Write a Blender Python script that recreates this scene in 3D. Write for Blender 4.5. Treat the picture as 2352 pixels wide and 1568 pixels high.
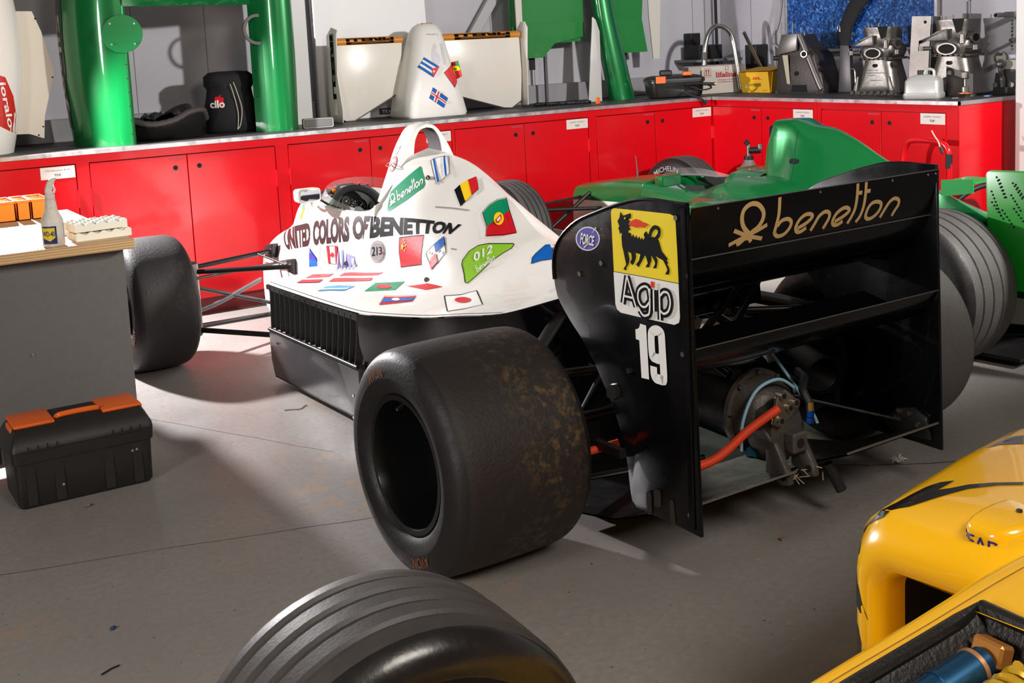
import bpy, bmesh, math, random
from math import sin, cos, pi, sqrt, atan2, radians
from mathutils import Vector, Matrix, Quaternion
from mathutils.bvhtree import BVHTree

for _o in list(bpy.data.objects):
    bpy.data.objects.remove(_o)
SC = bpy.context.scene
COL = SC.collection
rnd = random.Random(19)

# ------------------------------------------------------------------ camera
cam_d = bpy.data.cameras.new('camera')
cam_d.sensor_width = 36.0
cam_d.lens = 36.0 * 2732.32 / 2352
cam_d.shift_y = -(784 - 459.06) / 2352
cam_d.clip_start = 0.05
cam = bpy.data.objects.new('camera', cam_d)
COL.objects.link(cam)
_yaw, _pit, _rol = 0.55263, 0.13205, -0.04841
_f = Vector((sin(_yaw) * cos(_pit), cos(_yaw) * cos(_pit), -sin(_pit)))
_r = Vector((cos(_yaw), -sin(_yaw), 0))
_u = _r.cross(_f)
_r2 = _r * cos(_rol) + _u * sin(_rol)
_u2 = -_r * sin(_rol) + _u * cos(_rol)
_m = Matrix((_r2, _u2, -_f)).transposed().to_4x4()
_m.translation = Vector((0, 0, 1.4422))
cam.matrix_world = _m
SC.camera = cam

# ------------------------------------------------------------------ world and lights
wd = bpy.data.worlds.new('world')
SC.world = wd
wd.use_nodes = True
wd.node_tree.nodes['Background'].inputs[0].default_value = (0.95, 0.93, 1.0, 1)
wd.node_tree.nodes['Background'].inputs[1].default_value = 0.05
SC.view_settings.view_transform = 'Standard'
SC.view_settings.look = 'None'
SC.view_settings.exposure = 0.0
SC.view_settings.gamma = 1.0
SC.view_settings.use_curve_mapping = False

def lamp(name, kind, loc, target, energy, color, size=0.1, spot=None, blend=0.3):
    d = bpy.data.lights.new(name, kind)
    d.energy = energy
    d.color = color
    if kind == 'AREA':
        d.shape = 'DISK'
        d.size = size
    else:
        d.shadow_soft_size = size
    if kind == 'SPOT':
        d.spot_size = radians(spot)
        d.spot_blend = blend
    o = bpy.data.objects.new(name, d)
    COL.objects.link(o)
    o.location = loc
    o.rotation_euler = (Vector(target) - Vector(loc)).to_track_quat('-Z', 'Y').to_euler()
    return o

# studio strobes at back left and right, plus two soft fills added to brighten
lamp('strobe_left', 'SPOT', (0.90, 6.44, 1.45), (3.0, 4.04, 0.45), 600, (1, 0.965, 0.985), 0.05, 128, 0.25)
lamp('strobe_right', 'SPOT', (5.0, 0.9, 2.7), (3.6, 7.0, 1.1), 950, (1, 0.98, 0.95), 0.12, 82, 0.5)
lamp('fill_overhead', 'AREA', (1.5, -0.9, 3.0), (1.9, 2.4, 0.2), 78, (1, 0.93, 0.83), 1.2)
lamp('fill_left', 'AREA', (-2.2, 1.5, 1.7), (1.9, 2.7, 0.7), 72, (1, 0.96, 0.92), 0.9)

# ------------------------------------------------------------------ materials
MATS = {}
def srgb(c):
    return tuple(((v / 255) / 12.92 if v <= 10 else ((v / 255 + 0.055) / 1.055) ** 2.4) for v in c)

def mat(name, rgb, rough=0.5, metal=0.0, coat=0.0, coat_rough=0.05, bump=0.0, bscale=60.0, var=0.0, vscale=8.0,
        var_rgb=None, trans=0.0, alpha=1.0, emit=None, ior=1.5, spec=0.5, thresh=None, rvar=0.0):
    """rgb given in sRGB 0..255"""
    if name in MATS:
        return MATS[name]
    m = bpy.data.materials.new(name)
    m.use_nodes = True
    nt = m.node_tree
    b = nt.nodes['Principled BSDF']
    c = srgb(rgb) + (1,)
    b.inputs['Base Color'].default_value = c
    b.inputs['Roughness'].default_value = rough
    b.inputs['Metallic'].default_value = metal
    b.inputs['Coat Weight'].default_value = coat
    b.inputs['Coat Roughness'].default_value = coat_rough
    b.inputs['IOR'].default_value = ior
    b.inputs['Specular IOR Level'].default_value = spec
    b.inputs['Transmission Weight'].default_value = trans
    b.inputs['Alpha'].default_value = alpha
    tc = None
    if bump or var or rvar:
        tc = nt.nodes.new('ShaderNodeTexCoord')
    if var or rvar:
        n = nt.nodes.new('ShaderNodeTexNoise')
        n.inputs['Scale'].default_value = vscale
        n.inputs['Detail'].default_value = 8
        n.inputs['Roughness'].default_value = 0.65
        nt.links.new(tc.outputs['Object'], n.inputs['Vector'])
        if var:
            rp = nt.nodes.new('ShaderNodeValToRGB')
            c2 = (srgb(var_rgb) + (1,)) if var_rgb else tuple(v * (1 - var) for v in c[:3]) + (1,)
            lo, hi = thresh if thresh else (0.3, 0.7)
            rp.color_ramp.elements[0].position = lo
            rp.color_ramp.elements[1].position = hi
            rp.color_ramp.elements[0].color = c
            k = var if var_rgb else 1.0
            rp.color_ramp.elements[1].color = tuple(c[i] * (1 - k) + c2[i] * k for i in range(3)) + (1,)
            nt.links.new(n.outputs['Fac'], rp.inputs['Fac'])
            nt.links.new(rp.outputs['Color'], b.inputs['Base Color'])
        if rvar:
            mr = nt.nodes.new('ShaderNodeMapRange')
            mr.inputs['From Min'].default_value = 0.35
            mr.inputs['From Max'].default_value = 0.65
            mr.inputs['To Min'].default_value = max(0, rough - rvar)
            mr.inputs['To Max'].default_value = rough + rvar
            nt.links.new(n.outputs['Fac'], mr.inputs['Value'])
            nt.links.new(mr.outputs['Result'], b.inputs['Roughness'])
    if bump:
        n2 = nt.nodes.new('ShaderNodeTexNoise')
        n2.inputs['Scale'].default_value = bscale
        n2.inputs['Detail'].default_value = 5
        nt.links.new(tc.outputs['Object'], n2.inputs['Vector'])
        bp = nt.nodes.new('ShaderNodeBump')
        bp.inputs['Strength'].default_value = bump
        bp.inputs['Distance'].default_value = 0.01
        nt.links.new(n2.outputs['Fac'], bp.inputs['Height'])
        nt.links.new(bp.outputs['Normal'], b.inputs['Normal'])
    if emit:
        b.inputs['Emission Color'].default_value = srgb(emit[0]) + (1,)
        b.inputs['Emission Strength'].default_value = emit[1]
    MATS[name] = m
    return m

white_paint = mat('white_gloss_paint', (232, 228, 222), 0.5, coat=0.45, coat_rough=0.02, spec=.3)
black_gloss = mat('black_gloss', (7, 7, 9), 0.25, coat=0.25, coat_rough=0.03, rvar=0.06, vscale=5, spec=.25)
black_satin = mat('black_satin', (24, 23, 24), 0.42, rvar=0.1, vscale=6)
black_matt = mat('black_matt', (20, 19, 19), 0.7)
carbon_dark = mat('dark_carbon', (28, 27, 27), 0.3, coat=0.4, coat_rough=0.1, bump=0.08, bscale=400)
steel = mat('bright_steel', (200, 196, 190), 0.25, metal=1.0)
steel_dull = mat('dull_steel', (140, 136, 130), 0.42, metal=1.0, rvar=0.12, vscale=12)
red_gloss = mat('red_gloss_paint', (222, 8, 24), 0.22, coat=0.35, coat_rough=0.08, bump=0.05, bscale=9, var=0.10, vscale=3)
void_black = mat('hole_black', (6, 6, 6), 0.9)

# ------------------------------------------------------------------ mesh builder
def V(*a):
    return Vector(a if len(a) > 1 else a[0])

class G:
    def __init__(s):
        s.v = []; s.f = []; s.m = []
    def add(s, vs, fs, mi=0):
        k = len(s.v)
        s.v += [tuple(v) for v in vs]
        for f in fs:
            s.f.append(tuple(i + k for i in f)); s.m.append(mi)
        return s
    def bm(s, b, mi=0):
        b.verts.index_update()
        return s.add([v.co for v in b.verts], [[v.index for v in f.verts] for f in b.faces], mi)
    def box(s, c, d, mi=0, bev=0.0, rot=None, seg=1):
        b = bmesh.new()
        bmesh.ops.create_cube(b, size=1)
        for v in b.verts:
            v.co = Vector((v.co.x * d[0], v.co.y * d[1], v.co.z * d[2]))
        if bev > 0:
            bmesh.ops.bevel(b, geom=b.edges[:], offset=bev, segments=seg, affect='EDGES', profile=0.5)
        M = Matrix.Translation(c)
        if rot is not None:
            M = M @ (rot.to_4x4() if isinstance(rot, Matrix) else Matrix.Rotation(rot, 4, 'Z'))
        bmesh.ops.transform(b, matrix=M, verts=b.verts)
        s.bm(b, mi); b.free()
        return s
    def bx(s, x0, x1, y0, y1, z0, z1, mi=0, bev=0.0, seg=1):
        return s.box(((x0 + x1) / 2, (y0 + y1) / 2, (z0 + z1) / 2), (abs(x1 - x0), abs(y1 - y0), abs(z1 - z0)), mi, bev, None, seg)
    def loft(s, rings, closed=True, caps=True, mi=0, loop=False):
        n = len(rings[0]); k = len(s.v)
        for r in rings:
            s.v += [tuple(p) for p in r]
        R = len(rings)
        for i in range(R if loop else R - 1):
            i2 = (i + 1) % R
            for j in range(n if closed else n - 1):
                j2 = (j + 1) % n
                s.f.append((k + i * n + j, k + i * n + j2, k + i2 * n + j2, k + i2 * n + j)); s.m.append(mi)
        if caps and closed and not loop:
            s.f.append(tuple(k + j for j in range(n))[::-1]); s.m.append(mi)
            s.f.append(tuple(k + (R - 1) * n + j for j in range(n))); s.m.append(mi)
        return s
    def tube(s, pts, r, n=10, mi=0, caps=True, loop=False, flat=None, up=None):
        pts = [Vector(p) for p in pts]
        N = len(pts); rings = []
        prev = None
        for i, p in enumerate(pts):
            if loop:
                t = pts[(i + 1) % N] - pts[i - 1]
            else:
                t = pts[min(i + 1, N - 1)] - pts[max(i - 1, 0)]
            t.normalize()
            if prev is None:
                a = Vector(up) if up else (Vector((0, 0, 1)) if abs(t.z) < 0.9 else Vector((1, 0, 0)))
            else:
                a = prev
            u = (a - t * a.dot(t)).normalized()
            w = t.cross(u)
            prev = u
            rr = r[i] if isinstance(r, (list, tuple)) else r
            fl = flat if flat else 1.0
            rings.append([p + (u * cos(2 * pi * j / n) * rr * fl + w * sin(2 * pi * j / n) * rr) for j in range(n)])
        return s.loft(rings, True, caps, mi, loop)
    def lathe(s, prof, o=(0, 0, 0), ax=(0, 0, 1), n=24, mi=0, loop=False, caps=False, a0=0, a1=2 * pi):
        ax = Vector(ax).normalized(); o = Vector(o)
        u = (Vector((0, 0, 1)) if abs(ax.z) < 0.9 else Vector((1, 0, 0)))
        u = (u - ax * u.dot(ax)).normalized(); w = ax.cross(u)
        full = abs(a1 - a0 - 2 * pi) < 1e-6
        K = n if full else n + 1
        rings = []
        for i in range(K):
            a = a0 + (a1 - a0) * i / n
            d = u * cos(a) + w * sin(a)
            rings.append([o + d * r + ax * h for r, h in prof])
        return s.loft(rings, loop, False, mi, full)
    def cyl(s, p0, p1, r, n=16, mi=0, r1=None, bev=0):
        return s.tube([p0, p1], [r, r if r1 is None else r1], n, mi)
    def prism(s, poly, ax, a, b, mi=0, bev=0.0):
        """extrude a 2d polygon along axis ax from a to b; the 2d coords are the other two axes in order"""
        bm_ = bmesh.new()
        def P(u, v, w):
            return {0: (w, u, v), 1: (u, w, v), 2: (u, v, w)}[ax]
        vs = [bm_.verts.new(P(u, v, a)) for u, v in poly]
        f = bm_.faces.new(vs)
        r = bmesh.ops.extrude_face_region(bm_, geom=[f])
        d = Vector(P(0, 0, b - a))
        bmesh.ops.translate(bm_, vec=d, verts=[e for e in r['geom'] if isinstance(e, bmesh.types.BMVert)])
        if bev:
            bmesh.ops.recalc_face_normals(bm_, faces=bm_.faces[:])
            es = [e for e in bm_.edges if len(e.link_faces) == 2 and e.calc_face_angle(0) > 0.6]
            bmesh.ops.bevel(bm_, geom=es, offset=bev, segments=2, affect='EDGES', profile=0.5)
        s.bm(bm_, mi); bm_.free()
        return s
    def ball(s, c, r, n=12, mi=0):
        rx, ry, rz = r if isinstance(r, (tuple, list)) else (r, r, r)
        b = bmesh.new()
        bmesh.ops.create_uvsphere(b, u_segments=n, v_segments=max(6, n * 2 // 3), radius=1)
        for v in b.verts:
            v.co = Vector((v.co.x * rx + c[0], v.co.y * ry + c[1], v.co.z * rz + c[2]))
        s.bm(b, mi); b.free()
        return s
    def xf(s, M):
        s.v = [tuple(M @ Vector(v)) for v in s.v]
        return s

def obj(name, g, mats, parent=None, smooth=35, label=None, weld=False):
    if not isinstance(mats, (list, tuple)):
        mats = [mats]
    me = bpy.data.meshes.new(name)
    b = bmesh.new()
    vs = [b.verts.new(v) for v in g.v]
    for f, mi in zip(g.f, g.m):
        try:
            fc = b.faces.new([vs[i] for i in f])
            fc.material_index = mi
        except ValueError:
            pass
    if weld:
        bmesh.ops.remove_doubles(b, verts=b.verts[:], dist=1e-5)
    bmesh.ops.recalc_face_normals(b, faces=b.faces[:])
    b.to_mesh(me); b.free()
    for m in mats:
        me.materials.append(m)
    if smooth:
        me.shade_smooth()
        me.set_sharp_from_angle(angle=radians(smooth))
    o = bpy.data.objects.new(name, me)
    COL.objects.link(o)
    if parent is not None:
        o.parent = parent
    if label:
        o['label'] = label
    return o

def thing(name, label, cat, loc=(0, 0, 0), rz=0.0, group=None):
    o = bpy.data.objects.new(name, None)
    o.empty_display_size = 0.1
    COL.objects.link(o)
    o.location = loc
    o.rotation_euler = (0, 0, rz)
    return tag(o, label, cat, group)

def tag(o, label, cat, group=None):
    o['label'] = label; o['category'] = cat
    if group:
        o['group'] = group
    return o

def struct(name, g, m, parent=None, smooth=30):
    o = obj(name, g, m, parent, smooth)
    o['kind'] = 'structure'
    return o

def spline(pts, n=8, closed=False):
    pts = [Vector(p) for p in pts]
    N = len(pts); out = []
    rng = N if closed else N - 1
    for i in range(rng):
        p0 = pts[(i - 1) % N] if (closed or i > 0) else pts[0] * 2 - pts[1]
        p1 = pts[i]; p2 = pts[(i + 1) % N]
        p3 = pts[(i + 2) % N] if (closed or i + 2 < N) else p2 * 2 - p1
        for j in range(n):
            t = j / n
            out.append(0.5 * ((2 * p1) + (p2 - p0) * t + (2 * p0 - 5 * p1 + 4 * p2 - p3) * t * t + (3 * p1 - p0 - 3 * p2 + p3) * t ** 3))
    if not closed:
        out.append(pts[-1])
    return out

def pchip(xs, ys, x):
    """monotone cubic interpolation, xs ascending"""
    n = len(xs)
    if x <= xs[0]: return ys[0]
    if x >= xs[-1]: return ys[-1]
    i = max(k for k in range(n - 1) if xs[k] <= x)
    h = [xs[k + 1] - xs[k] for k in range(n - 1)]
    d = [(ys[k + 1] - ys[k]) / h[k] for k in range(n - 1)]
    def m(k):
        if k == 0: return d[0]
        if k == n - 1: return d[-1]
        if d[k - 1] * d[k] <= 0: return 0
        w1 = 2 * h[k] + h[k - 1]; w2 = h[k] + 2 * h[k - 1]
        return (w1 + w2) / (w1 / d[k - 1] + w2 / d[k])
    t = (x - xs[i]) / h[i]; m0, m1 = m(i), m(i + 1)
    return ((1 + 2 * t) * (1 - t) ** 2 * ys[i] + t * (1 - t) ** 2 * h[i] * m0 + t * t * (3 - 2 * t) * ys[i + 1] + t * t * (t - 1) * h[i] * m1)

# ------------------------------------------------------------------ flat shapes for lettering and decals
def stroke(pts, w, closed=False, n=5, smooth=True):
    """2d polyline with width -> list of quads (each a list of 2d points)"""
    P = [Vector((p[0], p[1])) for p in pts]
    if smooth and len(P) > 2:
        P = [Vector(p[:2]) for p in spline([(p.x, p.y, 0) for p in P], n, closed)]
    N = len(P); L = []; R = []
    for i in range(N):
        if closed:
            t = P[(i + 1) % N] - P[i - 1]
        else:
            t = P[min(i + 1, N - 1)] - P[max(i - 1, 0)]
        t.normalize(); nn = Vector((-t.y, t.x)) * (w / 2)
        L.append(P[i] + nn); R.append(P[i] - nn)
    q = []
    for i in range(N if closed else N - 1):
        j = (i + 1) % N
        q.append([L[i], R[i], R[j], L[j]])
    return q

def ell(cx, cy, rx, ry, n=28, a=0.0):
    return [(cx + rx * cos(2 * pi * i / n) * cos(a) - ry * sin(2 * pi * i / n) * sin(a), cy + rx * cos(2 * pi * i / n) * sin(a) + ry * sin(2 * pi * i / n) * cos(a)) for i in range(n)]

def rrect(x0, y0, x1, y1, r, n=5):
    o = []
    for cx, cy, a in ((x1 - r, y1 - r, 0), (x0 + r, y1 - r, pi / 2), (x0 + r, y0 + r, pi), (x1 - r, y0 + r, 1.5 * pi)):
        for i in range(n + 1):
            b = a + pi / 2 * i / n
            o.append((cx + r * cos(b), cy + r * sin(b)))
    return o

_tc = {}
def text_tris(s, bold=0.0):
    """built-in font -> (list of 2d triangles, width); normalised so cap height is about 1"""
    if (s, bold) in _tc:
        return _tc[(s, bold)]
    cu = bpy.data.curves.new('t', 'FONT')
    cu.body = s; cu.resolution_u = 3; cu.offset = bold
    o = bpy.data.objects.new('t', cu)
    COL.objects.link(o)
    bpy.context.view_layer.update()
    me = o.to_mesh()
    me.calc_loop_triangles()
    k = 1 / 0.729
    T = [[(me.vertices[i].co.x * k, me.vertices[i].co.y * k) for i in t.vertices] for t in me.loop_triangles]
    o.to_mesh_clear()
    bpy.data.objects.remove(o); bpy.data.curves.remove(cu)
    xs = [p[0] for t in T for p in t]
    x0, x1 = min(xs), max(xs)
    T = [[(p[0] - x0, p[1]) for p in t] for t in T]
    _tc[(s, bold)] = (T, x1 - x0)
    return _tc[(s, bold)]

def text_in(s, x0, y0, x1, y1, bold=0.0, mirror=False):
    """text scaled into a 2d box (baseline y0, cap line y1)"""
    T, w = text_tris(s, bold)
    f = lambda p: ((x1 - (x1 - x0) * p[0] / w) if mirror else (x0 + (x1 - x0) * p[0] / w), y0 + (y1 - y0) * p[1])
    return [[f(p) for p in t] for t in T]

def flat(shapes, fn, cell=0.03, layer0=0):
    """shapes: [(polygons, mat_index)], fn(u, v, layer) -> 3d point. Long edges get subdivided so that they can follow a surface."""
    g = G()
    for li, (polys, mi) in enumerate(shapes):
        b = bmesh.new()
        for p in polys:
            vs = [b.verts.new((q[0], q[1], 0)) for q in p]
            try:
                b.faces.new(vs)
            except ValueError:
                pass
        bmesh.ops.remove_doubles(b, verts=b.verts[:], dist=1e-6)
        bmesh.ops.triangulate(b, faces=b.faces[:])
        if cell:
            for _ in range(6):
                es = [e for e in b.edges if e.calc_length() > cell]
                if not es: break
                bmesh.ops.subdivide_edges(b, edges=es, cuts=1)
                bmesh.ops.triangulate(b, faces=[f for f in b.faces if len(f.verts) > 3])
        for v in b.verts:
            v.co = fn(v.co.x, v.co.y, li + layer0)
        g.bm(b, mi); b.free()
    return g

def planefn(o, u, v, n, off=0.0012):
    o, u, v, n = Vector(o), Vector(u), Vector(v), Vector(n).normalized()
    return lambda a, b, l: o + u * a + v * b + n * (off * (l + 1))

def sticker(name, shapes, fn, mats, parent, cell=0, label=None):
    g = flat(shapes, fn, cell)
    me = bpy.data.meshes.new(name)
    me.from_pydata(g.v, [], g.f)
    for m in mats: me.materials.append(m)
    me.polygons.foreach_set('material_index', g.m)
    o = bpy.data.objects.new(name, me)
    COL.objects.link(o)
    o.parent = parent
    if label: o['label'] = label
    return o

def copy_tree(o, parent=None):
    c = o.copy(); COL.objects.link(c)
    if parent is not None: c.parent = parent
    for ch in list(o.children):
        copy_tree(ch, c)
    return c

def bolt(parent, p, n, r=0.006, h=0.004, m=None, name='bolt'):
    g = G(); p = Vector(p); n = Vector(n).normalized()
    g.tube([p, p + n * h], r, 6)
    return obj(name, g, m or steel, parent)

ink_black = mat('ink_black', (5, 5, 5), .6, spec=.08)
ink_white = mat('ink_white', (238, 236, 232), .5, coat=.12, spec=.2)
ink_red = mat('ink_red', (206, 22, 34), .5, coat=.12, spec=.2)
ink_green = mat('ink_green', (0, 138, 92), .5, coat=.12, spec=.2)
ink_blue = mat('ink_blue', (0, 92, 178), .5, coat=.12, spec=.2)
ink_yellow = mat('ink_yellow', (252, 206, 20), .5, coat=.12, spec=.2)
ink_gold = mat('ink_gold', (206, 172, 118), 0.4)
ink_grey = mat('ink_grey', (150, 148, 150), 0.4)
# ================================================================== the room
YA, XB = 6.503, 5.731          # cabinet fronts
WA, WB = 7.35, 6.58            # walls behind the counters
ZT = 0.985                     # counter height

def floor_material():
    m = bpy.data.materials.new('grey_painted_concrete')
    m.use_nodes = True
    nt = m.node_tree; N = nt.nodes; L = nt.links
    b = N['Principled BSDF']
    tc = N.new('ShaderNodeTexCoord')
    def noise(s, d=6, r=0.6):
        n = N.new('ShaderNodeTexNoise')
        n.inputs['Scale'].default_value = s; n.inputs['Detail'].default_value = d; n.inputs['Roughness'].default_value = r
        L.new(tc.outputs['Object'], n.inputs['Vector'])
        return n
    def ramp(n, stops):
        r = N.new('ShaderNodeValToRGB')
        while len(r.color_ramp.elements) < len(stops): r.color_ramp.elements.new(0.5)
        for e, (p, c) in zip(r.color_ramp.elements, stops):
            e.position = p; e.color = c if len(c) == 4 else tuple(c) + (1,)
        L.new(n.outputs['Fac'], r.inputs['Fac'])
        return r
    def mix(fac, a, bb):
        x = N.new('ShaderNodeMix'); x.data_type = 'RGBA'
        L.new(fac, x.inputs['Factor'])
        for s, v in (('A', a), ('B', bb)):
            sock = [i for i in x.inputs if i.name == s and i.type == 'RGBA'][0]
            if isinstance(v, tuple): sock.default_value = v
            else: L.new(v, sock)
        return [o for o in x.outputs if o.type == 'RGBA'][0]
    base = ramp(noise(1.3), [(0.3, srgb((140, 135, 131))), (0.7, srgb((160, 154, 150)))])
    fine = ramp(noise(45, 8, 0.7), [(0.3, (0, 0, 0)), (0.75, (1, 1, 1))])
    c1 = mix(fine.outputs['Color'], base.outputs['Color'], srgb((132, 126, 120)) + (1,))
    spots = ramp(noise(26, 3, 0.5), [(0.70, (0, 0, 0)), (0.74, (0.8, 0.8, 0.8))])
    c2 = mix(spots.outputs['Color'], c1, srgb((170, 150, 126)) + (1,))
    worn_m = N.new('ShaderNodeMath'); worn_m.operation = 'MULTIPLY'
    w1 = ramp(noise(0.9, 2, 0.5), [(0.56, (0, 0, 0)), (0.66, (1, 1, 1))])
    w2 = ramp(noise(14, 8, 0.7), [(0.5, (0, 0, 0)), (0.56, (0.7, 0.7, 0.7))])
    L.new(w1.outputs['Color'], worn_m.inputs[0]); L.new(w2.outputs['Color'], worn_m.inputs[1])
    c3 = mix(worn_m.outputs[0], c2, srgb((165, 138, 112)) + (1,))
    dark = ramp(noise(60, 2, 0.4), [(0.74, (0, 0, 0)), (0.76, (0.8, 0.8, 0.8))])
    c4 = mix(dark.outputs['Color'], c3, srgb((60, 54, 50)) + (1,))
    L.new(c4, b.inputs['Base Color'])
    rr = ramp(noise(3, 6, 0.6), [(0.3, (0.34,) * 3), (0.7, (0.5,) * 3)])
    L.new(rr.outputs['Color'], b.inputs['Roughness'])
    bp = N.new('ShaderNodeBump'); bp.inputs['Strength'].default_value = 0.12; bp.inputs['Distance'].default_value = 0.006
    L.new(noise(38, 8, 0.65).outputs['Fac'], bp.inputs['Height'])
    L.new(bp.outputs['Normal'], b.inputs['Normal'])
    return m

floor_mat = floor_material()
struct('floor', G().bx(-7, 12, -6, WA + 0.1, -0.12, 0), floor_mat)
# fine cracks and joints in the slab, slightly raised filler lines
crack_mat = mat('crack_dark', (62, 56, 52), 0.9)
FLO = bpy.data.objects['floor']
def crack(pts, w=0.004):
    g = G()
    P = [Vector((x + rnd.uniform(-.006, .006), y + rnd.uniform(-.006, .006), 0.0006)) for x, y in
         [(p.x, p.y) for p in spline([(a, b_, 0) for a, b_ in pts], 8)]]
    for a, c in zip(P[:-1], P[1:]):
        t = (c - a).normalized(); n = Vector((-t.y, t.x, 0)) * w * rnd.uniform(.35, .7)
        g.add([a + n, a - n, c - n, c + n], [(0, 1, 2, 3)])
    return obj('floor_crack', g, crack_mat, FLO, 0)
crack([(2.72, 2.83), (2.95, 2.62), (3.18, 2.46), (3.6, 2.2), (4.6, 1.5)], 0.007)
crack([(0.2, 3.62), (1.05, 3.38), (1.9, 3.12)], 0.0025)
crack([(0.9, 5.3), (1.6, 3.9)], 0.0015)

wall_mat = mat('pale_grey_wall_panel', (186, 183, 190), 0.5, bump=0.03, bscale=30, var=0.06, vscale=2.5)
seam_mat = mat('wall_seam', (120, 116, 120), 0.7)
wallA = struct('wall_back', G().bx(-3.5, WB + .1, WA, WA + .1, 0, 3.4), wall_mat)
wallB = struct('wall_right', G().bx(WB, WB + .1, -6, WA, 0, 3.4), wall_mat)
struct('ceiling', G().bx(-7, WB + .2, -6, WA + .1, 3.4, 3.5), mat('ceiling_grey', (120, 118, 116), 0.8))
for x in (-.1, 0.9, 1.9, 2.35, 3.35, 4.42, 4.78, 5.45, 6.3):
    obj('panel_seam', G().bx(x - .002, x + .002, WA - .0015, WA + .01, 1.1, 3.4), seam_mat, wallA, 0)
for y in (6.98, 6.55, 5.0, 4.0, 3.0):
    obj('panel_seam', G().bx(WB - .0015, WB + .01, y - .002, y + .002, .9, 3.4), seam_mat, wallB, 0)
# corner flashing and low trunking along the back wall
struct('trim_1', G().bx(WB - .16, WB, WA - .02, WA, ZT, 3.4, 0, .003), mat('flashing', (172, 170, 176), 0.45))
struct('trim_2', G().bx(-3.5, WB - .02, WA - .06, WA, ZT + .001, ZT + .135, 0, .004), mat('trunking_grey', (150, 146, 150), 0.5))
wp = mat('chipped_white_post', (214, 211, 208), 0.4, var=1.0, var_rgb=(150, 120, 96), vscale=22, thresh=(0.70, 0.74))
struct('trim_3', G().bx(2.76, 2.92, WA - .26, WA - .08, ZT, 3.4, 0, .004), wp)
post = struct('trim_4', G().bx(6.075, 6.30, 4.12, 4.29, 0, 3.4, 0, .004), wp)

# ------------------------------------------------------------------ red cabinets
door_gap = 0.004
paper = mat('label_paper', (226, 218, 212), 0.55)
ink_soft = mat('ink_soft', (92, 84, 84), 0.6)
def cabinet(label, o, u, n, edges, plate=None, stile=0.035, keyside=True):
    """o: world point at floor of the cabinet's first front corner; u: unit vector along the front; n: outward normal; edges: (s0, d0, d1, d2, s1) along u"""
    u = Vector(u); n = Vector(n); o = Vector(o)
    t = thing('cabinet', label, 'cabinet', o, atan2(u.y, u.x), 'red double-door cabinets under the counters')
    s0, d0, d1, d2, s1 = edges
    # local axes: x along front, y into the cabinet, z up
    W = 0.6
    obj('carcass', G().bx(s0 + .002, s1 - .002, .02, W, .1, .96), mat('cabinet_inside', (96, 6, 10), .6), t, 0)
    obj('plinth', G().bx(s0 + .002, s1 - .002, .06, W, 0, .1), mat('plinth_shaded_red', (120, 10, 16), .5), t, 0)  # plinth red darkened to carry the shade below the doors
    fr = G()
    fr.bx(s0, s1, 0, .02, .918, .961)
    if d0 - s0 > .004: fr.bx(s0, d0 - door_gap / 2, 0, .02, .099, .918)
    if s1 - d2 > .004: fr.bx(d2 + door_gap / 2, s1, 0, .02, .099, .918)
    obj('face_frame', fr, red_gloss, t, 0)
    for k, (a, b) in enumerate(((d0, d1), (d1, d2))):
        d = obj('door', G().bx(a + door_gap / 2, b - door_gap / 2, -.001, .019, .099, .913, 0, .0015), red_gloss, t, 0)
        kx = (b - .068) if k == 0 else (a + .065)
        g = G(); g.lathe([(.0145, 0), (.0145, -.0025), (.011, -.0025), (.011, 0)], (kx, -.001, .846), (0, 1, 0), 20)
        obj('keyhole_ring', g, mat('keyhole_rim', (60, 8, 10), .4), d)
        obj('keyhole', G().tube([(kx, -.0015, .846), (kx, -.003, .846)], .011, 18), void_black, d)
        hx = a + door_gap / 2 if k == 0 else b - door_gap / 2
        for hz in (.73, .25):
            obj('hinge', G().tube([(hx, -.003, hz - .045), (hx, -.003, hz + .045)], .005, 8), red_gloss, d)
        if k == 0:
            obj('tape_residue', G().bx(b - .10, b - .015, -.0022, -.001, .893, .902), mat('tape_dull_red', (176, 60, 66), .7), d, 0)
        if k == 1 and plate:
            p = obj('name_plate', G().bx(b - .178, b - .006, -.003, -.001, .848, .911), paper, d, 0)
            fn = planefn((b - .178, -.003, .848), (1, 0, 0), (0, 0, 1), (0, -1, 0), .0004)
            sh = [(text_in(plate, .024, .040, .148, .049), 0), (text_in('TDF', .066, .014, .102, .027, 0.01), 1)]
            sticker('print', sh, fn, [ink_soft, ink_black], p)
    return t

UX, NY = (1, 0, 0), (0, -1, 0)
cabinet('red double cabinet at the far left with 1994 name plate', (.2, YA, 0), UX, NY, (0, .035, .58, 1.13, 1.165), '1994 Benetton B194')
cabinet('red double cabinet behind the left front slick tyre', (1.365, YA, 0), UX, NY, (0, .035, .556, 1.066, 1.105))
cabinet('red double cabinet below the white front wing, behind the open cockpit', (2.47, YA, 0), UX, NY, (0, .04, .56, 1.12, 1.13), 'GEARBOX TOOLING 5')
cabinet('red double cabinet right of the roll hoop, name plate gearbox tooling 4', (3.60, YA, 0), UX, NY, (0, .014, .53, 1.04, 1.075), 'GEARBOX TOOLING 4')
cabinet('red double cabinet at the end of the long back run, in the corner', (4.675, YA, 0), UX, NY, (0, .035, .535, 1.052, 1.056), 'GEARBOX TOOLING 3')
VX = (0, -1, 0)
cabinet('red double cabinet of the side run next to the corner, gearbox tooling 2', (XB, YA - .002, 0), VX, (-1, 0, 0), (0, .01, .50, .98, 1.012), 'GEARBOX TOOLING 2')
t = cabinet('red double cabinet at the open end of the side run, gearbox tooling 1', (XB, YA - 1.016, 0), VX, (-1, 0, 0), (0, .033, .52, .992, 1.071), 'GEARBOX TOOLING 1')
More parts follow.
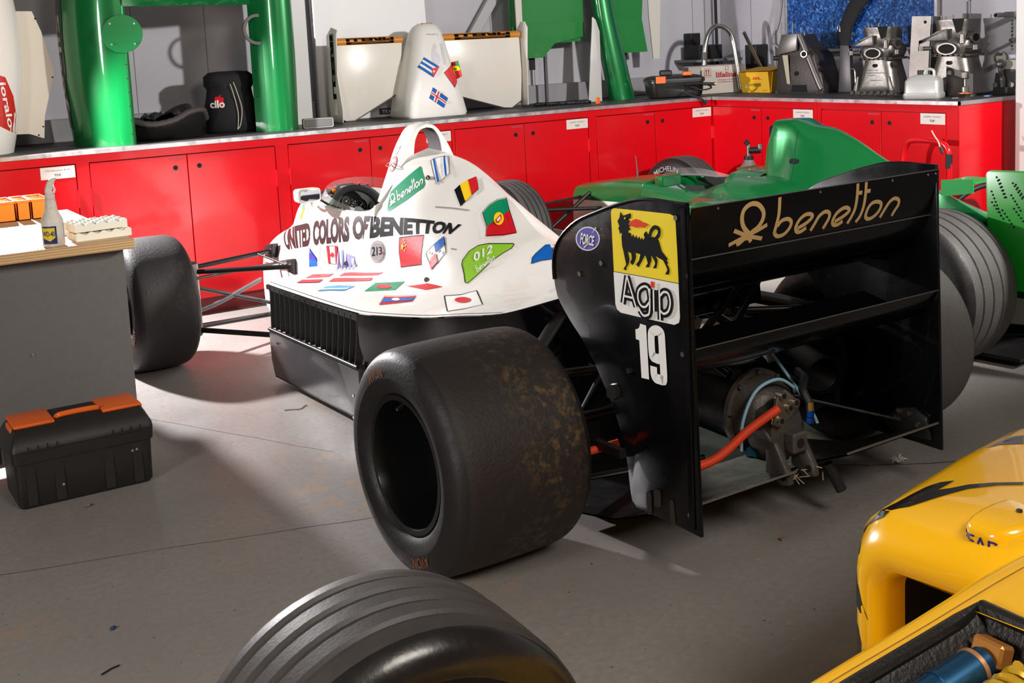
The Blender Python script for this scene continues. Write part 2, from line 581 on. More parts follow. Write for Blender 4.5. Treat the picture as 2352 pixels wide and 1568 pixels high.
obj('end_panel', G().bx(1.071, 1.083, 0, .84, 0, .961, 0, .001), red_gloss, t, 0)

top_mat = mat('worn_black_rubber_top', (58, 56, 56), 0.55, bump=0.05, bscale=80, var=0.35, vscale=6, rvar=.15)
alu = mat('aluminium_edging', (205, 202, 204), 0.35, metal=0.9, rvar=0.1, vscale=20)
t = thing('worktop', 'dark worktop with aluminium edge on the long back run of red cabinets', 'worktop', (0, YA, 0))
obj('slab', G().bx(-1.5, WB - .001, .003, WA - YA - .001, .962, ZT), top_mat, t, 0)
obj('edging', G().bx(-1.5, XB - .013, -.012, .003, .961, ZT, 0, .0015), alu, t, 0)
t = thing('worktop', 'dark worktop with aluminium edge on the short side run of cabinets', 'worktop', (XB, 0, 0))
obj('slab', G().bx(.003, WB - XB - .001, 4.408, YA, .9622, ZT), top_mat, t, 0)
obj('edging', G().bx(-.012, .003, 4.396, YA - .013, .961, ZT, 0, .0015), alu, t, 0)
obj('edging', G().bx(-.012, WB - XB - .001, 4.396, 4.408, .961, ZT, 0, .0015), alu, t, 0)
# lettering and emblem outlines, metres in the plane of the part they sit on
DOG = [(-0.2946,0.9768),(-0.3039,0.9656),(-0.3146,0.9693),(-0.3376,0.9763),(-0.3375,0.9632),(-0.325,0.9575),(-0.3341,0.9547),(-0.3281,0.9496),(-0.3346,0.9424),(-0.3274,0.9379),(-0.3341,0.9329),(-0.3251,0.9275),(-0.3231,0.9224),(-0.3335,0.9224),(-0.3387,0.9117),(-0.3461,0.9204),(-0.3501,0.9092),(-0.3586,0.9191),(-0.3621,0.909),(-0.3711,0.9175),(-0.3734,0.9073),(-0.3806,0.9155),(-0.3847,0.9086),(-0.3936,0.9181),(-0.3967,0.9129),(-0.4068,0.914),(-0.4211,0.9218),(-0.4348,0.9215),(-0.447,0.9148),(-0.4577,0.8876),(-0.4707,0.8776),(-0.48,0.8704),(-0.4756,0.8662),(-0.4807,0.8607),(-0.4772,0.8555),(-0.4833,0.849),(-0.4862,0.8403),(-0.4819,0.8296),(-0.4684,0.8284),(-0.4776,0.841),(-0.4747,0.8479),(-0.4686,0.8562),(-0.462,0.8645),(-0.4486,0.8675),(-0.4313,0.8727),(-0.4401,0.8617),(-0.4379,0.8504),(-0.4336,0.8399),(-0.4208,0.8378),(-0.4303,0.8512),(-0.4274,0.8601),(-0.4148,0.8733),(-0.4152,0.8585),(-0.4109,0.8506),(-0.4058,0.8388),(-0.3906,0.8368),(-0.4008,0.8493),(-0.3973,0.8581),(-0.3917,0.8693),(-0.3876,0.8662),(-0.3785,0.8539),(-0.3682,0.8414),(-0.3632,0.8332),(-0.3521,0.8393),(-0.3654,0.8522),(-0.3719,0.8691),(-0.3509,0.8711),(-0.3532,0.8601),(-0.3467,0.8461),(-0.3375,0.8355),(-0.328,0.8418),(-0.3355,0.8522),(-0.334,0.8671),(-0.3191,0.871),(-0.3255,0.8491),(-0.3201,0.8351),(-0.312,0.8265),(-0.3085,0.8172),(-0.2987,0.8197),(-0.3112,0.834),(-0.3072,0.8468),(-0.3024,0.8652),(-0.2964,0.8835),(-0.2949,0.9099),(-0.2982,0.9156),(-0.2925,0.9191),(-0.2891,0.9123),(-0.2868,0.9242),(-0.2824,0.9295),(-0.2875,0.9364),(-0.2806,0.9494),(-0.2901,0.9606)]
DOG_TAIL = [(-0.4357,0.9172),(-0.4489,0.9304),(-0.4495,0.9442),(-0.4345,0.9485),(-0.4202,0.9383),(-0.4117,0.9226),(-0.4003,0.9177),(-0.3945,0.9237),(-0.4032,0.9298)]
DOG_FLAME = [(-0.3273,0.9454),(-0.3363,0.9526),(-0.3459,0.9584),(-0.3598,0.9632),(-0.3728,0.9607),(-0.3844,0.9567),(-0.3978,0.9558),(-0.4099,0.9526),(-0.3973,0.9469),(-0.3915,0.9419),(-0.377,0.9437),(-0.3586,0.9392),(-0.3438,0.9407)]
DOG_EYE = [(-0.3107,0.9614),(-0.3155,0.9634),(-0.3183,0.961),(-0.3146,0.958),(-0.3111,0.9584)]
AG_ALL = [(-0.2519,0.9703),(-0.2554,0.9782),(-0.2652,0.9829),(-0.3993,0.9865),(-0.4918,0.9881),(-0.506,0.9848),(-0.5129,0.9766),(-0.5163,0.8875),(-0.5196,0.7218),(-0.5153,0.7083),(-0.4974,0.6997),(-0.3846,0.6971),(-0.2798,0.6961),(-0.2634,0.7028),(-0.257,0.7165),(-0.2542,0.8555)]
AG_WHITE = [(-0.2543,0.8061),(-0.3903,0.8095),(-0.5182,0.8107),(-0.5196,0.7218),(-0.5153,0.7083),(-0.4974,0.6997),(-0.3846,0.6971),(-0.2798,0.6961),(-0.2634,0.7028),(-0.257,0.7165)]
AG_LINE = [(-0.2544,0.8073),(-0.3904,0.8103),(-0.5182,0.8114)]
AG_A = [[(-0.2933,0.7242),(-0.3142,0.8028)],[(-0.3154,0.8029),(-0.3483,0.7241)],[(-0.3023,0.7467),(-0.3368,0.7463)]]
AG_G = [[(-0.4073,0.7571),(-0.4013,0.7824),(-0.3834,0.7846),(-0.3628,0.7711),(-0.3587,0.7478),(-0.3704,0.7307),(-0.3891,0.7307),(-0.4069,0.7477)],[(-0.408,0.7822),(-0.4044,0.7211),(-0.3919,0.7078),(-0.3766,0.706),(-0.3629,0.7181)]]
AG_I = [[(-0.423,0.7818),(-0.4218,0.724)]]
AG_P = [[(-0.4462,0.7834),(-0.4457,0.7037)],[(-0.4482,0.769),(-0.4635,0.7816),(-0.4812,0.7795),(-0.4877,0.7567),(-0.4791,0.7333),(-0.4608,0.7237),(-0.4475,0.73)]]
AG_DOT = [(-0.4135,0.8027),(-0.4285,0.8034),(-0.4282,0.7871),(-0.4138,0.7868)]
NINE1 = [(-0.359,0.6791),(-0.3836,0.6781),(-0.3884,0.5311),(-0.3574,0.5295),(-0.3534,0.6324),(-0.3391,0.6331),(-0.3386,0.6599),(-0.3482,0.6628),(-0.3553,0.6682)]
NINE_O = [(-0.4054,0.6024),(-0.4037,0.6531),(-0.4097,0.6656),(-0.4245,0.6723),(-0.4394,0.6709),(-0.4454,0.6607),(-0.4461,0.6116),(-0.4421,0.6027),(-0.431,0.596),(-0.416,0.5967)]
NINE_H = [(-0.4454,0.6607),(-0.4498,0.5524),(-0.4421,0.5414),(-0.4314,0.5411),(-0.4175,0.5414),(-0.4107,0.5502),(-0.4099,0.5718)]
FORCE = [[(-0.1983,0.8916),(-0.1959,0.8825),(-0.1899,0.8736),(-0.1808,0.8655),(-0.169,0.8587),(-0.1555,0.8537),(-0.141,0.8508),(-0.1265,0.8502),(-0.1131,0.8521),(-0.1017,0.8562),(-0.0931,0.8625),(-0.0879,0.8703),(-0.0866,0.8791),(-0.0891,0.8884),(-0.0954,0.8975),(-0.105,0.9057),(-0.1171,0.9124),(-0.1309,0.9173),(-0.1454,0.92),(-0.1597,0.9203),(-0.1728,0.9182),(-0.1838,0.914),(-0.192,0.9078),(-0.197,0.9002)],[(-0.1933,0.891),(-0.1911,0.8828),(-0.1857,0.8747),(-0.1774,0.8673),(-0.1667,0.8612),(-0.1543,0.8566),(-0.1412,0.854),(-0.128,0.8535),(-0.1159,0.8552),(-0.1055,0.859),(-0.0977,0.8646),(-0.0931,0.8717),(-0.0918,0.8797),(-0.0942,0.8881),(-0.0999,0.8964),(-0.1085,0.9038),(-0.1195,0.9099),(-0.132,0.9144),(-0.1452,0.9168),(-0.1582,0.9171),(-0.1701,0.9152),(-0.1801,0.9114),(-0.1876,0.9058),(-0.1921,0.8988)]]
FORCE_Q = [(-0.1086,0.8676),(-0.1706,0.8689),(-0.1768,0.897),(-0.1153,0.9002)]
FORCE_B = [[(-0.1834,0.9231),(-0.1633,0.9014),(-0.1864,0.9207)],[(-0.1219,0.8533),(-0.1454,0.8699),(-0.1303,0.8642),(-0.1119,0.8389)]]
EP_BOLTS = [(-0.2022,0.8237),(-0.1001,0.7797),(-0.5163,0.9804),(-0.5271,0.6275),(-0.3038,0.538),(-0.5368,0.1983)]
EP_PLATE = [(-0.2204,0.4814),(-0.2339,0.483),(-0.2517,0.471),(-0.2492,0.4498),(-0.2279,0.4385),(-0.2061,0.4444),(-0.2049,0.468)]
EP_SLOT = [[(-0.3928,0.2228),(-0.4023,0.2291),(-0.4189,0.2306),(-0.4218,0.1894),(-0.4123,0.1814),(-0.3968,0.1796)],[(-0.3629,0.2097),(-0.3726,0.2156),(-0.3812,0.213),(-0.3819,0.1537),(-0.3717,0.1483),(-0.3643,0.1502)],[(-0.4567,0.2127),(-0.4641,0.2183),(-0.4724,0.2174),(-0.478,0.1589),(-0.4682,0.1516),(-0.4593,0.1516)]]
BEN = [[(-0.1744,0.132),(-0.1718,0.085),(-0.1759,0.0519),(-0.1784,0.0303)],[(-0.1788,0.032),(-0.1637,0.0204),(-0.1393,0.0225),(-0.1212,0.0395),(-0.1194,0.0563),(-0.1353,0.0662),(-0.1573,0.0636),(-0.1713,0.0496)],[(-0.0889,0.0328),(-0.0568,0.0447),(-0.0378,0.0594),(-0.046,0.0684),(-0.0672,0.0693),(-0.0875,0.0573),(-0.097,0.038),(-0.0907,0.0241),(-0.0748,0.0212),(-0.0544,0.0299)],[(-0.0344,0.0185),(-0.0226,0.0384),(-0.0105,0.0576),(0.0107,0.0681),(0.0287,0.063),(0.0322,0.0487),(0.0241,0.0323),(0.0156,0.0177)],[(0.0592,0.0329),(0.0914,0.0446),(0.1124,0.0588),(0.0999,0.0692),(0.0806,0.068),(0.0594,0.0557),(0.0497,0.0359),(0.0576,0.0233),(0.075,0.022),(0.0927,0.0296)],[(0.1346,0.1357),(0.1368,0.0988),(0.1359,0.0637),(0.1271,0.04),(0.1149,0.0196)],[(0.1396,0.1072),(0.157,0.1069)],[(0.1698,0.1364),(0.1719,0.0982),(0.1711,0.0629),(0.1632,0.0354),(0.1498,0.0193)],[(0.1742,0.1085),(0.1918,0.1082)],[(0.2541,0.0194),(0.2682,0.0437),(0.2835,0.0635),(0.302,0.0721),(0.3221,0.0661),(0.3264,0.051),(0.3153,0.0342),(0.3066,0.0181)]]
BEN_O = [(0.1882,0.0322),(0.1929,0.0566),(0.2095,0.0706),(0.2352,0.07),(0.2482,0.0598),(0.2429,0.0414),(0.2262,0.0273),(0.2047,0.0218)]
BEN_K = [[(-0.2716,0.0397),(-0.298,0.0642),(-0.3085,0.0893),(-0.3034,0.1131),(-0.2802,0.1256),(-0.2534,0.1211),(-0.2327,0.101),(-0.2303,0.0792),(-0.2429,0.0592),(-0.2642,0.0464),(-0.2873,0.0319),(-0.308,0.0172)],[(-0.3319,0.0589),(-0.2798,0.0375),(-0.2429,0.0274),(-0.2215,0.0217)],[(-0.2109,0.0599),(-0.247,0.0474),(-0.2882,0.0364),(-0.3426,0.0199)],[(-0.3144,0.0168),(-0.2869,0.0302),(-0.2691,0.0277),(-0.2627,0.0175)]]
FLAP_LEN = 0.1397
# sticker outlines on the white car: side ones are (along, height), deck ones are (across, along), metres
C_E_DISC = [(-1.2555,1.3313),(-1.2445,1.3198),(-1.2415,1.3033),(-1.2417,1.2784),(-1.2514,1.2617),(-1.2642,1.2627),(-1.2747,1.2727),(-1.2799,1.2931),(-1.2773,1.3149),(-1.2679,1.3297)]
C_E_Q = [(-1.2711,1.2817),(-1.2517,1.2778),(-1.2483,1.3165),(-1.2682,1.3209)]
C_E_BOLT = [(-1.2477,1.4006),(-1.2637,1.3784),(-1.2531,1.3817),(-1.2542,1.3461),(-1.2584,1.3474),(-1.2552,1.335),(-1.2512,1.3443),(-1.2536,1.3459),(-1.2489,1.3845),(-1.2559,1.3799)]
C_GB = [(-1.159,1.2623),(-1.1489,1.2546),(-1.141,1.2348),(-1.1197,1.196),(-1.1075,1.1599),(-1.1116,1.1433),(-1.1803,1.1028),(-1.2663,1.0671),(-1.2786,1.0674),(-1.2835,1.0761),(-1.288,1.1149),(-1.2906,1.1664),(-1.2628,1.1884),(-1.2127,1.2257)]
C_GB_Q = [(-1.2722,1.0867),(-1.1131,1.1609),(-1.1409,1.2234),(-1.2959,1.1474)]
C_IL = [(-1.1144,1.2842),(-1.1,1.2952),(-1.0721,1.3023),(-1.0359,1.2997),(-1.0176,1.2438),(-1.0054,1.1991),(-1.0272,1.1762),(-1.0512,1.1491),(-1.0803,1.2107)]
C_IL1 = [(-1.1062,1.2912),(-1.1,1.2952),(-1.0659,1.2198),(-1.0419,1.1641),(-1.0486,1.1558),(-1.075,1.2212)]
C_IL2 = [(-1.0609,1.302),(-1.0526,1.3015),(-1.0292,1.2386),(-1.0149,1.1915),(-1.0203,1.1853),(-1.0383,1.2396)]
C_IL_S = [(-1.0491,1.2372),(-1.05,1.2272),(-1.0574,1.2283),(-1.0637,1.2393),(-1.0629,1.2495),(-1.0557,1.2486)]
C_BE = [(-0.9689,1.1179),(-0.9487,1.1418),(-0.9203,1.1623),(-0.8887,1.1774),(-0.8742,1.1432),(-0.8641,1.1117),(-0.8874,1.0838),(-0.9046,1.0619),(-0.926,1.0358),(-0.9481,1.0768)]
C_BE_Y = [(-0.9494,1.1403),(-0.9194,1.1622),(-0.9025,1.123),(-0.8871,1.0848),(-0.9046,1.0619),(-0.9107,1.0589),(-0.9297,1.0984)]
C_BE_R = [(-0.9194,1.1622),(-0.8887,1.1774),(-0.8742,1.1432),(-0.8641,1.1117),(-0.8871,1.0848),(-0.9025,1.123)]
C_PT = [(-0.8241,0.9971),(-0.8029,1.0284),(-0.7749,1.0499),(-0.738,1.0583),(-0.7183,1.0034),(-0.6956,0.9488),(-0.6759,0.9012),(-0.7286,0.8918),(-0.7937,0.89),(-0.7979,0.9355),(-0.8101,0.9634)]
C_PT_G = [(-0.8241,0.9971),(-0.8029,1.0284),(-0.7749,1.0499),(-0.738,1.0583),(-0.7188,1.0009),(-0.7567,0.9669),(-0.7964,0.9344),(-0.8101,0.9634)]
C_PT_Y = [(-0.7345,0.9643),(-0.7342,0.9555),(-0.7358,0.9477),(-0.7393,0.9415),(-0.7442,0.9377),(-0.7501,0.9365),(-0.7564,0.9381),(-0.7625,0.9423),(-0.7678,0.9488),(-0.772,0.9569),(-0.7744,0.9659),(-0.7748,0.9749),(-0.7732,0.9828),(-0.7697,0.989),(-0.7648,0.9929),(-0.7587,0.994),(-0.7523,0.9922),(-0.746,0.9878),(-0.7406,0.9812),(-0.7367,0.9731)]
C_PT_C1 = [(-0.7653,0.9595),(-0.7483,0.9844),(-0.7423,0.9645),(-0.7526,0.9444),(-0.7609,0.9476)]
C_PT_C2 = [(-0.7608,0.9592),(-0.7499,0.9745),(-0.7461,0.9636),(-0.7544,0.9512),(-0.759,0.9524)]
C_L12 = [(-0.8688,0.7718),(-0.8691,0.791),(-0.8494,0.8285),(-0.818,0.8513),(-0.78,0.8587),(-0.7237,0.8573),(-0.6827,0.8562),(-0.6783,0.8522),(-0.686,0.8356),(-0.7171,0.815),(-0.7536,0.7817),(-0.7857,0.733),(-0.8118,0.6991),(-0.8251,0.6838),(-0.8365,0.6911),(-0.8519,0.732)]
C_L12_Q = [(-0.8198,0.7787),(-0.7585,0.8198),(-0.7602,0.8568),(-0.8317,0.817)]
C_L12_B = [(-0.7992,0.7312),(-0.7412,0.7839),(-0.7512,0.8196),(-0.8131,0.7614)]
C_BLU = [(-0.5938,0.7596),(-0.597,0.7881),(-0.5859,0.8077),(-0.5561,0.8438),(-0.5264,0.8465),(-0.5195,0.7759),(-0.5577,0.7729)]
C_SL1 = [(-1.0387,1.0458),(-0.9598,1.0319),(-0.8872,1.0145)]
C_SL2 = [(-0.9309,0.8468),(-0.9072,0.8406)]
C_FAS = [(-1.0993,1.1892),(-1.5449,0.9195),(-1.0292,0.7351)]
S_CN = [(1.384,0.69),(1.305,0.704),(1.23,0.714),(1.214,0.673),(1.193,0.608),(1.271,0.594),(1.351,0.578),(1.374,0.635)]
S_CN_S = [(1.349,0.659),(1.352,0.672),(1.346,0.685),(1.335,0.678),(1.328,0.664),(1.328,0.647)]
S_PA = [(1.177,0.653),(1.147,0.688),(1.123,0.716),(1.094,0.692),(1.064,0.665),(1.078,0.633),(1.109,0.599),(1.141,0.624)]
S_PA_B = [(1.148,0.688),(1.123,0.716),(1.093,0.69),(1.118,0.66)]
S_PA_R = [(1.141,0.626),(1.117,0.659),(1.082,0.63),(1.109,0.599)]
S_PA_S = [(1.147,0.656),(1.092,0.665)]
S_C213 = [(1.485,0.623),(1.487,0.608),(1.496,0.594),(1.51,0.583),(1.528,0.574),(1.55,0.569),(1.571,0.568),(1.591,0.572),(1.607,0.581),(1.617,0.593),(1.62,0.607),(1.617,0.622),(1.607,0.636),(1.591,0.649),(1.573,0.657),(1.553,0.662),(1.533,0.661),(1.514,0.657),(1.499,0.648),(1.489,0.637)]
S_C213b = [(1.494,0.622),(1.496,0.609),(1.504,0.597),(1.516,0.587),(1.532,0.579),(1.55,0.575),(1.568,0.575),(1.585,0.578),(1.599,0.586),(1.607,0.596),(1.61,0.608),(1.607,0.621),(1.598,0.634),(1.585,0.644),(1.569,0.651),(1.552,0.655),(1.535,0.655),(1.519,0.651),(1.506,0.644),(1.498,0.634)]
S_C213_Q = [(1.598,0.592),(1.509,0.611),(1.514,0.642),(1.596,0.632)]
S_C213_D = [(1.497,0.617),(1.499,0.614),(1.503,0.612),(1.508,0.613),(1.51,0.615),(1.508,0.619),(1.503,0.62),(1.499,0.62)]
S_CA = [(2.046,0.583),(1.931,0.595),(1.926,0.554),(1.922,0.516),(2.024,0.506),(2.035,0.546)]
S_CA1 = [(2.046,0.583),(2.019,0.585),(2.009,0.549),(2.001,0.509),(2.024,0.506),(2.035,0.546)]
S_CA2 = [(1.956,0.592),(1.931,0.595),(1.926,0.554),(1.922,0.516),(1.945,0.514),(1.949,0.551)]
S_CA_L = [(1.983,0.569),(1.977,0.56),(1.969,0.564),(1.971,0.554),(1.959,0.559),(1.965,0.547),(1.977,0.541),(1.978,0.534),(1.983,0.533),(1.984,0.54),(1.998,0.543),(2.0,0.553),(1.991,0.551),(1.992,0.559),(1.985,0.558)]
S_TRI = [(2.244,0.547),(2.136,0.518),(2.153,0.468),(2.261,0.447)]
S_TRI2 = [(2.244,0.528),(2.197,0.533),(2.181,0.524),(2.151,0.519),(2.251,0.493)]
S_TRI_L = [(2.245,0.549),(2.141,0.517),(2.067,0.485)]
S_U1b = [(2.609,0.497),(2.392,0.538),(2.241,0.567)]
S_U1t = [(2.809,0.554),(2.424,0.632),(2.253,0.664)]
S_U2b = [(2.207,0.572),(2.01,0.605),(1.813,0.637)]
S_U2t = [(2.222,0.672),(2.024,0.704),(1.834,0.733)]
S_U3b = [(1.781,0.645),(1.699,0.658),(1.673,0.662)]
S_U3t = [(1.802,0.736),(1.717,0.745),(1.63,0.753)]
S_U4b = [(1.627,0.668),(1.494,0.69),(1.377,0.706),(1.276,0.718),(1.203,0.725),(1.148,0.728),(1.102,0.728)]
S_U4t = [(1.626,0.752),(1.51,0.759),(1.399,0.766),(1.309,0.769),(1.229,0.766),(1.157,0.763),(1.088,0.758)]
S_OR1 = [(2.338,0.731),(2.395,0.658),(2.409,0.672),(2.387,0.705)]
S_OR2 = [(2.513,0.648),(2.456,0.672),(2.607,0.611)]
S_CHQ = [(3.03,0.358),(2.885,0.37),(2.879,0.388),(3.034,0.382)]
D_AT = [(-0.499,1.927),(-0.394,1.993),(-0.368,1.829),(-0.41,1.792),(-0.459,1.783)]
D_AT1 = [(-0.394,1.993),(-0.368,1.829),(-0.405,1.803),(-0.445,1.952)]
D_AT2 = [(-0.465,1.94),(-0.432,1.797),(-0.459,1.783),(-0.499,1.927)]
D_LV1 = [(-0.354,1.755),(-0.305,1.489),(-0.325,1.499),(-0.386,1.74)]
D_LV2 = [(-0.41,1.741),(-0.348,1.501),(-0.369,1.483),(-0.44,1.729)]
D_GR = [(-0.51,1.687),(-0.476,1.691),(-0.448,1.621),(-0.424,1.512),(-0.465,1.531),(-0.484,1.618)]
D_GR2 = [(-0.488,1.686),(-0.441,1.526),(-0.451,1.527),(-0.498,1.687)]
D_BD = [(-0.44,1.402),(-0.373,1.428),(-0.333,1.259),(-0.391,1.233)]
D_BD_C = [(-0.377,1.287),(-0.382,1.282),(-0.388,1.285),(-0.394,1.295),(-0.399,1.311),(-0.401,1.33),(-0.402,1.35),(-0.401,1.367),(-0.397,1.379),(-0.391,1.384),(-0.385,1.382),(-0.379,1.372),(-0.374,1.356),(-0.372,1.336),(-0.371,1.316),(-0.373,1.299)]
D_AR = [(-0.356,1.201),(-0.327,1.094),(-0.334,0.967),(-0.363,1.045)]
D_LA = [(-0.492,1.177),(-0.441,1.232),(-0.424,1.138),(-0.404,1.045),(-0.438,1.015),(-0.465,1.094)]
D_LA_B = [(-0.476,1.19),(-0.452,1.216),(-0.415,1.036),(-0.431,1.021)]
D_LA_C = [(-0.44,1.105),(-0.444,1.102),(-0.448,1.104),(-0.451,1.111),(-0.453,1.123),(-0.453,1.135),(-0.452,1.147),(-0.449,1.155),(-0.445,1.158),(-0.442,1.156),(-0.438,1.149),(-0.436,1.138),(-0.436,1.125),(-0.438,1.113)]
D_JP = [(-0.373,0.89),(-0.349,0.813),(-0.314,0.763),(-0.35,0.687),(-0.403,0.586),(-0.443,0.642),(-0.463,0.72)]
D_JP_C = [(-0.373,0.707),(-0.381,0.699),(-0.388,0.699),(-0.393,0.709),(-0.395,0.727),(-0.395,0.748),(-0.392,0.77),(-0.388,0.789),(-0.383,0.802),(-0.377,0.807),(-0.37,0.806),(-0.364,0.797),(-0.36,0.782),(-0.359,0.764),(-0.361,0.742),(-0.365,0.723)]
D_II1 = [(-0.327,1.904),(-0.294,1.942),(-0.294,1.919),(-0.326,1.881)]
D_II2 = [(-0.324,1.861),(-0.294,1.895),(-0.294,1.874),(-0.323,1.84)]
D_II3 = [(-0.323,1.819),(-0.295,1.846),(-0.296,1.764),(-0.319,1.733),(-0.32,1.751),(-0.298,1.785),(-0.299,1.801),(-0.32,1.77),(-0.32,1.787),(-0.299,1.82),(-0.299,1.833),(-0.322,1.803)]
Y_TOP = [(-1.006,0.596),(-1.018,0.602),(-1.034,0.617),(-1.037,0.633),(-1.017,0.67),(-1.038,0.709),(-1.067,0.732),(-1.098,0.761),(-1.114,0.785),(-1.115,0.806),(-1.072,0.775),(-1.075,0.796),(-1.084,0.821),(-1.08,0.855),(-1.065,0.896),(-1.052,0.893),(-1.064,0.859),(-1.061,0.817),(-1.034,0.771),(-1.002,0.724),(-0.995,0.678),(-1.027,0.641),(-1.032,0.616),(-1.007,0.605),(-0.998,0.599)]
Y_TOP2 = [(-1.304,0.882),(-1.365,0.928),(-1.36,0.954),(-1.302,0.942),(-1.311,0.909)]
Y_FRONT = [(-1.008,0.495),(-1.002,0.482),(-1.0,0.445),(-0.981,0.415),(-0.974,0.386),(-1.002,0.399),(-1.004,0.372),(-0.992,0.347),(-0.979,0.327),(-1.002,0.3),(-1.003,0.35),(-1.005,0.428),(-1.002,0.477)]
# ================================================================== the white turbo-era racing car
CAR = thing('racing_car', 'white single-seater covered in flag stickers, black rear wing numbered 19', 'racing car', (2.3967, 2.8518, 0), 0.0343)

def prof(rows, ys):
    """interpolate half sections (lists of (x, z)) given at ys (ascending) -> function y -> points"""
    K = len(rows[0])
    def f(y):
        return [(pchip(ys, [r[k][0] for r in rows], y), pchip(ys, [r[k][1] for r in rows], y)) for k in range(K)]
    return f

def body(ys, f, sub=4):
    """full mirrored open strip surface from half sections; returns rings"""
    rings = []
    for y in ys:
        h = f(y)
        pts = spline([(-x, y, z) for x, z in h], sub)
        left = [Vector(p) for p in pts]
        right = [Vector((-p.x, p.y, p.z)) for p in left[::-1]]
        rings.append(left + (right[1:] if abs(left[-1].x) < 1e-4 else right))
    return rings

def arr(a, b, n):
    return [a + (b - a) * i / n for i in range(n + 1)]

SEC = {
 0.24: [(.31, .63), (.29, .631), (.27, .632), (.25, .633), (.225, .634), (.2, .635), (.175, .636), (.145, .637), (.11, .638), (.05, .639), (0, .64)],
 0.31: [(.41, .60), (.38, .604), (.35, .608), (.32, .614), (.29, .62), (.26, .626), (.23, .632), (.19, .638), (.14, .643), (.07, .647), (0, .648)],
 0.41: [(.45, .57), (.42, .576), (.385, .584), (.35, .59), (.32, .595), (.29, .602), (.255, .61), (.215, .617), (.155, .626), (.08, .64), (0, .652)],
 0.60: [(.495, .54), (.465, .548), (.42, .559), (.38, .568), (.345, .576), (.305, .584), (.26, .593), (.205, .605), (.14, .62), (.07, .642), (0, .665)],
 0.80: [(.51, .503), (.48, .513), (.42, .530), (.365, .549), (.335, .562), (.30, .577), (.26, .593), (.205, .615), (.14, .643), (.07, .685), (0, .73)],
 1.00: [(.54, .48), (.51, .49), (.43, .518), (.345, .552), (.315, .576), (.287, .61), (.252, .65), (.205, .69), (.14, .742), (.07, .80), (0, .85)],
 1.20: [(.56, .46), (.53, .47), (.43, .505), (.32, .548), (.298, .58), (.282, .645), (.25, .71), (.205, .763), (.145, .82), (.075, .88), (0, .925)],
 1.40: [(.56, .452), (.53, .462), (.43, .498), (.312, .54), (.297, .575), (.283, .67), (.255, .76), (.21, .828), (.15, .895), (.075, .96), (0, .995)],
 1.60: [(.56, .447), (.53, .458), (.43, .492), (.308, .532), (.297, .56), (.287, .68), (.262, .775), (.212, .835), (.162, .90), (.10, .98), (0, 1.015)],
}
ys = sorted(SEC)
fA = prof([SEC[y] for y in ys], ys)
gy = sorted(set(arr(.24, .41, 6) + arr(.41, 1.6, 34)))
COCK = {
 1.6001: [(.56, .447), (.53, .458), (.43, .492), (.308, .532), (.297, .56), (.287, .68), (.268, .79), (.256, .80), (.246, .79), (.24, .62), (.22, .42)],
 1.68: [(.56, .446), (.53, .457), (.43, .491), (.308, .531), (.298, .56), (.288, .66), (.272, .755), (.260, .765), (.248, .755), (.24, .60), (.22, .42)],
 1.80: [(.56, .445), (.53, .456), (.43, .486), (.306, .515), (.298, .545), (.288, .66), (.271, .742), (.260, .752), (.248, .742), (.24, .60), (.22, .42)],
 2.00: [(.56, .443), (.53, .454), (.43, .470), (.304, .486), (.298, .515), (.287, .64), (.270, .738), (.259, .748), (.247, .738), (.24, .60), (.22, .42)],
 2.12: [(.56, .443), (.53, .453), (.43, .459), (.304, .466), (.298, .495), (.285, .62), (.265, .742), (.254, .751), (.242, .742), (.235, .60), (.22, .42)],
}
yc = sorted(COCK)
fC = prof([COCK[y] for y in yc], yc)
cy_ = sorted(set(arr(1.6001, 2.12, 14)))
# front tub: profile runs down to the belly of the monocoque
TUB = {
 2.1201: [(.25, .05), (.285, .07), (.298, .2), (.30, .40), (.298, .52), (.285, .62), (.265, .742), (.254, .751), (.242, .742), (.235, .60), (.22, .42)],
 2.20: [(.245, .05), (.28, .07), (.294, .2), (.296, .40), (.292, .52), (.278, .63), (.260, .752), (.249, .762), (.237, .752), (.228, .60), (.21, .45)],
 2.32: [(.243, .05), (.275, .07), (.288, .2), (.290, .40), (.284, .52), (.270, .64), (.25, .757), (.238, .768), (.226, .758), (.215, .60), (.2, .45)],
 2.40: [(.235, .06), (.268, .08), (.282, .2), (.283, .38), (.277, .51), (.262, .62), (.240, .725), (.226, .740), (.212, .735), (.2, .60), (.19, .47)],
 2.405: [(.235, .06), (.268, .08), (.282, .2), (.283, .38), (.277, .51), (.262, .62), (.240, .725), (.215, .750), (.16, .768), (.09, .776), (0, .778)],
 2.60: [(.225, .07), (.25, .09), (.262, .2), (.262, .34), (.256, .44), (.242, .53), (.215, .60), (.185, .635), (.14, .655), (.075, .665), (0, .668)],
 2.80: [(.21, .085), (.23, .105), (.238, .2), (.237, .30), (.232, .39), (.22, .46), (.195, .52), (.165, .553), (.125, .572), (.065, .582), (0, .585)],
 2.95: [(.195,.10),(.215,.12),(.222,.2),(.222,.29),(.218,.37),(.208,.43),(.185,.48),(.155,.508),(.115,.525),(.06,.535),(0,.537)],
 3.04: [(.18,.12),(.2,.14),(.207,.2),(.207,.29),(.203,.36),(.195,.41),(.18,.44),(.15,.46),(.11,.475),(.055,.482),(0,.484)],
}
yt = sorted(TUB)
fT = prof([TUB[y] for y in yt], yt)
ty = sorted(set(arr(2.1201, 2.40, 7) + [2.405] + arr(2.43, 3.04, 18)))
rings = body(gy, fA) 
n0 = len(rings[0])
gb = G()
gb.loft(rings, False)
rc = body(cy_, fC)
gb.loft([rings[-1][:n0 // 2 + 1] , rc[0][:n0 // 2 + 1]], False)
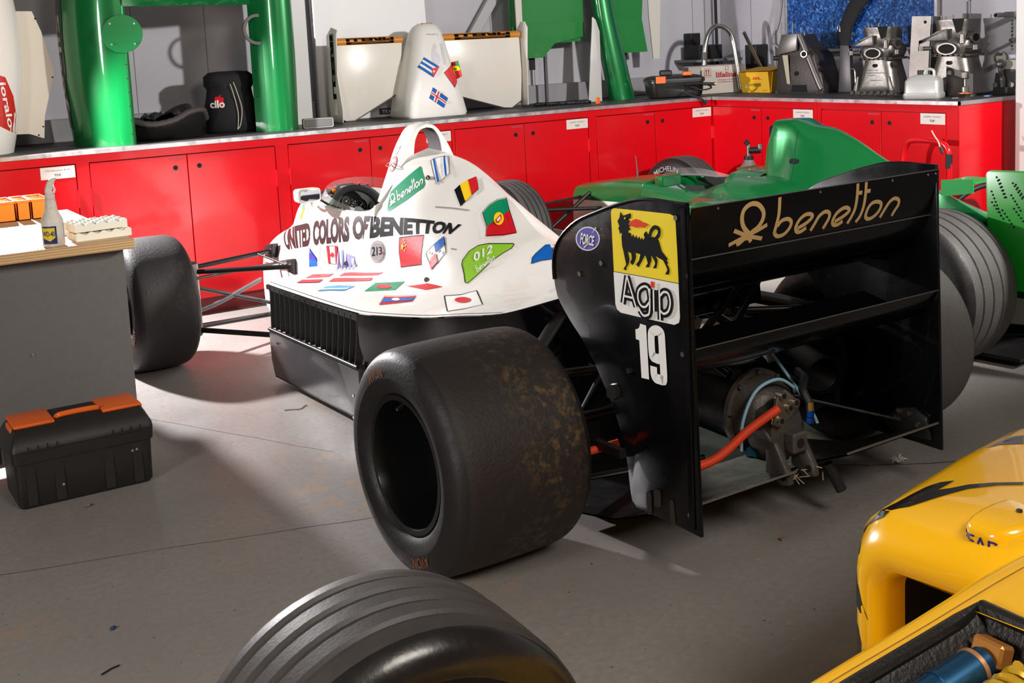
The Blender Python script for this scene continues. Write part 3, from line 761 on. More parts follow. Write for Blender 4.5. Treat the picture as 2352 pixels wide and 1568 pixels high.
gb.loft([rings[-1][n0 // 2:], rc[0][-(n0 - n0 // 2):]], False)
rt = body([y for y in ty if y <= 2.4001], fT)
gb.loft(rc + rt, False)
rt2 = body([y for y in ty if y > 2.4001], fT)
gb.loft([rt[-1][:n0 // 2 + 1], rt2[0][:n0 // 2 + 1]], False)
gb.loft([rt[-1][-(n0 - n0 // 2):], rt2[0][n0 // 2:]], False)
gb.loft(rt2, False)
gb.add(rt2[-1], [tuple(range(n0))])                    # front bulkhead
gb.add(rings[0], [tuple(range(n0))])                   # rear closing
BODY = obj('bodywork', gb, white_paint, CAR, 40, weld=True)
BODY.data.materials.append(mat('cockpit_green', (0, 128, 74), .5))
for p in BODY.data.polygons:
    if 1.606 < p.center.y < 2.402 and abs(p.center.x) < .246 and p.center.z < .745 and p.center.z > .41 and abs(p.normal.y) < .7: p.material_index = 1
BODY['label'] = 'white bodywork of tub, engine cover and sidepod tops'
def wrap(d, org, off=0.0011):
    """project (u, v) given by org(u, v) along direction d on the bodywork"""
    d = Vector(d).normalized()
    def fn(u, v, l):
        o = Vector(org(u, v))
        h = BVB.ray_cast(o - d * 1.5, d)
        if h[0] is None:
            h = BVB.find_nearest(o)
        n = h[1]
        if n.dot(d) > 0: n = -n
        return h[0] + n * off * (l + 1)
    return fn
side_fn = wrap((1, 0, 0), lambda u, v: (-.3, u, v))       # u along the car, v height
deck_fn = wrap((0, 0, -1), lambda u, v: (u, v, .6))       # u across, v along

# roll hoop fairing: an arch with an open duct through it
def hoop_ring(y, outer, inner):
    o = [Vector((-x, y, z)) for x, z in outer]
    full = spline(o, 5)
    full = full + [Vector((-p.x, p.y, p.z)) for p in full[::-1][1:]]
    i = spline([Vector((-x, y, z)) for x, z in inner], 5)
    i = i + [Vector((-p.x, p.y, p.z)) for p in i[::-1][1:]]
    return full, i
ho = [(.205, .80), (.172, .87), (.145, .93), (.116, 1.0), (.083, 1.058), (.045, 1.105), (0, 1.120)]
hi = [(.068, .975), (.066, 1.0), (.061, 1.035), (.051, 1.065), (.03, 1.093), (0, 1.101)]
g = G()
R = []
for y, ks, kz in ((1.603, .97, .985), (1.615, 1.0, 1.0), (1.663, 1.0, 1.0), (1.70, .985, .99), (1.713, .96, .975)):
    o_, i_ = hoop_ring(y - .0, [(x * ks, .85 + (z - .85) * kz) for x, z in ho], [(x * (2 - ks), z + (1 - kz) * .05) for x, z in hi])
    R.append(o_ + i_[::-1])
g.loft(R, True, False)
# end faces between outer and inner arch
m_ = len(R[0]) // 2
for r_ in (R[0], R[-1]):
    for k in range(m_ - 1):
        g.add([r_[k], r_[k + 1], r_[2 * m_ - 2 - k], r_[2 * m_ - 1 - k]], [(0, 1, 2, 3)])
HOOP = obj('roll_hoop_fairing', g, white_paint, CAR, 40)
_v, _p = [], []
for _o in (BODY, HOOP):
    _k = len(_v)
    _v += [tuple(v.co) for v in _o.data.vertices]; _p += [tuple(i + _k for i in p.vertices) for p in _o.data.polygons]
BVB = BVHTree.FromPolygons(_v, _p)
g = G()
hh = [[Vector((-x * .985, y, z - .001)) for x, z in hi] + [Vector((x * .985, y, z - .001)) for x, z in hi[::-1][1:]] for y in (1.608, 1.708)]
g.loft(hh, False)
obj('hoop_duct_lining', g, mat('worn_grey_lining', (74, 70, 72), .7, var=.3, vscale=30), CAR, 40)
# headrest bulkhead and cockpit
g = G()
hb = [(-.235, .45), (-.245, .62), (-.25, .77), (-.205, .83), (-.155, .90), (-.09, .97), (.09, .97), (.155, .90), (.205, .83), (.25, .77), (.245, .62), (.235, .45)]
g.prism([(x, z) for x, z in hb], 1, 1.585, 1.606)
obj('cockpit_bulkhead', g, mat('white_inside', (214, 212, 208), .5), CAR, 30)
ck_green = mat('cockpit_green', (0, 128, 74), .5)
g = G()
for s in (-1, 1):
    g.add([(s * .236, 1.62, .74), (s * .232, 2.40, .74), (s * .2, 2.40, .36), (s * .2, 1.62, .36)], [(0, 1, 2, 3)])
g.add([(-.2, 1.62, .36), (.2, 1.62, .36), (.2, 2.40, .36), (-.2, 2.40, .36)], [(0, 1, 2, 3)])
obj('cockpit_lining', g, [ck_green], CAR, 0)
g = G()
g.prism([(1.63, .40), (1.98, .38), (2.0, .46), (1.78, .47), (1.70, .70), (1.63, .76)], 0, -.19, .19, 0, .02)
obj('seat', g, mat('seat_black', (26, 25, 26), .8), CAR, 40)
# windscreen: clear wrap round the front of the opening
clear = mat('clear_screen', (250, 244, 244), .05, alpha=.16, spec=.8)
g = G(); R1 = []; R2 = []
for i in range(25):
    a = pi * i / 24
    x = -.245 * cos(a); yy = 1.86 + .56 * sin(a) ** .55 if 0 < i < 24 else 1.86
    zz = .748 + .03 * max(0, (yy - 1.86) / .56)
    hgt = .012 + .048 * sin(a)
    R1.append(Vector((x, yy, zz))); R2.append(Vector((x * .95, yy - .06 * sin(a), zz + hgt)))
g.loft([R1, R2, [p + Vector((0, -.003, .0005)) for p in R2], [p + Vector((0, -.003, 0)) for p in R1]], False)
obj('windscreen', g, clear, CAR, 60)
# dash, gauges, switches
DY = 2.385
dash_m = mat('dash_black', (22, 22, 24), .5)
g = G(); g.prism([(-.205, .66), (-.185, .75), (-.13, .785), (-.07, .79), (-.06, .805), (.03, .805), (.04, .793), (.10, .788), (.14, .76), (.205, .70), (.2, .56), (-.2, .56)], 1, DY, DY + .03, 0, .004)
dash = obj('dashboard', g, dash_m, CAR)
g = G(); g.bx(-.048, .014, DY - .003, DY, .783, .799, 0, .002)
obj('display', g, mat('lcd_grey', (180, 182, 176), .3), dash)
obj('warning_light', G().tube([(-.082, DY - .012, .779), (-.082, DY, .779)], .011, 14), mat('amber_lens', (236, 120, 20), .25), dash)
for x, z, r in ((.040, .684, .048), (-.022, .724, .027), (.125, .684, .026), (-.046, .690, .021), (-.02, .655, .022)):
    q = obj('gauge', G().lathe([(0, -.004), (r * .9, -.004), (r * .92, -.010), (r, -.010), (r, 0)], (x, DY, z), (0, 1, 0), 28), [mat('gauge_face', (14, 14, 15), .4)], dash)
    fn = planefn((x, DY - .0045, z), (1, 0, 0), (0, 0, 1), (0, -1, 0), .0004)
    sh = [([[(r * .62 * cos(a), r * .62 * sin(a)), (r * .82 * cos(a - .03), r * .82 * sin(a - .03)), (r * .82 * cos(a + .03), r * .82 * sin(a + .03))] for a in [-.7 + i * .38 for i in range(13)]], 0),
          (stroke([(-r * .1, -r * .1), (r * .5, r * .42)], r * .09, smooth=False), 1), ([ell(0, 0, r * .12, r * .12, 10)], 0)]
    sticker('dial_marks', sh, fn, [ink_white, ink_red if r < .04 else ink_white], q)
for x, z in ((-.150, .762), (-.150, .738), (.055, .797), (.10, .79)):
    q = obj('switch', G().tube([(x, DY, z), (x - .004, DY - .018, z + .008)], [.005, .003], 8), steel, dash)
for x, z in ((-.122, .762), (-.098, .762), (-.122, .740)):
    obj('switch_tag', G().bx(x - .009, x + .009, DY - .002, DY, z - .004, z + .004), paper, dash, 0)
# steering wheel
g = G(); ax = Vector((0, -1, .42)).normalized(); c = Vector((-.012, 2.285, .672))
u = Vector((1, 0, 0)); w = ax.cross(u)
g.tube([c + (u * cos(a) + w * sin(a)) * .128 for a in [2 * pi * i / 40 for i in range(40)]], .0165, 10, 0, False, True)
sw = obj('steering_wheel', g, mat('suede_black', (38, 36, 36), .95, bump=.3, bscale=300), CAR)
g = G()
for a in (0, pi, -pi / 2):
    g.box(c + (u * cos(a) + w * sin(a)) * .065, (.11 if a != -pi / 2 else .022, .022 if a != -pi / 2 else .11, .004), 0, 0, Matrix((u, w, ax)).transposed())
g.tube([c - ax * .012, c + ax * .01], .032, 18)
obj('spokes', g, mat('spoke_black', (20, 20, 21), .4), sw)
obj('steering_column', G().tube([c - ax * .012, c - ax * .09], .016, 12), black_satin, sw)

# ------------------------------------------------------------------ black flanks below the white deck
BORD = [(2.125, .56, .4395), (1.6, .56, .443), (1.4, .56, .448), (1.2, .56, .456), (1.0, .54, .476), (.8, .51, .499), (.6, .495, .536), (.41, .45, .566), (.31, .41, .596), (.24, .31, .626)]
bp_ = spline(BORD, 6)      # (y, x, z)
for s in (-1, 1):
    g = G(); A = []; Bt = []; C = []
    for p in bp_:
        if p.x > 1.24: continue
        k = max(0, min(1, (1.24 - p.x) / 1.0))
        A.append((s * (p.y + .001), p.x, p.z)); Bt.append((s * (p.y - .003 - .05 * k), p.x, p.z - .12 - .02 * k)); C.append((s * (p.y - .02 - .11 * k), p.x + .02 * k, .26 + .04 * k))
    D = [(s * (abs(c_[0]) - .01), c_[1], .05) for c_ in C]
    g.loft([A, Bt, C, D], False)
    obj('rear_flank', g, black_gloss, CAR, 50)
    # lower side panel, rail and floor edge
    g = G()
    g.prism([(2.09, .036), (2.115, .10), (2.12, .235), (1.24, .235), (1.24, .05), (1.30, .036)], 0, s * .545, s * .563, 0, .003)
    lp = obj('lower_side_panel', g, mat('satin_charcoal_panel', (58, 57, 60), .32, coat=.2, rvar=.08, vscale=4), CAR, 35)
    obj('panel_rail', G().bx(s * .556, s * .570, 1.25, 2.118, .236, .247, 0, .002), black_satin, CAR)
    obj('top_rail', G().prism([(2.122, .437), (1.6, .441), (1.24, .452), (1.24, .424), (1.6, .418), (2.122, .418)], 0, s * .548, s * .5605), black_satin, CAR, 0)
    for yy, zz in ((2.03, .19), (1.50, .243), (1.30, .12), (1.31, .03), (1.26, .243)):
        bolt(lp, (s * .563, yy, zz), (s, 0, 0), .006)
    if s < 0:
        pt = [(1.42, .225), (1.36, .14), (1.30, .05), (1.245, .05), (1.245, .225)]
        obj('patch_panel', G().prism(pt, 0, -.5645, -.5625), mat('patch_grey', (72, 70, 72), .35), lp, 0)
    # radiator and vertical louvres
    obj('radiator', G().bx(s * .528, s * .536, 1.26, 2.10, .245, .435), mat('radiator_core', (176, 174, 178), .5, bump=.8, bscale=500), CAR, 0)
    nl = 17
    base = None
    for i in range(nl):
        y = 2.09 - (2.09 - 1.275) * i / (nl - 1)
        zt = .436 + max(0, 1.6 - y) * .03
        g = G()
        lean = .012 + .03 * i / nl
        R_ = []
        for k in range(6):
            f_ = k / 5; z = .247 + (zt - .247) * f_
            bow = lean * sin(f_ * pi / 2) 
            R_.append([(s * .562, y - bow + .005, z), (s * .562, y - bow + .001, z), (s * .538, y - bow - .012, z), (s * .538, y - bow - .008, z)])
        g.loft(R_, True, True)
        obj('louvre', g, black_satin, CAR, 40)
obj('floor_pan', G().prism([(-.56, 2.09), (-.5, 2.1), (.5, 2.1), (.56, 2.09), (.56, 1.2), (.45, .45), (.42, 0), (-.42, 0), (-.45, .45), (-.56, 1.2)], 2, .028, .04), black_satin, CAR, 0)

# ------------------------------------------------------------------ tyres
rubber = mat('tyre_rubber', (25, 22, 22), .55, bump=.10, bscale=120, var=.25, vscale=9, rvar=.12)
def tread_mat(name, dust=(100, 76, 48), amt=1.0, lo=.40, hi=.62, base=(34, 29, 27)):
    m = bpy.data.materials.new(name); m.use_nodes = True
    nt = m.node_tree; N = nt.nodes; L = nt.links; b = N['Principled BSDF']
    tc = N.new('ShaderNodeTexCoord')
    def nz(s, d=7, r=.65):
        n = N.new('ShaderNodeTexNoise'); n.inputs['Scale'].default_value = s; n.inputs['Detail'].default_value = d; n.inputs['Roughness'].default_value = r
        L.new(tc.outputs['Object'], n.inputs['Vector']); return n
    def rp(n, a, b_, c0, c1):
        r = N.new('ShaderNodeValToRGB'); e = r.color_ramp.elements
        e[0].position, e[1].position = a, b_; e[0].color = tuple(c0) + (1,); e[1].color = tuple(c1) + (1,)
        L.new(n.outputs['Fac'], r.inputs['Fac']); return r
    a = rp(nz(6), lo, hi, (0, 0, 0), (1, 1, 1)); c = rp(nz(42), .48, .62, (0, 0, 0), (amt, amt, amt))
    sep = N.new('ShaderNodeSeparateXYZ'); L.new(tc.outputs['Object'], sep.inputs[0])
    mr = N.new('ShaderNodeMapRange'); mr.inputs['From Min'].default_value = -.12; mr.inputs['From Max'].default_value = .08
    L.new(sep.outputs['X'], mr.inputs['Value'])
    m1 = N.new('ShaderNodeMath'); m1.operation = 'MULTIPLY'; L.new(a.outputs['Color'], m1.inputs[0]); L.new(c.outputs['Color'], m1.inputs[1])
    m2 = N.new('ShaderNodeMath'); m2.operation = 'MULTIPLY'; L.new(m1.outputs[0], m2.inputs[0]); L.new(mr.outputs['Result'], m2.inputs[1])
    mx = N.new('ShaderNodeMix'); mx.data_type = 'RGBA'
    S = [i for i in mx.inputs if i.type == 'RGBA']
    S[0].default_value = srgb(base) + (1,); S[1].default_value = srgb(dust) + (1,)
    L.new(m2.outputs[0], mx.inputs['Factor'])
    L.new([o for o in mx.outputs if o.type == 'RGBA'][0], b.inputs['Base Color'])
    b.inputs['Roughness'].default_value = .6
    bp2 = N.new('ShaderNodeBump'); bp2.inputs['Strength'].default_value = .35; bp2.inputs['Distance'].default_value = .006
    L.new(nz(90, 4).outputs['Fac'], bp2.inputs['Height']); L.new(bp2.outputs['Normal'], b.inputs['Normal'])
    return m
dusty = tread_mat('dusty_slick_tread')
rim_black = mat('rim_black', (16, 15, 16), .35, coat=.2)
letter_orange = mat('tyre_letter_orange', (128, 72, 40), .7)
letter_grey = mat('tyre_letter_grey', (92, 88, 88), .7)

def tyre(parent, c, R, w, out=-1, grooves=0, tread=None, letters=None, lm=None, name='tyre', rimr=.182, dish=.10, gw=.007, crown=.006, shoulder=.035, label=None):
    """tyre with its axle along local x; out = -1 outer face towards -x. The tyre object sits at the wheel centre."""
    h = w / 2
    half = [(rimr, -h + .035), (rimr + .012, -h + .022), (rimr + .03, -h + .008), (rimr + .055, -h), (R - .07, -h), (R - .05, -h + .003), (R - .028, -h + .012), (R - .012, -h + .028), (R - .005, -h + .045)]
    sm = spline([(r, x, 0) for r, x in half], 4)
    pr = [(p.x, p.y) for p in sm]
    xs0 = -h + .045
    flatpart = []
    if grooves:
        span = 2 * (h - .05); gx = [-span / 2 + span * (i + .5) / grooves for i in range(grooves)]
        gx = [x * (1.0 if grooves > 3 else .9) for x in gx]
        for x in gx:
            for dx, dr in ((-gw, 0), (-gw * .6, -.006), (gw * .6, -.006), (gw, 0)):
                flatpart.append((R - crown * (x / h) ** 2 + dr, x + dx))
    else:
        flatpart = [(R - crown * (x / h) ** 2, x) for x in arr(xs0 + .02, -xs0 - .02, 8)]
    pr2 = pr + flatpart + [(r, -x) for r, x in pr[::-1]]
    tm = [rubber, tread] if tread else [rubber]
    g = G(); n = 72
    g.lathe(pr2, (0, 0, 0), (1, 0, 0), n)
    if tread:
        k = 0; L_ = len(pr2) - 1
        for i in range(len(g.f)):
            j = i % L_
            if len(pr) - 3 <= j <= L_ - len(pr) + 2: g.m[i] = 1
    t_ = obj(name, g, tm, parent, 40)
    t_.location = c
    if label: t_['label'] = label
    # rim: barrel, lips and recessed centre
    g = G()
    o_ = out
    g.lathe([(rimr + .010, o_ * (h - .028)), (rimr + .010, o_ * (h - .018)), (rimr - .004, o_ * (h - .018)), (rimr - .012, o_ * (h - .05)), (rimr - .02, o_ * (h - dish - .06)), (rimr - .03, o_ * (h - dish - .09)), (.05, o_ * (h - dish - .10)), (0, o_ * (h - dish - .10))], (0, 0, 0), (1, 0, 0), 48)
    g.lathe([(rimr + .010, -o_ * (h - .028)), (rimr + .010, -o_ * (h - .018)), (rimr - .004, -o_ * (h - .018)), (rimr - .02, -o_ * (h - .06)), (rimr - .03, -o_ * (h - .12)), (.06, -o_ * (h - .13))], (0, 0, 0), (1, 0, 0), 48)
    rim = obj('wheel_rim', g, rim_black, t_, 40)
    g = G()
    g.tube([(o_ * (h - dish - .10), 0, 0), (o_ * (h - dish - .055), 0, 0)], .028, 6)
    obj('wheel_nut', g, steel_dull, t_)
    g = G(); g.tube([(o_ * (h - .055), .05, rimr - .03), (o_ * (h - .03), .045, rimr - .04)], .005, 8)
    obj('valve', g, steel_dull, t_)
    for txt, a0, r0, hgt, da, side in (letters or []):
        T, tw = text_tris(txt, .012)
        X = side * h
        def fn(u, v, l, a0=a0, r0=r0, hgt=hgt, da=da, tw=tw, X=X, side=side):
            a = a0 + da * (u / tw); r = r0 + v * hgt
            return Vector((X + side * .0012, sin(a) * r, cos(a) * r))
        sticker('tyre_lettering', [(T, 0)], fn, [lm or letter_orange], t_, .08)
    return t_

RR_, WR_ = .319, .446
tyre(CAR, (-.84, 0, RR_), RR_, WR_, -1, 0, dusty, [('AVON', .60, .245, .030, -.36, -1), ('AVON', 3.7, .245, .030, -.36, -1)], letter_orange, label='wide dusty slick at the left rear')
tyre(CAR, (.84, 0, RR_), RR_, WR_, 1, 0, tread_mat('lit_slick_tread', (120, 116, 112), .5, .45, .7, (96, 92, 91)), [('EUROPRINT', .9, .235, .022, -.6, -1)], mat('tyre_emboss', (44, 41, 42), .6), label='slick at the right rear, tread greyed as if lit')  # tread colour lightened in place of light from the right
tyre(CAR, (-.889, 2.744, .3116), .3116, .309, -1, 0, tread_mat('rubbed_slick_tread', (92, 86, 80), .5, .5, .7, (40, 37, 38)), [('AVON', -1.8, .24, .03, -.34, -1)], letter_orange, label='front left slick')
tyre(CAR, (.889, 2.744, .3116), .3116, .309, 1, 0, None, label='front right slick')

# ------------------------------------------------------------------ suspension
arm = mat('black_suspension_tube', (22, 21, 23), .38, coat=.2)
def rod(p, q, r, parent=CAR, m=arm, name='suspension_arm', flat_=None):
    return obj(name, G().tube([p, q], r, 12, flat=flat_), m, parent)
for s in (-1, 1):
    rod((s * .72, 2.744, .445), (s * .232, 2.80, .465), .012)
    rod((s * .72, 2.744, .43), (s * .275, 2.46, .433), .012)
    rod((s * .33, 2.775, .462), (s * .30, 2.478, .437), .006)
    rod((s * .72, 2.744, .37), (s * .20, 2.95, .165), .010)
    rod((s * .70, 2.70, .40), (s * .23, 2.60, .44), .007, m=steel_dull)
    rod((s * .74, 2.744, .16), (s * .22, 2.93, .115), .013)
    rod((s * .74, 2.744, .16), (s * .26, 2.30, .11), .013)
    g = G(); g.prism([(2.76, .505), (2.86, .49), (2.865, .42), (2.78, .43)], 0, s * .225, s * .262, 0, .004)
    obj('pickup_bracket', g, arm, CAR, 40)
    g = G(); g.prism([(2.43, .475), (2.50, .465), (2.50, .405), (2.43, .40)], 0, s * .268, s * .30, 0, .004)
    obj('pickup_bracket', g, arm, CAR, 40)
    obj('joint', G().tube([(s * .285, 2.46, .40), (s * .285, 2.46, .46)], .010, 10), steel, CAR)
    g = G(); g.bx(s * .66, s * .76, 2.70, 2.79, .12, .48, 0, .01)
    obj('upright', g, steel_dull, CAR)
    # brake hose pair
    hp = spline([(s * .70, 2.70, .245), (s * .55, 2.78, .255), (s * .40, 2.88, .275), (s * .25, 2.97, .30)], 8)
    obj('brake_hose', G().tube(hp, .007, 8), mat('hose_grey', (104, 100, 104), .5), CAR)
    obj('brake_hose', G().tube([p + Vector((0, 0, -.012)) for p in hp], .005, 8), mat('hose_grey', (104, 100, 104), .5), CAR)
    # rear
    rod((s * .62, .03, .47), (s * .14, -.02, .44), .014)
    rod((s * .62, .03, .47), (s * .20, .36, .46), .016)
    rod((s * .62, -.03, .16), (s * .12, -.18, .17), .014, flat_=.6)
    rod((s * .62, .03, .16), (s * .20, .38, .15), .014)
    rod((s * .60, -.06, .20), (s * .17, .10, .53), .016)
    rod((s * .60, 0, .32), (s * .10, -.05, .33), .020, name='drive_shaft')
    rod((s * .60, .05, .48), (s * .10, .42, .62), .024, name='exhaust_pipe')
    g = G(); g.bx(s * .585, s * .635, -.09, .09, .14, .50, 0, .012)
    obj('upright', g, arm, CAR)
    g = G(); g.lathe([(.05, s * .56), (.135, s * .56), (.135, s * .585), (.05, s * .585)], (0, 0, .319), (1, 0, 0), 32, loop=True)
    obj('brake_disc', g, mat('disc_grey', (60, 58, 56), .5, metal=.7), CAR)
p = Vector((-.63, -.17, .3))
obj('duct_tag', G().bx(-.52, -.50, -.28, -.16, .285, .31), mat('tag_black', (22, 22, 20), .5), CAR, 0)

# ------------------------------------------------------------------ rear wing
EPO = [(-.556, 1.022), (-.482, 1.022), (-.372, 1.016), (-.273, .993), (-.179, .963), (-.095, .932), (-.028, .889), (.014, .843), (.029, .80), (.029, .746), (.016, .698), (-.01, .665), (-.047, .629), (-.091, .592), (-.135, .548), (-.165, .509), (-.181, .486), (-.224, .427), (-.254, .364), (-.277, .301), (-.29, .201), (-.297, .166), (-.316, .151), (-.48, .152), (-.575, .149)]
EPS = [(-.556, 1.022)] + [(p.x, p.y) for p in spline([(a, b, 0) for a, b in EPO[1:-3]], 3)] + EPO[-3:]
eps = []
for s in (-1, 1):
    g = G(); g.prism(EPS, 0, s * .4985, s * .4885, 0, .0015)
    e = obj('wing_end_plate', g, black_gloss, CAR, 30)
    eps.append(e)
    g = G(); g.tube([(s * .4985, a, b) for a, b in [(-.553, 1.018)] + EPS[2:26]], .004, 8)
    obj('edge_roll', g, black_gloss, e)
    g = G(); g.bx(s * .4985, s * .505, -.556, -.535, .16, 1.01, 0, .003); g.xf(Matrix.Translation((0, 0, 0)))
    obj('rear_rib', g, black_gloss, e)
E0 = eps[0]
efn = planefn((-.4985, 0, 0), (0, 1, 0), (0, 0, 1), (-1, 0, 0), .0005)
ag_yellow = mat('emblem_yellow', (250, 220, 40), .35, coat=.2)
ag_red = mat('emblem_red', (226, 60, 30), .35)
sh = [([AG_ALL], 0), ([AG_WHITE], 1), (stroke(AG_LINE, .0016, smooth=False), 2), ([DOG], 2), (stroke(DOG_TAIL, .0105), 2), ([DOG_FLAME], 3), ([DOG_EYE], 0)]
sticker('fuel_emblem', sh, efn, [ag_yellow, ink_white, ink_black, ag_red], E0)
let = AG_A + AG_G + AG_I + AG_P
sh = [(sum([stroke(p, .0215, smooth=len(p) > 2) for p in let], []), 0), (sum([stroke(p, .0058, smooth=len(p) > 2) for p in let], []), 1), ([AG_DOT], 2)]
sticker('fuel_lettering', [([], 0)] * 7 + sh, efn, [ink_black, ink_white, ag_red], E0)
nine = [([NINE1], 0), (stroke(NINE_O, .027, True), 0), (stroke(NINE_H, .027), 0)]
sticker('race_number', nine, efn, [ink_white], E0)
FQ = FORCE_Q
def bil(q):
    return lambda T: [[(q[0][0] * (1 - u) * (1 - v) + q[1][0] * u * (1 - v) + q[2][0] * u * v + q[3][0] * (1 - u) * v, q[0][1] * (1 - u) * (1 - v) + q[1][1] * u * (1 - v) + q[2][1] * u * v + q[3][1] * (1 - u) * v) for u, v in t_] for t_ in T]
purple = mat('badge_purple', (92, 84, 178), .4)
T, tw = text_tris('FORCE', .03)
tt = bil(FQ)([[(x / tw, y) for x, y in t_] for t_ in T])
tt2 = [[(a - .002, b - .002) for a, b in t_] for t_ in tt]
sticker('round_badge', [([FORCE[0]], 0), ([FORCE[1]], 1), (tt2, 2), (tt, 0), (FORCE_B, 0)], efn, [ink_white, purple, ink_black], E0)
for a, b in EP_BOLTS:
    bolt(E0, (-.4985, a, b), (-1, 0, 0), .008, .004, steel)
g = G(); g.prism(EP_PLATE, 0, -.5025, -.4985)
obj('fixing_plate', g, steel, E0, 0)
for q in EP_SLOT:
    obj('slot_cover', G().prism(q, 0, -.501, -.4985), mat('slot_strip', (44, 38, 32), .5), E0, 0)

def foil(pts, th, x0, x1, n=6):
    """wing element: pts is a list of (y, z) along the chord from the leading to the trailing edge, th thickness"""
    c = spline([(a, b, 0) for a, b in pts], n); N_ = len(c)
    up, lo = [], []
    for i, p in enumerate(c):
        t_ = (c[min(i + 1, N_ - 1)] - c[max(i - 1, 0)]).normalized(); nn = Vector((-t_.y, t_.x, 0))
        f_ = i / (N_ - 1); k = th * (1.9 * sqrt(max(f_, .002)) * (1 - f_) + .04)
        up.append(p + nn * k); lo.append(p - nn * k)
    ring = up + lo[::-1]
    g_ = G(); g_.loft([[(x, p.x, p.y) for p in ring] for x in (x0, x1)], True, True)
    return g_
obj('wing_flap', foil([(-.530, .872), (-.548, .945), (-.562, 1.008)], .006, -.4885, .4885), black_gloss, CAR, 40)
obj('wing_second_element', foil([(-.40, .772), (-.455, .782), (-.503, .822), (-.530, .868)], .012, -.4885, .4885), black_gloss, CAR, 40)
obj('wing_main_plane', foil([(-.04, .78), (-.12, .742), (-.26, .720), (-.38, .742), (-.44, .79)], .022, -.4885, .4885), black_gloss, CAR, 40)
obj('beam_wing', foil([(-.28, .60), (-.36, .545), (-.46, .555), (-.53, .60), (-.562, .645)], .016, -.4885, .4885), black_gloss, CAR, 40)
trim_l = mat('bare_edge', (150, 146, 142), .35, metal=.8)
for y_, z_ in ((-.5635, 1.0085), (-.5345, .8705), (-.563, .645)):
    obj('edge_strip', G().bx(-.4885, .4885, y_ - .0012, y_ + .0012, z_ - .0012, z_ + .0012), trim_l, CAR, 0)
for x in (-.40, -.02, .28, .44, .475):
    bolt(CAR, (x, -.562, .997), (0, -1, .2), .004, .003)
# maker's script on the flap
A_ = Vector((0, -.562, 1.008)); B_ = Vector((0, -.530, .872)); dv = (A_ - B_).normalized()
_fl = bpy.data.objects['wing_flap'].data
BVF = BVHTree.FromPolygons([tuple(v.co) for v in _fl.vertices], [tuple(p.vertices) for p in _fl.polygons])
def ffn(u, v, l):
    o = B_ + Vector((u, 0, 0)) + dv * v
    h = BVF.ray_cast(o + Vector((0, -.3, 0)), Vector((0, 1, 0)))
    return (h[0] if h[0] is not None else o) + Vector((0, -.0012, 0))
sh = [(sum([stroke(p, .0115, smooth=len(p) > 2) for p in BEN], []) + stroke(BEN_O, .0115, True), 0), (sum([stroke(p, .0135) for p in BEN_K[:1]] + [stroke(p, .0115) for p in BEN_K[1:]], []), 0)]
sticker('gold_script', sh, ffn, [ink_gold], bpy.data.objects['wing_flap'], .02)

# ------------------------------------------------------------------ tail: gearbox, diffuser, struts
mag = mat('cast_magnesium', (104, 98, 92), .5, metal=.55, bump=.25, bscale=60, var=.4, vscale=9)
GX = -.045
g = G()
g.lathe([(.0, -.10), (.04, -.098), (.075, -.085), (.098, -.055), (.108, -.02), (.112, -.004), (.124, -.002), (.124, .014), (.11, .016)], (GX, -.335, .335), (0, 1, 0), 40)
gb_ = obj('gearbox', g, mag, CAR, 35)
g = G(); g.lathe([(.108, .016), (.104, .10), (.10, .24), (.0, .24)], (GX, -.335, .335), (0, 1, 0), 32); g.bx(GX - .05, GX + .05, -.31, -.12, .41, .47, 0, .012)
obj('gear_case', g, mat('dark_case', (40, 38, 37), .5, metal=.4, bump=.15, bscale=50), gb_, 35)
for i in range(9):
    a = 2 * pi * i / 9 + .2
    bolt(gb_, (GX + .118 * cos(a), -.336, .335 + .118 * sin(a)), (0, -1, 0), .0075, .014, steel_dull)
obj('dome_rib', G().tube([(GX + .085 * cos(a), -.395 - .012 * sin(a) ** 2, .335 + .05 * sin(a)) for a in arr(pi, 2 * pi, 10)], .004, 6), mag, gb_)
obj('drain_plug', G().tube([(GX + .03, -.405, .345), (GX + .032, -.425, .345)], .012, 12), mat('plug_bronze', (150, 110, 70), .4, metal=.8), gb_)
g = G()
g.prism([(-.125, .37), (-.075, .40), (-.02, .375), (.005, .32), (.0, .235), (-.115, .225), (-.14, .28)], 1, -.475, -.38, 0, .012)
g.tube([(-.135, -.44, .29), (-.02, -.44, .325)], .034, 16)
obj('tail_casting', g, mag, gb_, 35)
obj('tail_block', G().bx(-.085, -.028, -.515, -.46, .255, .315, 0, .006), mag, gb_)
obj('tail_bore', G().tube([(-.060, -.514, .285), (-.060, -.5165, .285)], .014, 16), void_black, gb_)
for x in (-.125, -.022):
    g = G(); g.prism([(-.45, .30), (-.485, .295), (-.535, .215), (-.54, .185), (-.51, .178), (-.45, .20)], 0, x - .010, x + .012, 0, .005)
    lg = obj('tow_lug', g, mag, gb_, 35)
    obj('lug_eye', G().tube([(x - .0105, -.518, .205), (x - .012, -.518, .205)], .011, 14), void_black, lg)
g = G(); g.prism([(-.125, .425), (-.095, .445), (-.035, .395), (-.04, .37), (-.115, .335), (-.14, .35)], 1, -.492, -.480, 0, .003)
for a, b in ((-.118, .358), (-.082, .388), (-.108, .428), (-.058, .398)):
    g.tube([(a, -.478, b), (a, -.502, b)], .0125, 14)
obj('link_plate', g, mat('link_steel', (160, 150, 136), .35, metal=.9), gb_, 35)
for a, b in ((-.118, .358), (-.082, .388), (-.108, .428), (-.058, .398)):
    obj('link_bore', G().tube([(a, -.5015, b), (a, -.503, b)], .008, 12), void_black, gb_)
orange_hose = mat('orange_red_sleeve', (232, 66, 24), .6, bump=.1, bscale=200)
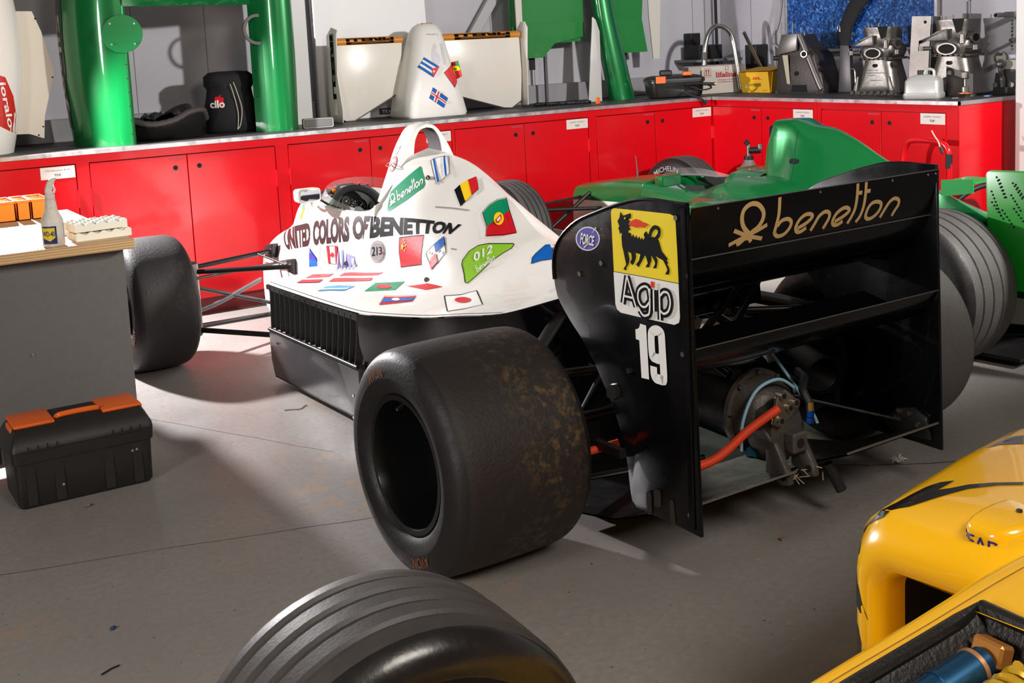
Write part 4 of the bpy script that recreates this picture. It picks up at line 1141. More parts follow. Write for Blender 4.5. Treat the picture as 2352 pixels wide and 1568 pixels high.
obj('orange_sleeve', G().tube(spline([(-.125, -.495, .395), (-.21, -.465, .345), (-.34, -.455, .285), (-.47, -.40, .26)], 8), .0125, 12), orange_hose, CAR)
obj('orange_sleeve', G().tube([(-.46, -.20, .298), (-.60, -.12, .262)], .0115, 12), orange_hose, CAR)
pale_blue = mat('pale_blue_tube', (160, 205, 232), .35)
hp = spline([(-.178, -.40, .26), (-.178, -.41, .35), (-.135, -.42, .43), (-.06, -.43, .452), (.0, -.43, .42), (.012, -.43, .40)], 8)
obj('blue_tube', G().tube(hp, .0048, 8), pale_blue, CAR)
obj('blue_tube', G().tube(spline([(.04, -.30, .50), (.10, -.34, .39), (.16, -.36, .29), (.16, -.38, .26)], 8), .0048, 8), pale_blue, CAR)
obj('blue_tube', G().tube(spline([(-.44, -.42, .555), (-.2, -.43, .53), (-.02, -.42, .545)], 8), .003, 8), pale_blue, CAR)
rub = mat('black_hose', (26, 26, 29), .55)
obj('oil_hose', G().tube(spline([(-.005, -.50, .385), (.0, -.47, .42), (.05, -.43, .435), (.10, -.36, .43)], 8), .0125, 12), rub, CAR)
obj('oil_hose', G().tube(spline([(-.115, -.39, .235), (-.06, -.41, .215), (.0, -.40, .205)], 8), .0145, 12), rub, CAR)
blue_an = mat('blue_anodised', (20, 78, 176), .3, metal=.8)
g = G(); g.tube([(-.008, -.502, .33), (-.006, -.502, .345)], .013, 6); g.tube([(-.006, -.502, .348), (-.005, -.502, .366)], .012, 6)
obj('hose_fitting', g, blue_an, CAR)
obj('hose_ferrule', G().tube([(-.005, -.502, .366), (-.004, -.50, .39)], .011, 14), mat('brass', (206, 180, 110), .3, metal=1.0), CAR)
obj('hose_fitting', G().tube([(-.135, -.385, .243), (-.115, -.39, .235)], .016, 6), mat('teal_anodised', (40, 120, 150), .3, metal=.7), CAR)
obj('tie_strut', G().tube([(.02, -.455, .385), (.425, -.47, .235)], .0042, 10), steel_dull, CAR)
g = G(); g.prism([(-.545, .175), (-.53, .24), (-.48, .265), (-.42, .25), (-.37, .20), (-.40, .17)], 0, .475, .4885, 0, .003)
sb = obj('strut_bracket', g, carbon_dark, CAR, 35)
for a, b in ((-.50, .215), (-.47, .245), (-.42, .22), (-.43, .245)):
    bolt(sb, (.475, a, b), (-1, 0, 0), .008, .006)
for s in (-1, 1):
    rod((s * .07, -.12, .52), (s * .02, -.33, .78), .012, name='wing_strut')
    rod((s * .17, .06, .60), (s * .12, -.30, .45), .014, name='frame_tube')
    rod((s * .13, -.05, .56), (s * .45, -.24, .55), .010, name='frame_tube')
g = G(); g.prism([(-.155, .60), (-.15, .68), (-.10, .715), (.10, .715), (.15, .68), (.155, .60)], 1, -.17, .12, 0, .012)
obj('gearbox_cowl', g, black_gloss, CAR, 35)
# diffuser deck rising to the rear edge, with a ragged cut-out round the tow lugs
carb = mat('worn_carbon_deck', (30, 29, 28), .34, coat=.2, coat_rough=.15, var=.6, vscale=7, rvar=.12)
g = G(); P_ = []
for y, z in ((.0, .042), (-.2, .08), (-.33, .13), (-.45, .185), (-.562, .232)):
    P_.append([(x, y, z) for x in (-.488, -.36, -.24, -.13)]); 
g.loft(P_, False)
P_ = [[(x, p[0][1], p[0][2]) for x in (.08, .2, .35, .488)] for p in P_]
g.loft(P_, False)
P_ = [[(x, y, z) for x in (-.13, -.05, .0, .08)] for y, z in ((.0, .042), (-.2, .08), (-.33, .13), (-.42, .17))]
g.loft(P_, False)
k = len(g.v)
g2 = G(); g2.v = g.v + [(x, y, z - .006) for x, y, z in g.v]; g2.f = g.f + [tuple(i + k for i in f[::-1]) for f in g.f]; g2.m = [0] * len(g2.f)
dd = obj('diffuser_deck', g2, carb, CAR, 30)
for x0, x1 in ((-.488, -.13), (.08, .488)):
    obj('diffuser_lip', G().bx(x0, x1, -.565, -.560, .2305, .2355), mat('frayed_lip', (104, 98, 90), .5, bump=.5, bscale=200), dd, 0)
g = G()
for i in range(16):
    x = rnd.uniform(-.10, .05); yb = -.45 - .1 * abs(x + .13) / .2
    a = Vector((x, -.50 + rnd.uniform(-.03, .03), .195 + rnd.uniform(-.02, .02)))
    g.tube([a, a + Vector((rnd.uniform(-.03, .03), rnd.uniform(-.03, .01), rnd.uniform(-.03, .01)))], .0015, 4)
o = obj('frayed_fibres', g, mat('fibre_straw', (176, 160, 132), .8), dd, 0); o['kind'] = 'stuff'
obj('drain_pipe', G().tube([(.10, -.47, .175), (.125, -.50, .095)], .0165, 12), black_satin, CAR)
g = G(); g.lathe([(.055, 0), (.06, .03), (.06, .25), (.05, .28)], (.33, -.25, .35), (.3, 1, .1), 20)
obj('oil_tank', g, mat('tank_dark', (34, 32, 31), .4), CAR)
obj('driveshaft_boot', G().lathe([(.03, 0), (.05, .02), (.035, .04), (.055, .06), (.04, .08), (.06, .1)], (.16, -.04, .33), (1, 0, 0), 20), rub, CAR)
obj('tail_lamp', G().bx(-.06, .0, -.18, -.16, .50, .55, 0, .01), mat('red_lens', (120, 8, 10), .2), CAR)

# ------------------------------------------------------------------ mirror on its stalk
g = G()
R_ = []
MX, MZ = -.333, .808
for y, k in ((2.10, 1.0), (2.12, 1.0), (2.155, .96), (2.185, .75), (2.195, .45)):
    R_.append([(MX + x * k, y, MZ + z * k) for x, z in rrect(-.054, -.031, .054, .031, .014)])
g.loft(R_, True, True)
mi = obj('mirror', g, white_paint, CAR, 40)
obj('mirror_glass', G().prism([(MX + x, MZ + z) for x, z in rrect(-.045, -.022, .047, .023, .010)], 1, 2.097, 2.1), mat('mirror_silver', (190, 190, 195), .03, metal=1.0), mi, 0)
obj('mirror_stalk', G().tube(spline([(-.31, 2.13, .778), (-.305, 2.14, .758), (-.285, 2.16, .747), (-.262, 2.18, .745)], 6), .007, 10), white_paint, mi)
# ------------------------------------------------------------------ stickers on the white car
_d = Vector((.66, .62, -.42)).normalized(); _U = _d.cross(Vector((0, 0, 1))).normalized(); _V = _U.cross(_d)
cover_fn = wrap(_d, lambda u, v: _U * u + _V * v)
MS = [ink_white, ink_black, ink_red, ink_green, ink_blue, ink_yellow, mat('lime', (142, 196, 52), .5, coat=.12, spec=.2), ink_grey,
      mat('lavender', (152, 150, 206), .5, coat=.12, spec=.2), mat('sky_blue', (90, 170, 226), .5, coat=.12, spec=.2), mat('deep_maroon_black', (40, 10, 12), .5, coat=.12, spec=.2), mat('pale_red', (214, 60, 66), .5, coat=.12, spec=.2), mat('orange_ink', (240, 150, 40), .3), mat('violet_blue', (60, 66, 170), .3)]
WH, BK, RD, GN, BL, YE, LI, GY, LA, SK, MA, PR, OR, VI = range(14)
def outline(p, w=.0022):
    return stroke(p + [p[0]], w, smooth=False)
def star(c, r, n=5, rot=pi / 2, k=.42):
    return [(c[0] + (r if i % 2 == 0 else r * k) * cos(rot + pi * i / n), c[1] + (r if i % 2 == 0 else r * k) * sin(rot + pi * i / n)) for i in range(2 * n)]
def stk(name, sh, fn, cell=.022, label=None):
    return sticker(name, sh, fn, MS, BODY, cell, label)
def inq(q, polys):
    return bil(q)(polys)
def txt01(s, bold=.02):
    T, w = text_tris(s, bold)
    return [[(x / w, y) for x, y in t_] for t_ in T]
def script01():
    ps = sum([stroke(p, .0145, smooth=len(p) > 2) for p in BEN], []) + stroke(BEN_O, .0145, True)
    return ps
def norm01(ps):
    xs = [p[0] for q in ps for p in q]; ys_ = [p[1] for q in ps for p in q]
    a, b, c_, d_ = min(xs), max(xs), min(ys_), max(ys_)
    return [[((p[0] - a) / (b - a), (p[1] - c_) / (d_ - c_)) for p in q] for q in ps]
SCR = norm01(script01())
KN = sum([stroke(p, .0155) for p in BEN_K], [])
SCRK = norm01(script01() + KN)
for u_, v_ in C_FAS:
    p = cover_fn(u_, v_, 0)
    g = G(); g.tube([p, p - _d * .006], .010, 12); g.box(p - _d * .008, (.004, .018, .006), 0, 0, Matrix.Rotation(.7, 3, 'X'))
    obj('fastener', g, steel_dull, CAR)
for q in (C_SL1, C_SL2):
    stk('slot', [(stroke(q, .006, smooth=False), GY)], cover_fn)
_c = BVB.ray_cast(Vector((-2, 1.668, .955)), Vector((1, 0, 0)))
_n = _c[1] if _c[1].x < 0 else -_c[1]
_u = Vector((0, -1, 0)); _u = (_u - _n * _u.dot(_n)).normalized(); _v = _n.cross(_u); _v = _v if _v.z > 0 else -_v
efl = planefn(_c[0] + _n * .0015, _u, _v, _n, .0008)
stk('extinguisher_mark', [([ell(0, 0, .030, .036, 24)], RD), (text_in('E', -.014, -.020, .014, .020, .04), WH), ([[(.012, .095), (-.012, .062), (.002, .07), (-.004, .042), (.0, .036), (.004, .042), (.006, .08)]], PR)], efl, 0)
stk('green_maker_badge', [([C_GB], GN), (inq(C_GB_Q, SCRK), WH)], cover_fn)
stk('flag_sticker', [([C_IL], WH), (outline(C_IL), BK), ([C_IL1], BL), ([C_IL2], BL), (outline(C_IL_S, .001), GY)], cover_fn, label='white flag with two blue stripes')
stk('flag_sticker', [([C_BE], BK), ([C_BE_Y], YE), ([C_BE_R], RD)], cover_fn, label='black, yellow and red flag')
stk('flag_sticker', [([C_PT], RD), ([C_PT_G], GN), ([C_PT_Y], YE), ([C_PT_C1], RD), ([C_PT_C2], WH), (outline(C_PT), BK)], cover_fn, label='green and red flag with yellow disc')
stk('lime_maker_badge', [([C_L12], LI), (outline(C_L12, .003), BK), (inq(C_L12_Q, txt01('012', .02)), WH), (inq(C_L12_B, SCR), WH)], cover_fn)
stk('flag_sticker', [([C_BLU], BL), (outline(C_BLU), BK)], cover_fn, label='blue flag part beside the wing')
stk('flag_sticker', [([S_CN], RD), (outline(S_CN), BK), ([star(S_CN_S[0], .016)] + [star(p, .006) for p in S_CN_S[2:]], YE)], side_fn, label='red flag with yellow stars')
stk('flag_sticker', [([S_PA], WH), (outline(S_PA), BK), ([S_PA_B], BL), ([S_PA_R], RD), ([star(S_PA_S[0], .008)], RD), ([star(S_PA_S[1], .008)], BL)], side_fn, label='flag of white, blue and red quarters')
stk('round_number_badge', [([S_C213], GY), ([S_C213b], WH), ([[(1.5503 + (a - 1.5503) * .96, .6235 + (b - .6235) * .96) for a, b in S_C213b]], GY), (inq(S_C213_Q, txt01('213', .01)), BK), ([S_C213_D], RD)], side_fn)
stk('flag_sticker', [([S_CA], WH), (outline(S_CA), BK), ([S_CA1], RD), ([S_CA2], RD), ([S_CA_L], RD)], side_fn, label='red and white maple leaf flag')
stk('blue_triangle', [([[(2.247, .547), (2.15, .515), (2.15, .478), (2.252, .460)]], BL), ([[(2.248, .525), (2.20, .530), (2.15, .512), (2.15, .500), (2.25, .498)]], VI), (stroke([(2.247, .549), (2.135, .502)], .003, smooth=False), BK)], side_fn)
stk('orange_mark', [([S_OR1], OR), ([S_OR2], PR)], side_fn)
stk('plug_maker_mark', [(inq(S_CHQ, txt01('CHAMPION', .02)), RD)], side_fn)
def patch(b, t, T):
    """map unit text between a baseline and a cap line polyline"""
    def ip(P, u):
        k = u * (len(P) - 1); i = min(int(k), len(P) - 2); f_ = k - i
        return (P[i][0] * (1 - f_) + P[i + 1][0] * f_, P[i][1] * (1 - f_) + P[i + 1][1] * f_)
    o = []
    for tri in T:
        q = []
        for u, v in tri:
            a = ip(b, u); c_ = ip(t, u)
            q.append((a[0] + (c_[0] - a[0]) * v, a[1] + (c_[1] - a[1]) * v))
        o.append(q)
    return o
for w_, b_, t_ in (('UNITED', S_U1b, S_U1t), ('COLORS', S_U2b, S_U2t), ('OF', S_U3b, S_U3t), ('BENETTON', S_U4b, S_U4t)):
    stk('side_lettering', [(patch(b_, t_, txt01(w_, .055)), MA if w_ != 'BENETTON' else BK)], side_fn, .03)
stk('flag_sticker', [([D_AT1], PR), ([D_AT2], PR), (outline(D_AT), BK)], deck_fn, label='red, white and red flag at the front of the sidepod')
stk('flag_sticker', [([D_LV1], PR), ([D_LV2], PR)], deck_fn, label='long red and white striped flag')
stk('flag_sticker', [([D_GR], SK), ([D_GR2], WH), (outline(D_GR), BK)], deck_fn, label='light blue and white flag')
stk('flag_sticker', [([D_BD], GN), ([D_BD_C], RD)], deck_fn, label='green flag with red disc')
stk('flag_sticker', [([D_AR], RD)], deck_fn, label='narrow red flag')
stk('flag_sticker', [([D_LA], RD), ([D_LA_B], BL), ([D_LA_C], WH), (outline(D_LA), BK)], deck_fn, label='red and blue flag with white disc')
stk('flag_sticker', [([D_JP], WH), (outline(D_JP, .0035), BK), ([D_JP_C], RD)], deck_fn, label='white flag with red disc')
stk('lavender_letters', [([D_II1, D_II2, D_II3], LA)], deck_fn)
stk('flag_sticker', [([[(.40, 1.52), (.36, 1.60), (.36, 1.52)]], PR)], deck_fn, label='small red flag corner on the far sidepod')
stk('pinstripe', [(stroke([(-x + .014, y) for y, x, z in BORD[:-2]], .0028, n=6), BK)], deck_fn, .03)
stk('pinstripe', [(stroke([(x - .014, y) for y, x, z in BORD[:-2]], .0028, n=6), BK)], deck_fn, .03)
ep = _c[0]
obj('pull_ring', G().tube([ep + Vector((-.022 + .020 * cos(a), .012 * cos(a), .007 * sin(a))) for a in [2 * pi * i / 20 for i in range(20)]], .0018, 6, 0, False, True), steel, CAR)
# ================================================================== the green grooved-tyre car behind
green_metal = mat('metallic_green', (0, 112, 52), .3, metal=.35, coat=.7, coat_rough=.03)
green_flat = mat('green_gloss', (0, 158, 66), .3, coat=.5)
GC = thing('racing_car', 'metallic green single-seater parked behind the white one, seen over its rear wing', 'racing car', (4.715, 3.345, 0), 0.112)
GS = {
 3.16: [(.16, .16), (.20, .17), (.215, .25), (.215, .34), (.21, .42), (.19, .465), (.14, .482), (.07, .487), (0, .489)],
 2.60: [(.18, .12), (.22, .13), (.24, .22), (.24, .34), (.235, .46), (.215, .53), (.16, .553), (.08, .56), (0, .562)],
 2.42: [(.2, .10), (.24, .11), (.26, .2), (.265, .34), (.26, .47), (.24, .545), (.18, .562), (.09, .57), (0, .572)],
}
GK = {
 2.419: [(.2, .10), (.24, .11), (.26, .2), (.265, .34), (.26, .47), (.24, .54), (.222, .55), (.205, .54), (.19, .40)],
 1.95: [(.24, .08), (.29, .09), (.31, .2), (.315, .34), (.305, .46), (.285, .52), (.262, .538), (.245, .53), (.23, .40)],
 1.76: [(.26, .08), (.31, .09), (.335, .2), (.34, .34), (.33, .48), (.305, .56), (.275, .585), (.255, .575), (.24, .42)],
 1.62: [(.28, .08), (.33, .09), (.36, .2), (.365, .36), (.355, .50), (.325, .59), (.285, .622), (.26, .61), (.25, .45)],
}
GR_ = {
 1.619: [(.28, .08), (.33, .09), (.36, .2), (.365, .36), (.355, .50), (.325, .59), (.26, .635), (.13, .65), (0, .655)],
 1.30: [(.30, .07), (.36, .09), (.40, .2), (.41, .36), (.395, .50), (.35, .60), (.27, .645), (.13, .66), (0, .665)],
 0.90: [(.28, .07), (.34, .09), (.38, .2), (.39, .34), (.37, .46), (.32, .54), (.25, .59), (.13, .61), (0, .62)],
 0.30: [(.2, .08), (.24, .1), (.27, .2), (.28, .30), (.27, .39), (.24, .45), (.18, .49), (.1, .51), (0, .52)],
 -.20: [(.14, .1), (.17, .12), (.19, .2), (.20, .28), (.19, .34), (.17, .39), (.13, .42), (.07, .435), (0, .44)],
}
def gseg(S, n):
    k = sorted(S); f = prof([S[y] for y in k], k)
    return body(arr(k[0], k[-1], n), f, 3)
r1 = gseg(GR_, 22); r2 = gseg(GK, 12); r3 = gseg(GS, 12)
g = G(); n0 = len(r1[0])
g.loft(r1, False); g.loft(r2, False); g.loft(r3, False)
h_ = n0 // 2
g.loft([r1[-1][:h_ + 1], r2[0][:h_ + 1]], False); g.loft([r1[-1][h_:], r2[0][-(n0 - h_):]], False)
g.loft([r2[-1][:h_ + 1], r3[0][:h_ + 1]], False); g.loft([r2[-1][-(n0 - h_):], r3[0][h_:]], False)
g.add(r3[-1], [tuple(range(n0))]); g.add(r1[0], [tuple(range(n0))])
# white lower half of the nose and tub
for i, f in enumerate(g.f):
    c = [sum(g.v[k][a] for k in f) / len(f) for a in range(3)]
    if c[2] < (.40 if c[1] > 2.3 else .40 - (2.3 - c[1]) * .12 if c[1] > .9 else .22) and len(f) == 4: g.m[i] = 1
pale_white = mat('cream_white_paint', (226, 222, 214), .3, coat=.4)
GB = obj('bodywork', g, [green_metal, pale_white], GC, 40, weld=True)
# engine cover and airbox
GA = {
 1.50: [(.13, .62), (.12, .70), (.11, .76), (.10, .80), (.075, .825), (0, .83)],
 1.46: [(.16, .61), (.13, .72), (.115, .82), (.105, .895), (.08, .935), (0, .942)],
 1.27: [(.23, .60), (.165, .72), (.122, .83), (.10, .905), (.07, .943), (0, .950)],
 1.265: [(.24, .60), (.18, .71), (.132, .82), (.106, .89), (.068, .928), (0, .936)],
 1.10: [(.26, .59), (.18, .70), (.118, .80), (.078, .862), (.044, .897), (0, .908)],
 0.95: [(.265, .575), (.18, .67), (.112, .76), (.068, .815), (.036, .845), (0, .857)],
 0.80: [(.265, .56), (.18, .635), (.108, .705), (.06, .75), (.03, .777), (0, .787)],
 0.40: [(.26, .50), (.175, .55), (.105, .59), (.055, .613), (.026, .625), (0, .63)],
 -.10: [(.20, .42), (.13, .45), (.08, .47), (.04, .48), (.02, .486), (0, .488)],
}
g = G(); r = gseg(GA, 34)
g.loft(r, False); g.add(r[-1], [tuple(range(len(r[-1])))])
ec = obj('engine_cover', g, green_metal, GC, 40)
fn_ = None
g = G(); g.prism(rrect(-.05, -.038, .05, .038, .018), 1, 0, .05)
for v in range(len(g.v)): g.v[v] = (g.v[v][0] * 1.3, 1.465 + g.v[v][1], .87 + g.v[v][2])
obj('airbox_mouth', g, void_black, ec, 30)
pts = ell(1.245, .743, .038, .014, 20)
bg = BVHTree.FromPolygons([tuple(v.co) for v in ec.data.vertices], [tuple(p.vertices) for p in ec.data.polygons])
def ecf(u, v, l):
    h = bg.ray_cast(Vector((-1.5, u, v)), Vector((1, 0, 0)))
    return (h[0] if h[0] is not None else Vector((-.15, u, v))) + Vector((-.002, 0, 0))
sticker('cover_slot', [([pts], 0)], ecf, [void_black], ec, .02)
sticker('cover_joint', [(stroke([(1.262, .90), (1.255, .80), (1.235, .70), (1.22, .62)], .003, n=6), 0)], ecf, [mat('joint_dark_green', (0, 60, 34), .6)], ec, .02)
# headrest collar
g = G(); R_ = []
for y, k in ((1.74, .86), (1.70, .97), (1.62, 1.0), (1.48, 1.0)):
    R_.append([Vector((x * k, y, .60 + (z - .60) * k)) for x, z in [(-.25, .58), (-.235, .62), (-.18, .655), (-.10, .67), (.10, .67), (.18, .655), (.235, .62), (.25, .58)]])
g.loft(R_, False); g.add(R_[0], [tuple(range(8))])
obj('headrest_collar', g, green_metal, GC, 50)
# cockpit dark lining and screen
g = G(); g.add([(-.2, 2.40, .40), (.2, 2.40, .40), (.24, 1.64, .43), (-.24, 1.64, .43)], [(0, 1, 2, 3)])
g.add([(-.2, 2.40, .40), (-.205, 2.40, .54), (-.26, 1.64, .6), (-.24, 1.64, .43)], [(0, 1, 2, 3)]); g.add([(.2, 2.40, .40), (.205, 2.40, .54), (.26, 1.64, .6), (.24, 1.64, .43)], [(0, 1, 2, 3)])
obj('cockpit_lining', g, black_matt, GC, 0)
g = G(); A1 = []; A2 = []
for i in range(17):
    a = pi * i / 16
    x = -.235 * cos(a); y = 2.05 + .37 * sin(a) ** .6 if 0 < i < 16 else 2.05
    A1.append(Vector((x, y, .545 + .025 * sin(a)))); A2.append(Vector((x * .97, y - .05 * sin(a), .565 + .055 * sin(a))))
g.loft([A1, A2, [p + Vector((0, -.003, 0)) for p in A2], [p + Vector((0, -.003, 0)) for p in A1]], False)
obj('windscreen', g, clear, GC, 60)
obj('screen_rim', G().tube(A1, .006, 6), mat('rim_grey', (120, 122, 128), .4), GC)
obj('aerial', G().tube([(0, 2.745, .545), (.0, 2.75, .60), (0, 2.76, .67)], [.006, .004, .003], 6), mat('aerial_grey', (84, 92, 90), .5), GC)
# mirrors
for c, st in (((-.47, 1.93, .630), (-.33, 1.92, .555)), ((.44, 2.18, .568), (.36, 2.22, .50))):
    g = G(); R_ = []
    for y, k in ((-.03, 1.0), (.0, 1.0), (.04, .85), (.07, .4)):
        R_.append([(c[0] + x * k, c[1] + y, c[2] + z * k) for x, z in rrect(-.075, -.03, .075, .03, .012)])
    g.loft(R_, True, True)
    m_ = obj('mirror', g, green_metal, GC, 40)
    obj('mirror_glass', G().prism([(c[0] + x, c[2] + z) for x, z in rrect(-.066, -.024, .066, .024, .008)], 1, c[1] - .033, c[1] - .03), mat('mirror_green_tint', (150, 210, 180), .06, metal=.9), m_, 0)
    obj('mirror_stalk', G().tube([(c[0] + (.05 if c[0] < 0 else -.05), c[1], c[2] - .02), st], .006, 8), green_metal, m_)
# sidepods
for s in (-1, 1):
    g = G(); R_ = []
    for y, xo, zt, zb in ((1.78, .56, .50, .14), (1.70, .66, .545, .10), (1.4, .70, .545, .07), (1.0, .68, .50, .07), (.6, .56, .42, .07), (.3, .40, .36, .07), (.1, .30, .32, .08)):
        R_.append([(s * x, y, z) for x, z in ((.22, zt + .02), (xo * .7, zt + .01), (xo - .05, zt - .02), (xo - .008, zt - .08), (xo, (zt + zb) / 2), (xo - .006, zb + .03), (xo - .04, zb), (.22, zb))])
    g.loft(R_, True, True)
    for i, f in enumerate(g.f):
        c = sum(g.v[k][2] for k in f) / len(f)
        if c < .30: g.m[i] = 1
    obj('sidepod', g, [green_metal, pale_white], GC, 50)
    obj('floor_edge', G().bx(s * .3, s * .70, .2, 1.75, .03, .10, 0, .004), black_satin, GC)
    obj('bargeboard', G().prism([(3.13, .284), (2.8, .275), (2.62, .255), (2.6, .10), (2.9, .08), (3.1, .15)], 0, s * .50, s * .506), pale_white, GC, 30)
    # tail flick in front of the rear wheel and small winglet
    g = G(); g.prism([(.12, .705), (.04, .695), (-.15, .60), (-.16, .50), (.08, .46)], 0, s * .44, s * .455, 0, .003)
    obj('tail_flick', g, green_metal, GC, 30)
    wl = obj('winglet', G().bx(s * .30, s * .49, -.09, .04, .757, .763, 0, .002), green_flat, GC, 0)
    obj('winglet_end', G().prism([(.05, .767), (-.085, .78), (-.085, .72), (.02, .70), (.05, .70)], 0, s * .49, s * .496), green_flat, wl, 0)
    # suspension
    rod((s * .62, 3.10, .40), (s * .20, 3.08, .42), .014, GC, black_satin, flat_=.5)
    rod((s * .62, 3.12, .38), (s * .21, 2.84, .372), .010, GC, black_satin)
    rod((s * .60, 3.10, .16), (s * .18, 3.12, .20), .014, GC, black_satin, flat_=.5)
    rod((s * .60, 3.08, .20), (s * .215, 2.98, .452), .012, GC, black_satin, name='push_rod')
    rod((s * .55, 0, .40), (s * .18, .1, .38), .012, GC, black_satin)
    rod((s * .55, 0, .16), (s * .15, .1, .16), .012, GC, black_satin)
sticker('red_mark', [([[(3.10, .27), (3.06, .276), (3.08, .25)]], 0)], planefn((-.5061, 0, 0), (0, 1, 0), (0, 0, 1), (-1, 0, 0), .0005), [ink_red], GC)
# rear wing
gsheet = mat('green_end_plate', (30, 158, 44), .3, coat=.4)
for s in (-1, 1):
    e = obj('wing_end_plate', G().prism([(-.142, .80), (-.15, .815), (-.165, .823), (-.80, .835), (-.80, .33), (-.27, .33), (-.19, .45), (-.155, .54)], 0, s * .488, s * .5, 0, .002), gsheet, GC, 30)
    for (a, b, n, da, db) in ((-.192, .795, 7, -.006, -.0135), (-.203, .785, 6, -.006, -.014), (-.170, .735, 8, -.006, -.014), (-.172, .69, 6, -.010, -.013), (-.262, .775, 6, -.008, -.012), (-.275, .77, 6, -.008, -.012), (-.256, .725, 6, -.008, -.012), (-.218, .66, 6, -.010, -.013), (-.268, .67, 6, -.010, -.012)):
        for i in range(n):
            obj('rivet_hole', G().tube([(s * .5, a + da * i, b + db * i), (s * .5008, a + da * i, b + db * i)], .0045, 8), void_black, e)
obj('wing_plane', foil([(-.30, .77), (-.45, .745), (-.62, .77), (-.74, .82)], .02, -.488, .488), green_metal, GC, 40)
obj('wing_beam', foil([(-.20, .40), (-.32, .38), (-.45, .42)], .016, -.488, .488), green_metal, GC, 40)
obj('wing_post', G().bx(-.02, .02, -.5, -.15, .35, .76, 0, .01), black_satin, GC)
obj('floor_pan', G().bx(-.5, .5, -.3, 1.9, .03, .045), black_satin, GC, 0)
# the whole shell is a little shorter and higher at the nose than the sections above
for o in GC.children_recursive:
    for v in o.data.vertices:
        y_ = v.co.y
        v.co.z += .017 * max(0, y_) * min(1, v.co.z / .4)
        v.co.y = y_ * .876 if y_ > 0 else y_ - .02
groove_tread = mat('grooved_tread', (80, 76, 75), .6, bump=.15, bscale=90, var=.3, vscale=10)
for s, c, lt in ((-1, (-.75, 2.749, .314), None), (1, (.75, 2.749, .314), [('MICHELIN', .62, .225, .034, -.95, -1)])):
    tyre(GC, c, .314, .24, s, 4, groove_tread, lt, mat('tyre_letter_pale', (176, 172, 168), .7), label='grooved front tyre')
for s in (-1, 1):
    tyre(GC, (s * .686, 0, .33), .33, .38, s, 4, groove_tread, None, label='grooved rear tyre')
# ================================================================== the yellow car in the foreground
yellow = mat('yellow_gloss_paint', (255, 190, 6), .25, coat=.8, coat_rough=.03)
YC = thing('racing_car', 'yellow single-seater with black flashes cut off by the lower right corner', 'racing car', (.686, .85, 0), 1.5433)
stripe_black = mat('stripe_black', (18, 17, 18), .3, coat=.5)
# tub
YS = {
 -2.2: [(.25, .06), (.30, .10), (.315, .3), (.31, .5), (.285, .60), (.24, .64), (.2, .645)],
 -1.05: [(.25, .06), (.30, .10), (.31, .3), (.302, .49), (.286, .592), (.26, .632), (.2, .636)],
 -.85: [(.24, .07), (.285, .10), (.295, .3), (.292, .47), (.281, .575), (.256, .621), (.2, .625)],
 -.60: [(.23, .08), (.27, .12), (.28, .28), (.282, .44), (.273, .545), (.251, .589), (.2, .593)],
 -.40: [(.22, .10), (.255, .13), (.265, .27), (.272, .42), (.264, .52), (.248, .563), (.2, .567)],
 .10: [(.19, .12), (.22, .15), (.23, .25), (.228, .37), (.218, .44), (.2, .475), (.175, .48)],
 .55: [(.14, .17), (.16, .19), (.17, .25), (.168, .32), (.16, .37), (.145, .395), (.12, .40)],
}
ky = sorted(YS); fY = prof([YS[y] for y in ky], ky)
def tub_half(s):
    out_ = []
    for y in arr(-2.2, .55, 40):
        out_.append([(s * p.x, p.y, p.z) for p in spline([(x, y, z) for x, z in fY(y)], 4)])
    return out_
L_, R2_ = tub_half(-1), tub_half(1)
g = G(); g.loft(L_, False); g.loft(R2_, False)
ysl = arr(-2.2, .55, 40)
for i in range(40):
    y0, y1 = ysl[i], ysl[i + 1]
    if -.69 < (y0 + y1) / 2 < -.22: continue
    if -1.75 < (y0 + y1) / 2 < -1.08: continue
    a, b, c, d = L_[i][-1], L_[i + 1][-1], R2_[i + 1][-1], R2_[i][-1]
    za, zb = a[2], b[2]
    m1 = (0, y0, za + .012); m2 = (0, y1, zb + .012)
    g.add([a, b, m2, m1], [(0, 1, 2, 3)]); g.add([m1, m2, c, d], [(0, 1, 2, 3)])
g.add([p for p in L_[-1]] + [p for p in R2_[-1][::-1]], [tuple(range(2 * len(L_[-1])))])
obj('tub', g, yellow, YC, 45, weld=True)
for s in (1, -1):
    P = [(s * .248, y, pchip(ky, [YS[k][5][1] for k in ky], y) + .0035) for y in arr(-1.0, .1, 24)]
    obj('panel_joint', G().tube([(p[0] - s * .022, p[1], p[2] + .0005) for p in P], .0015, 5), mat('joint_ochre', (150, 100, 10), .6), YC)
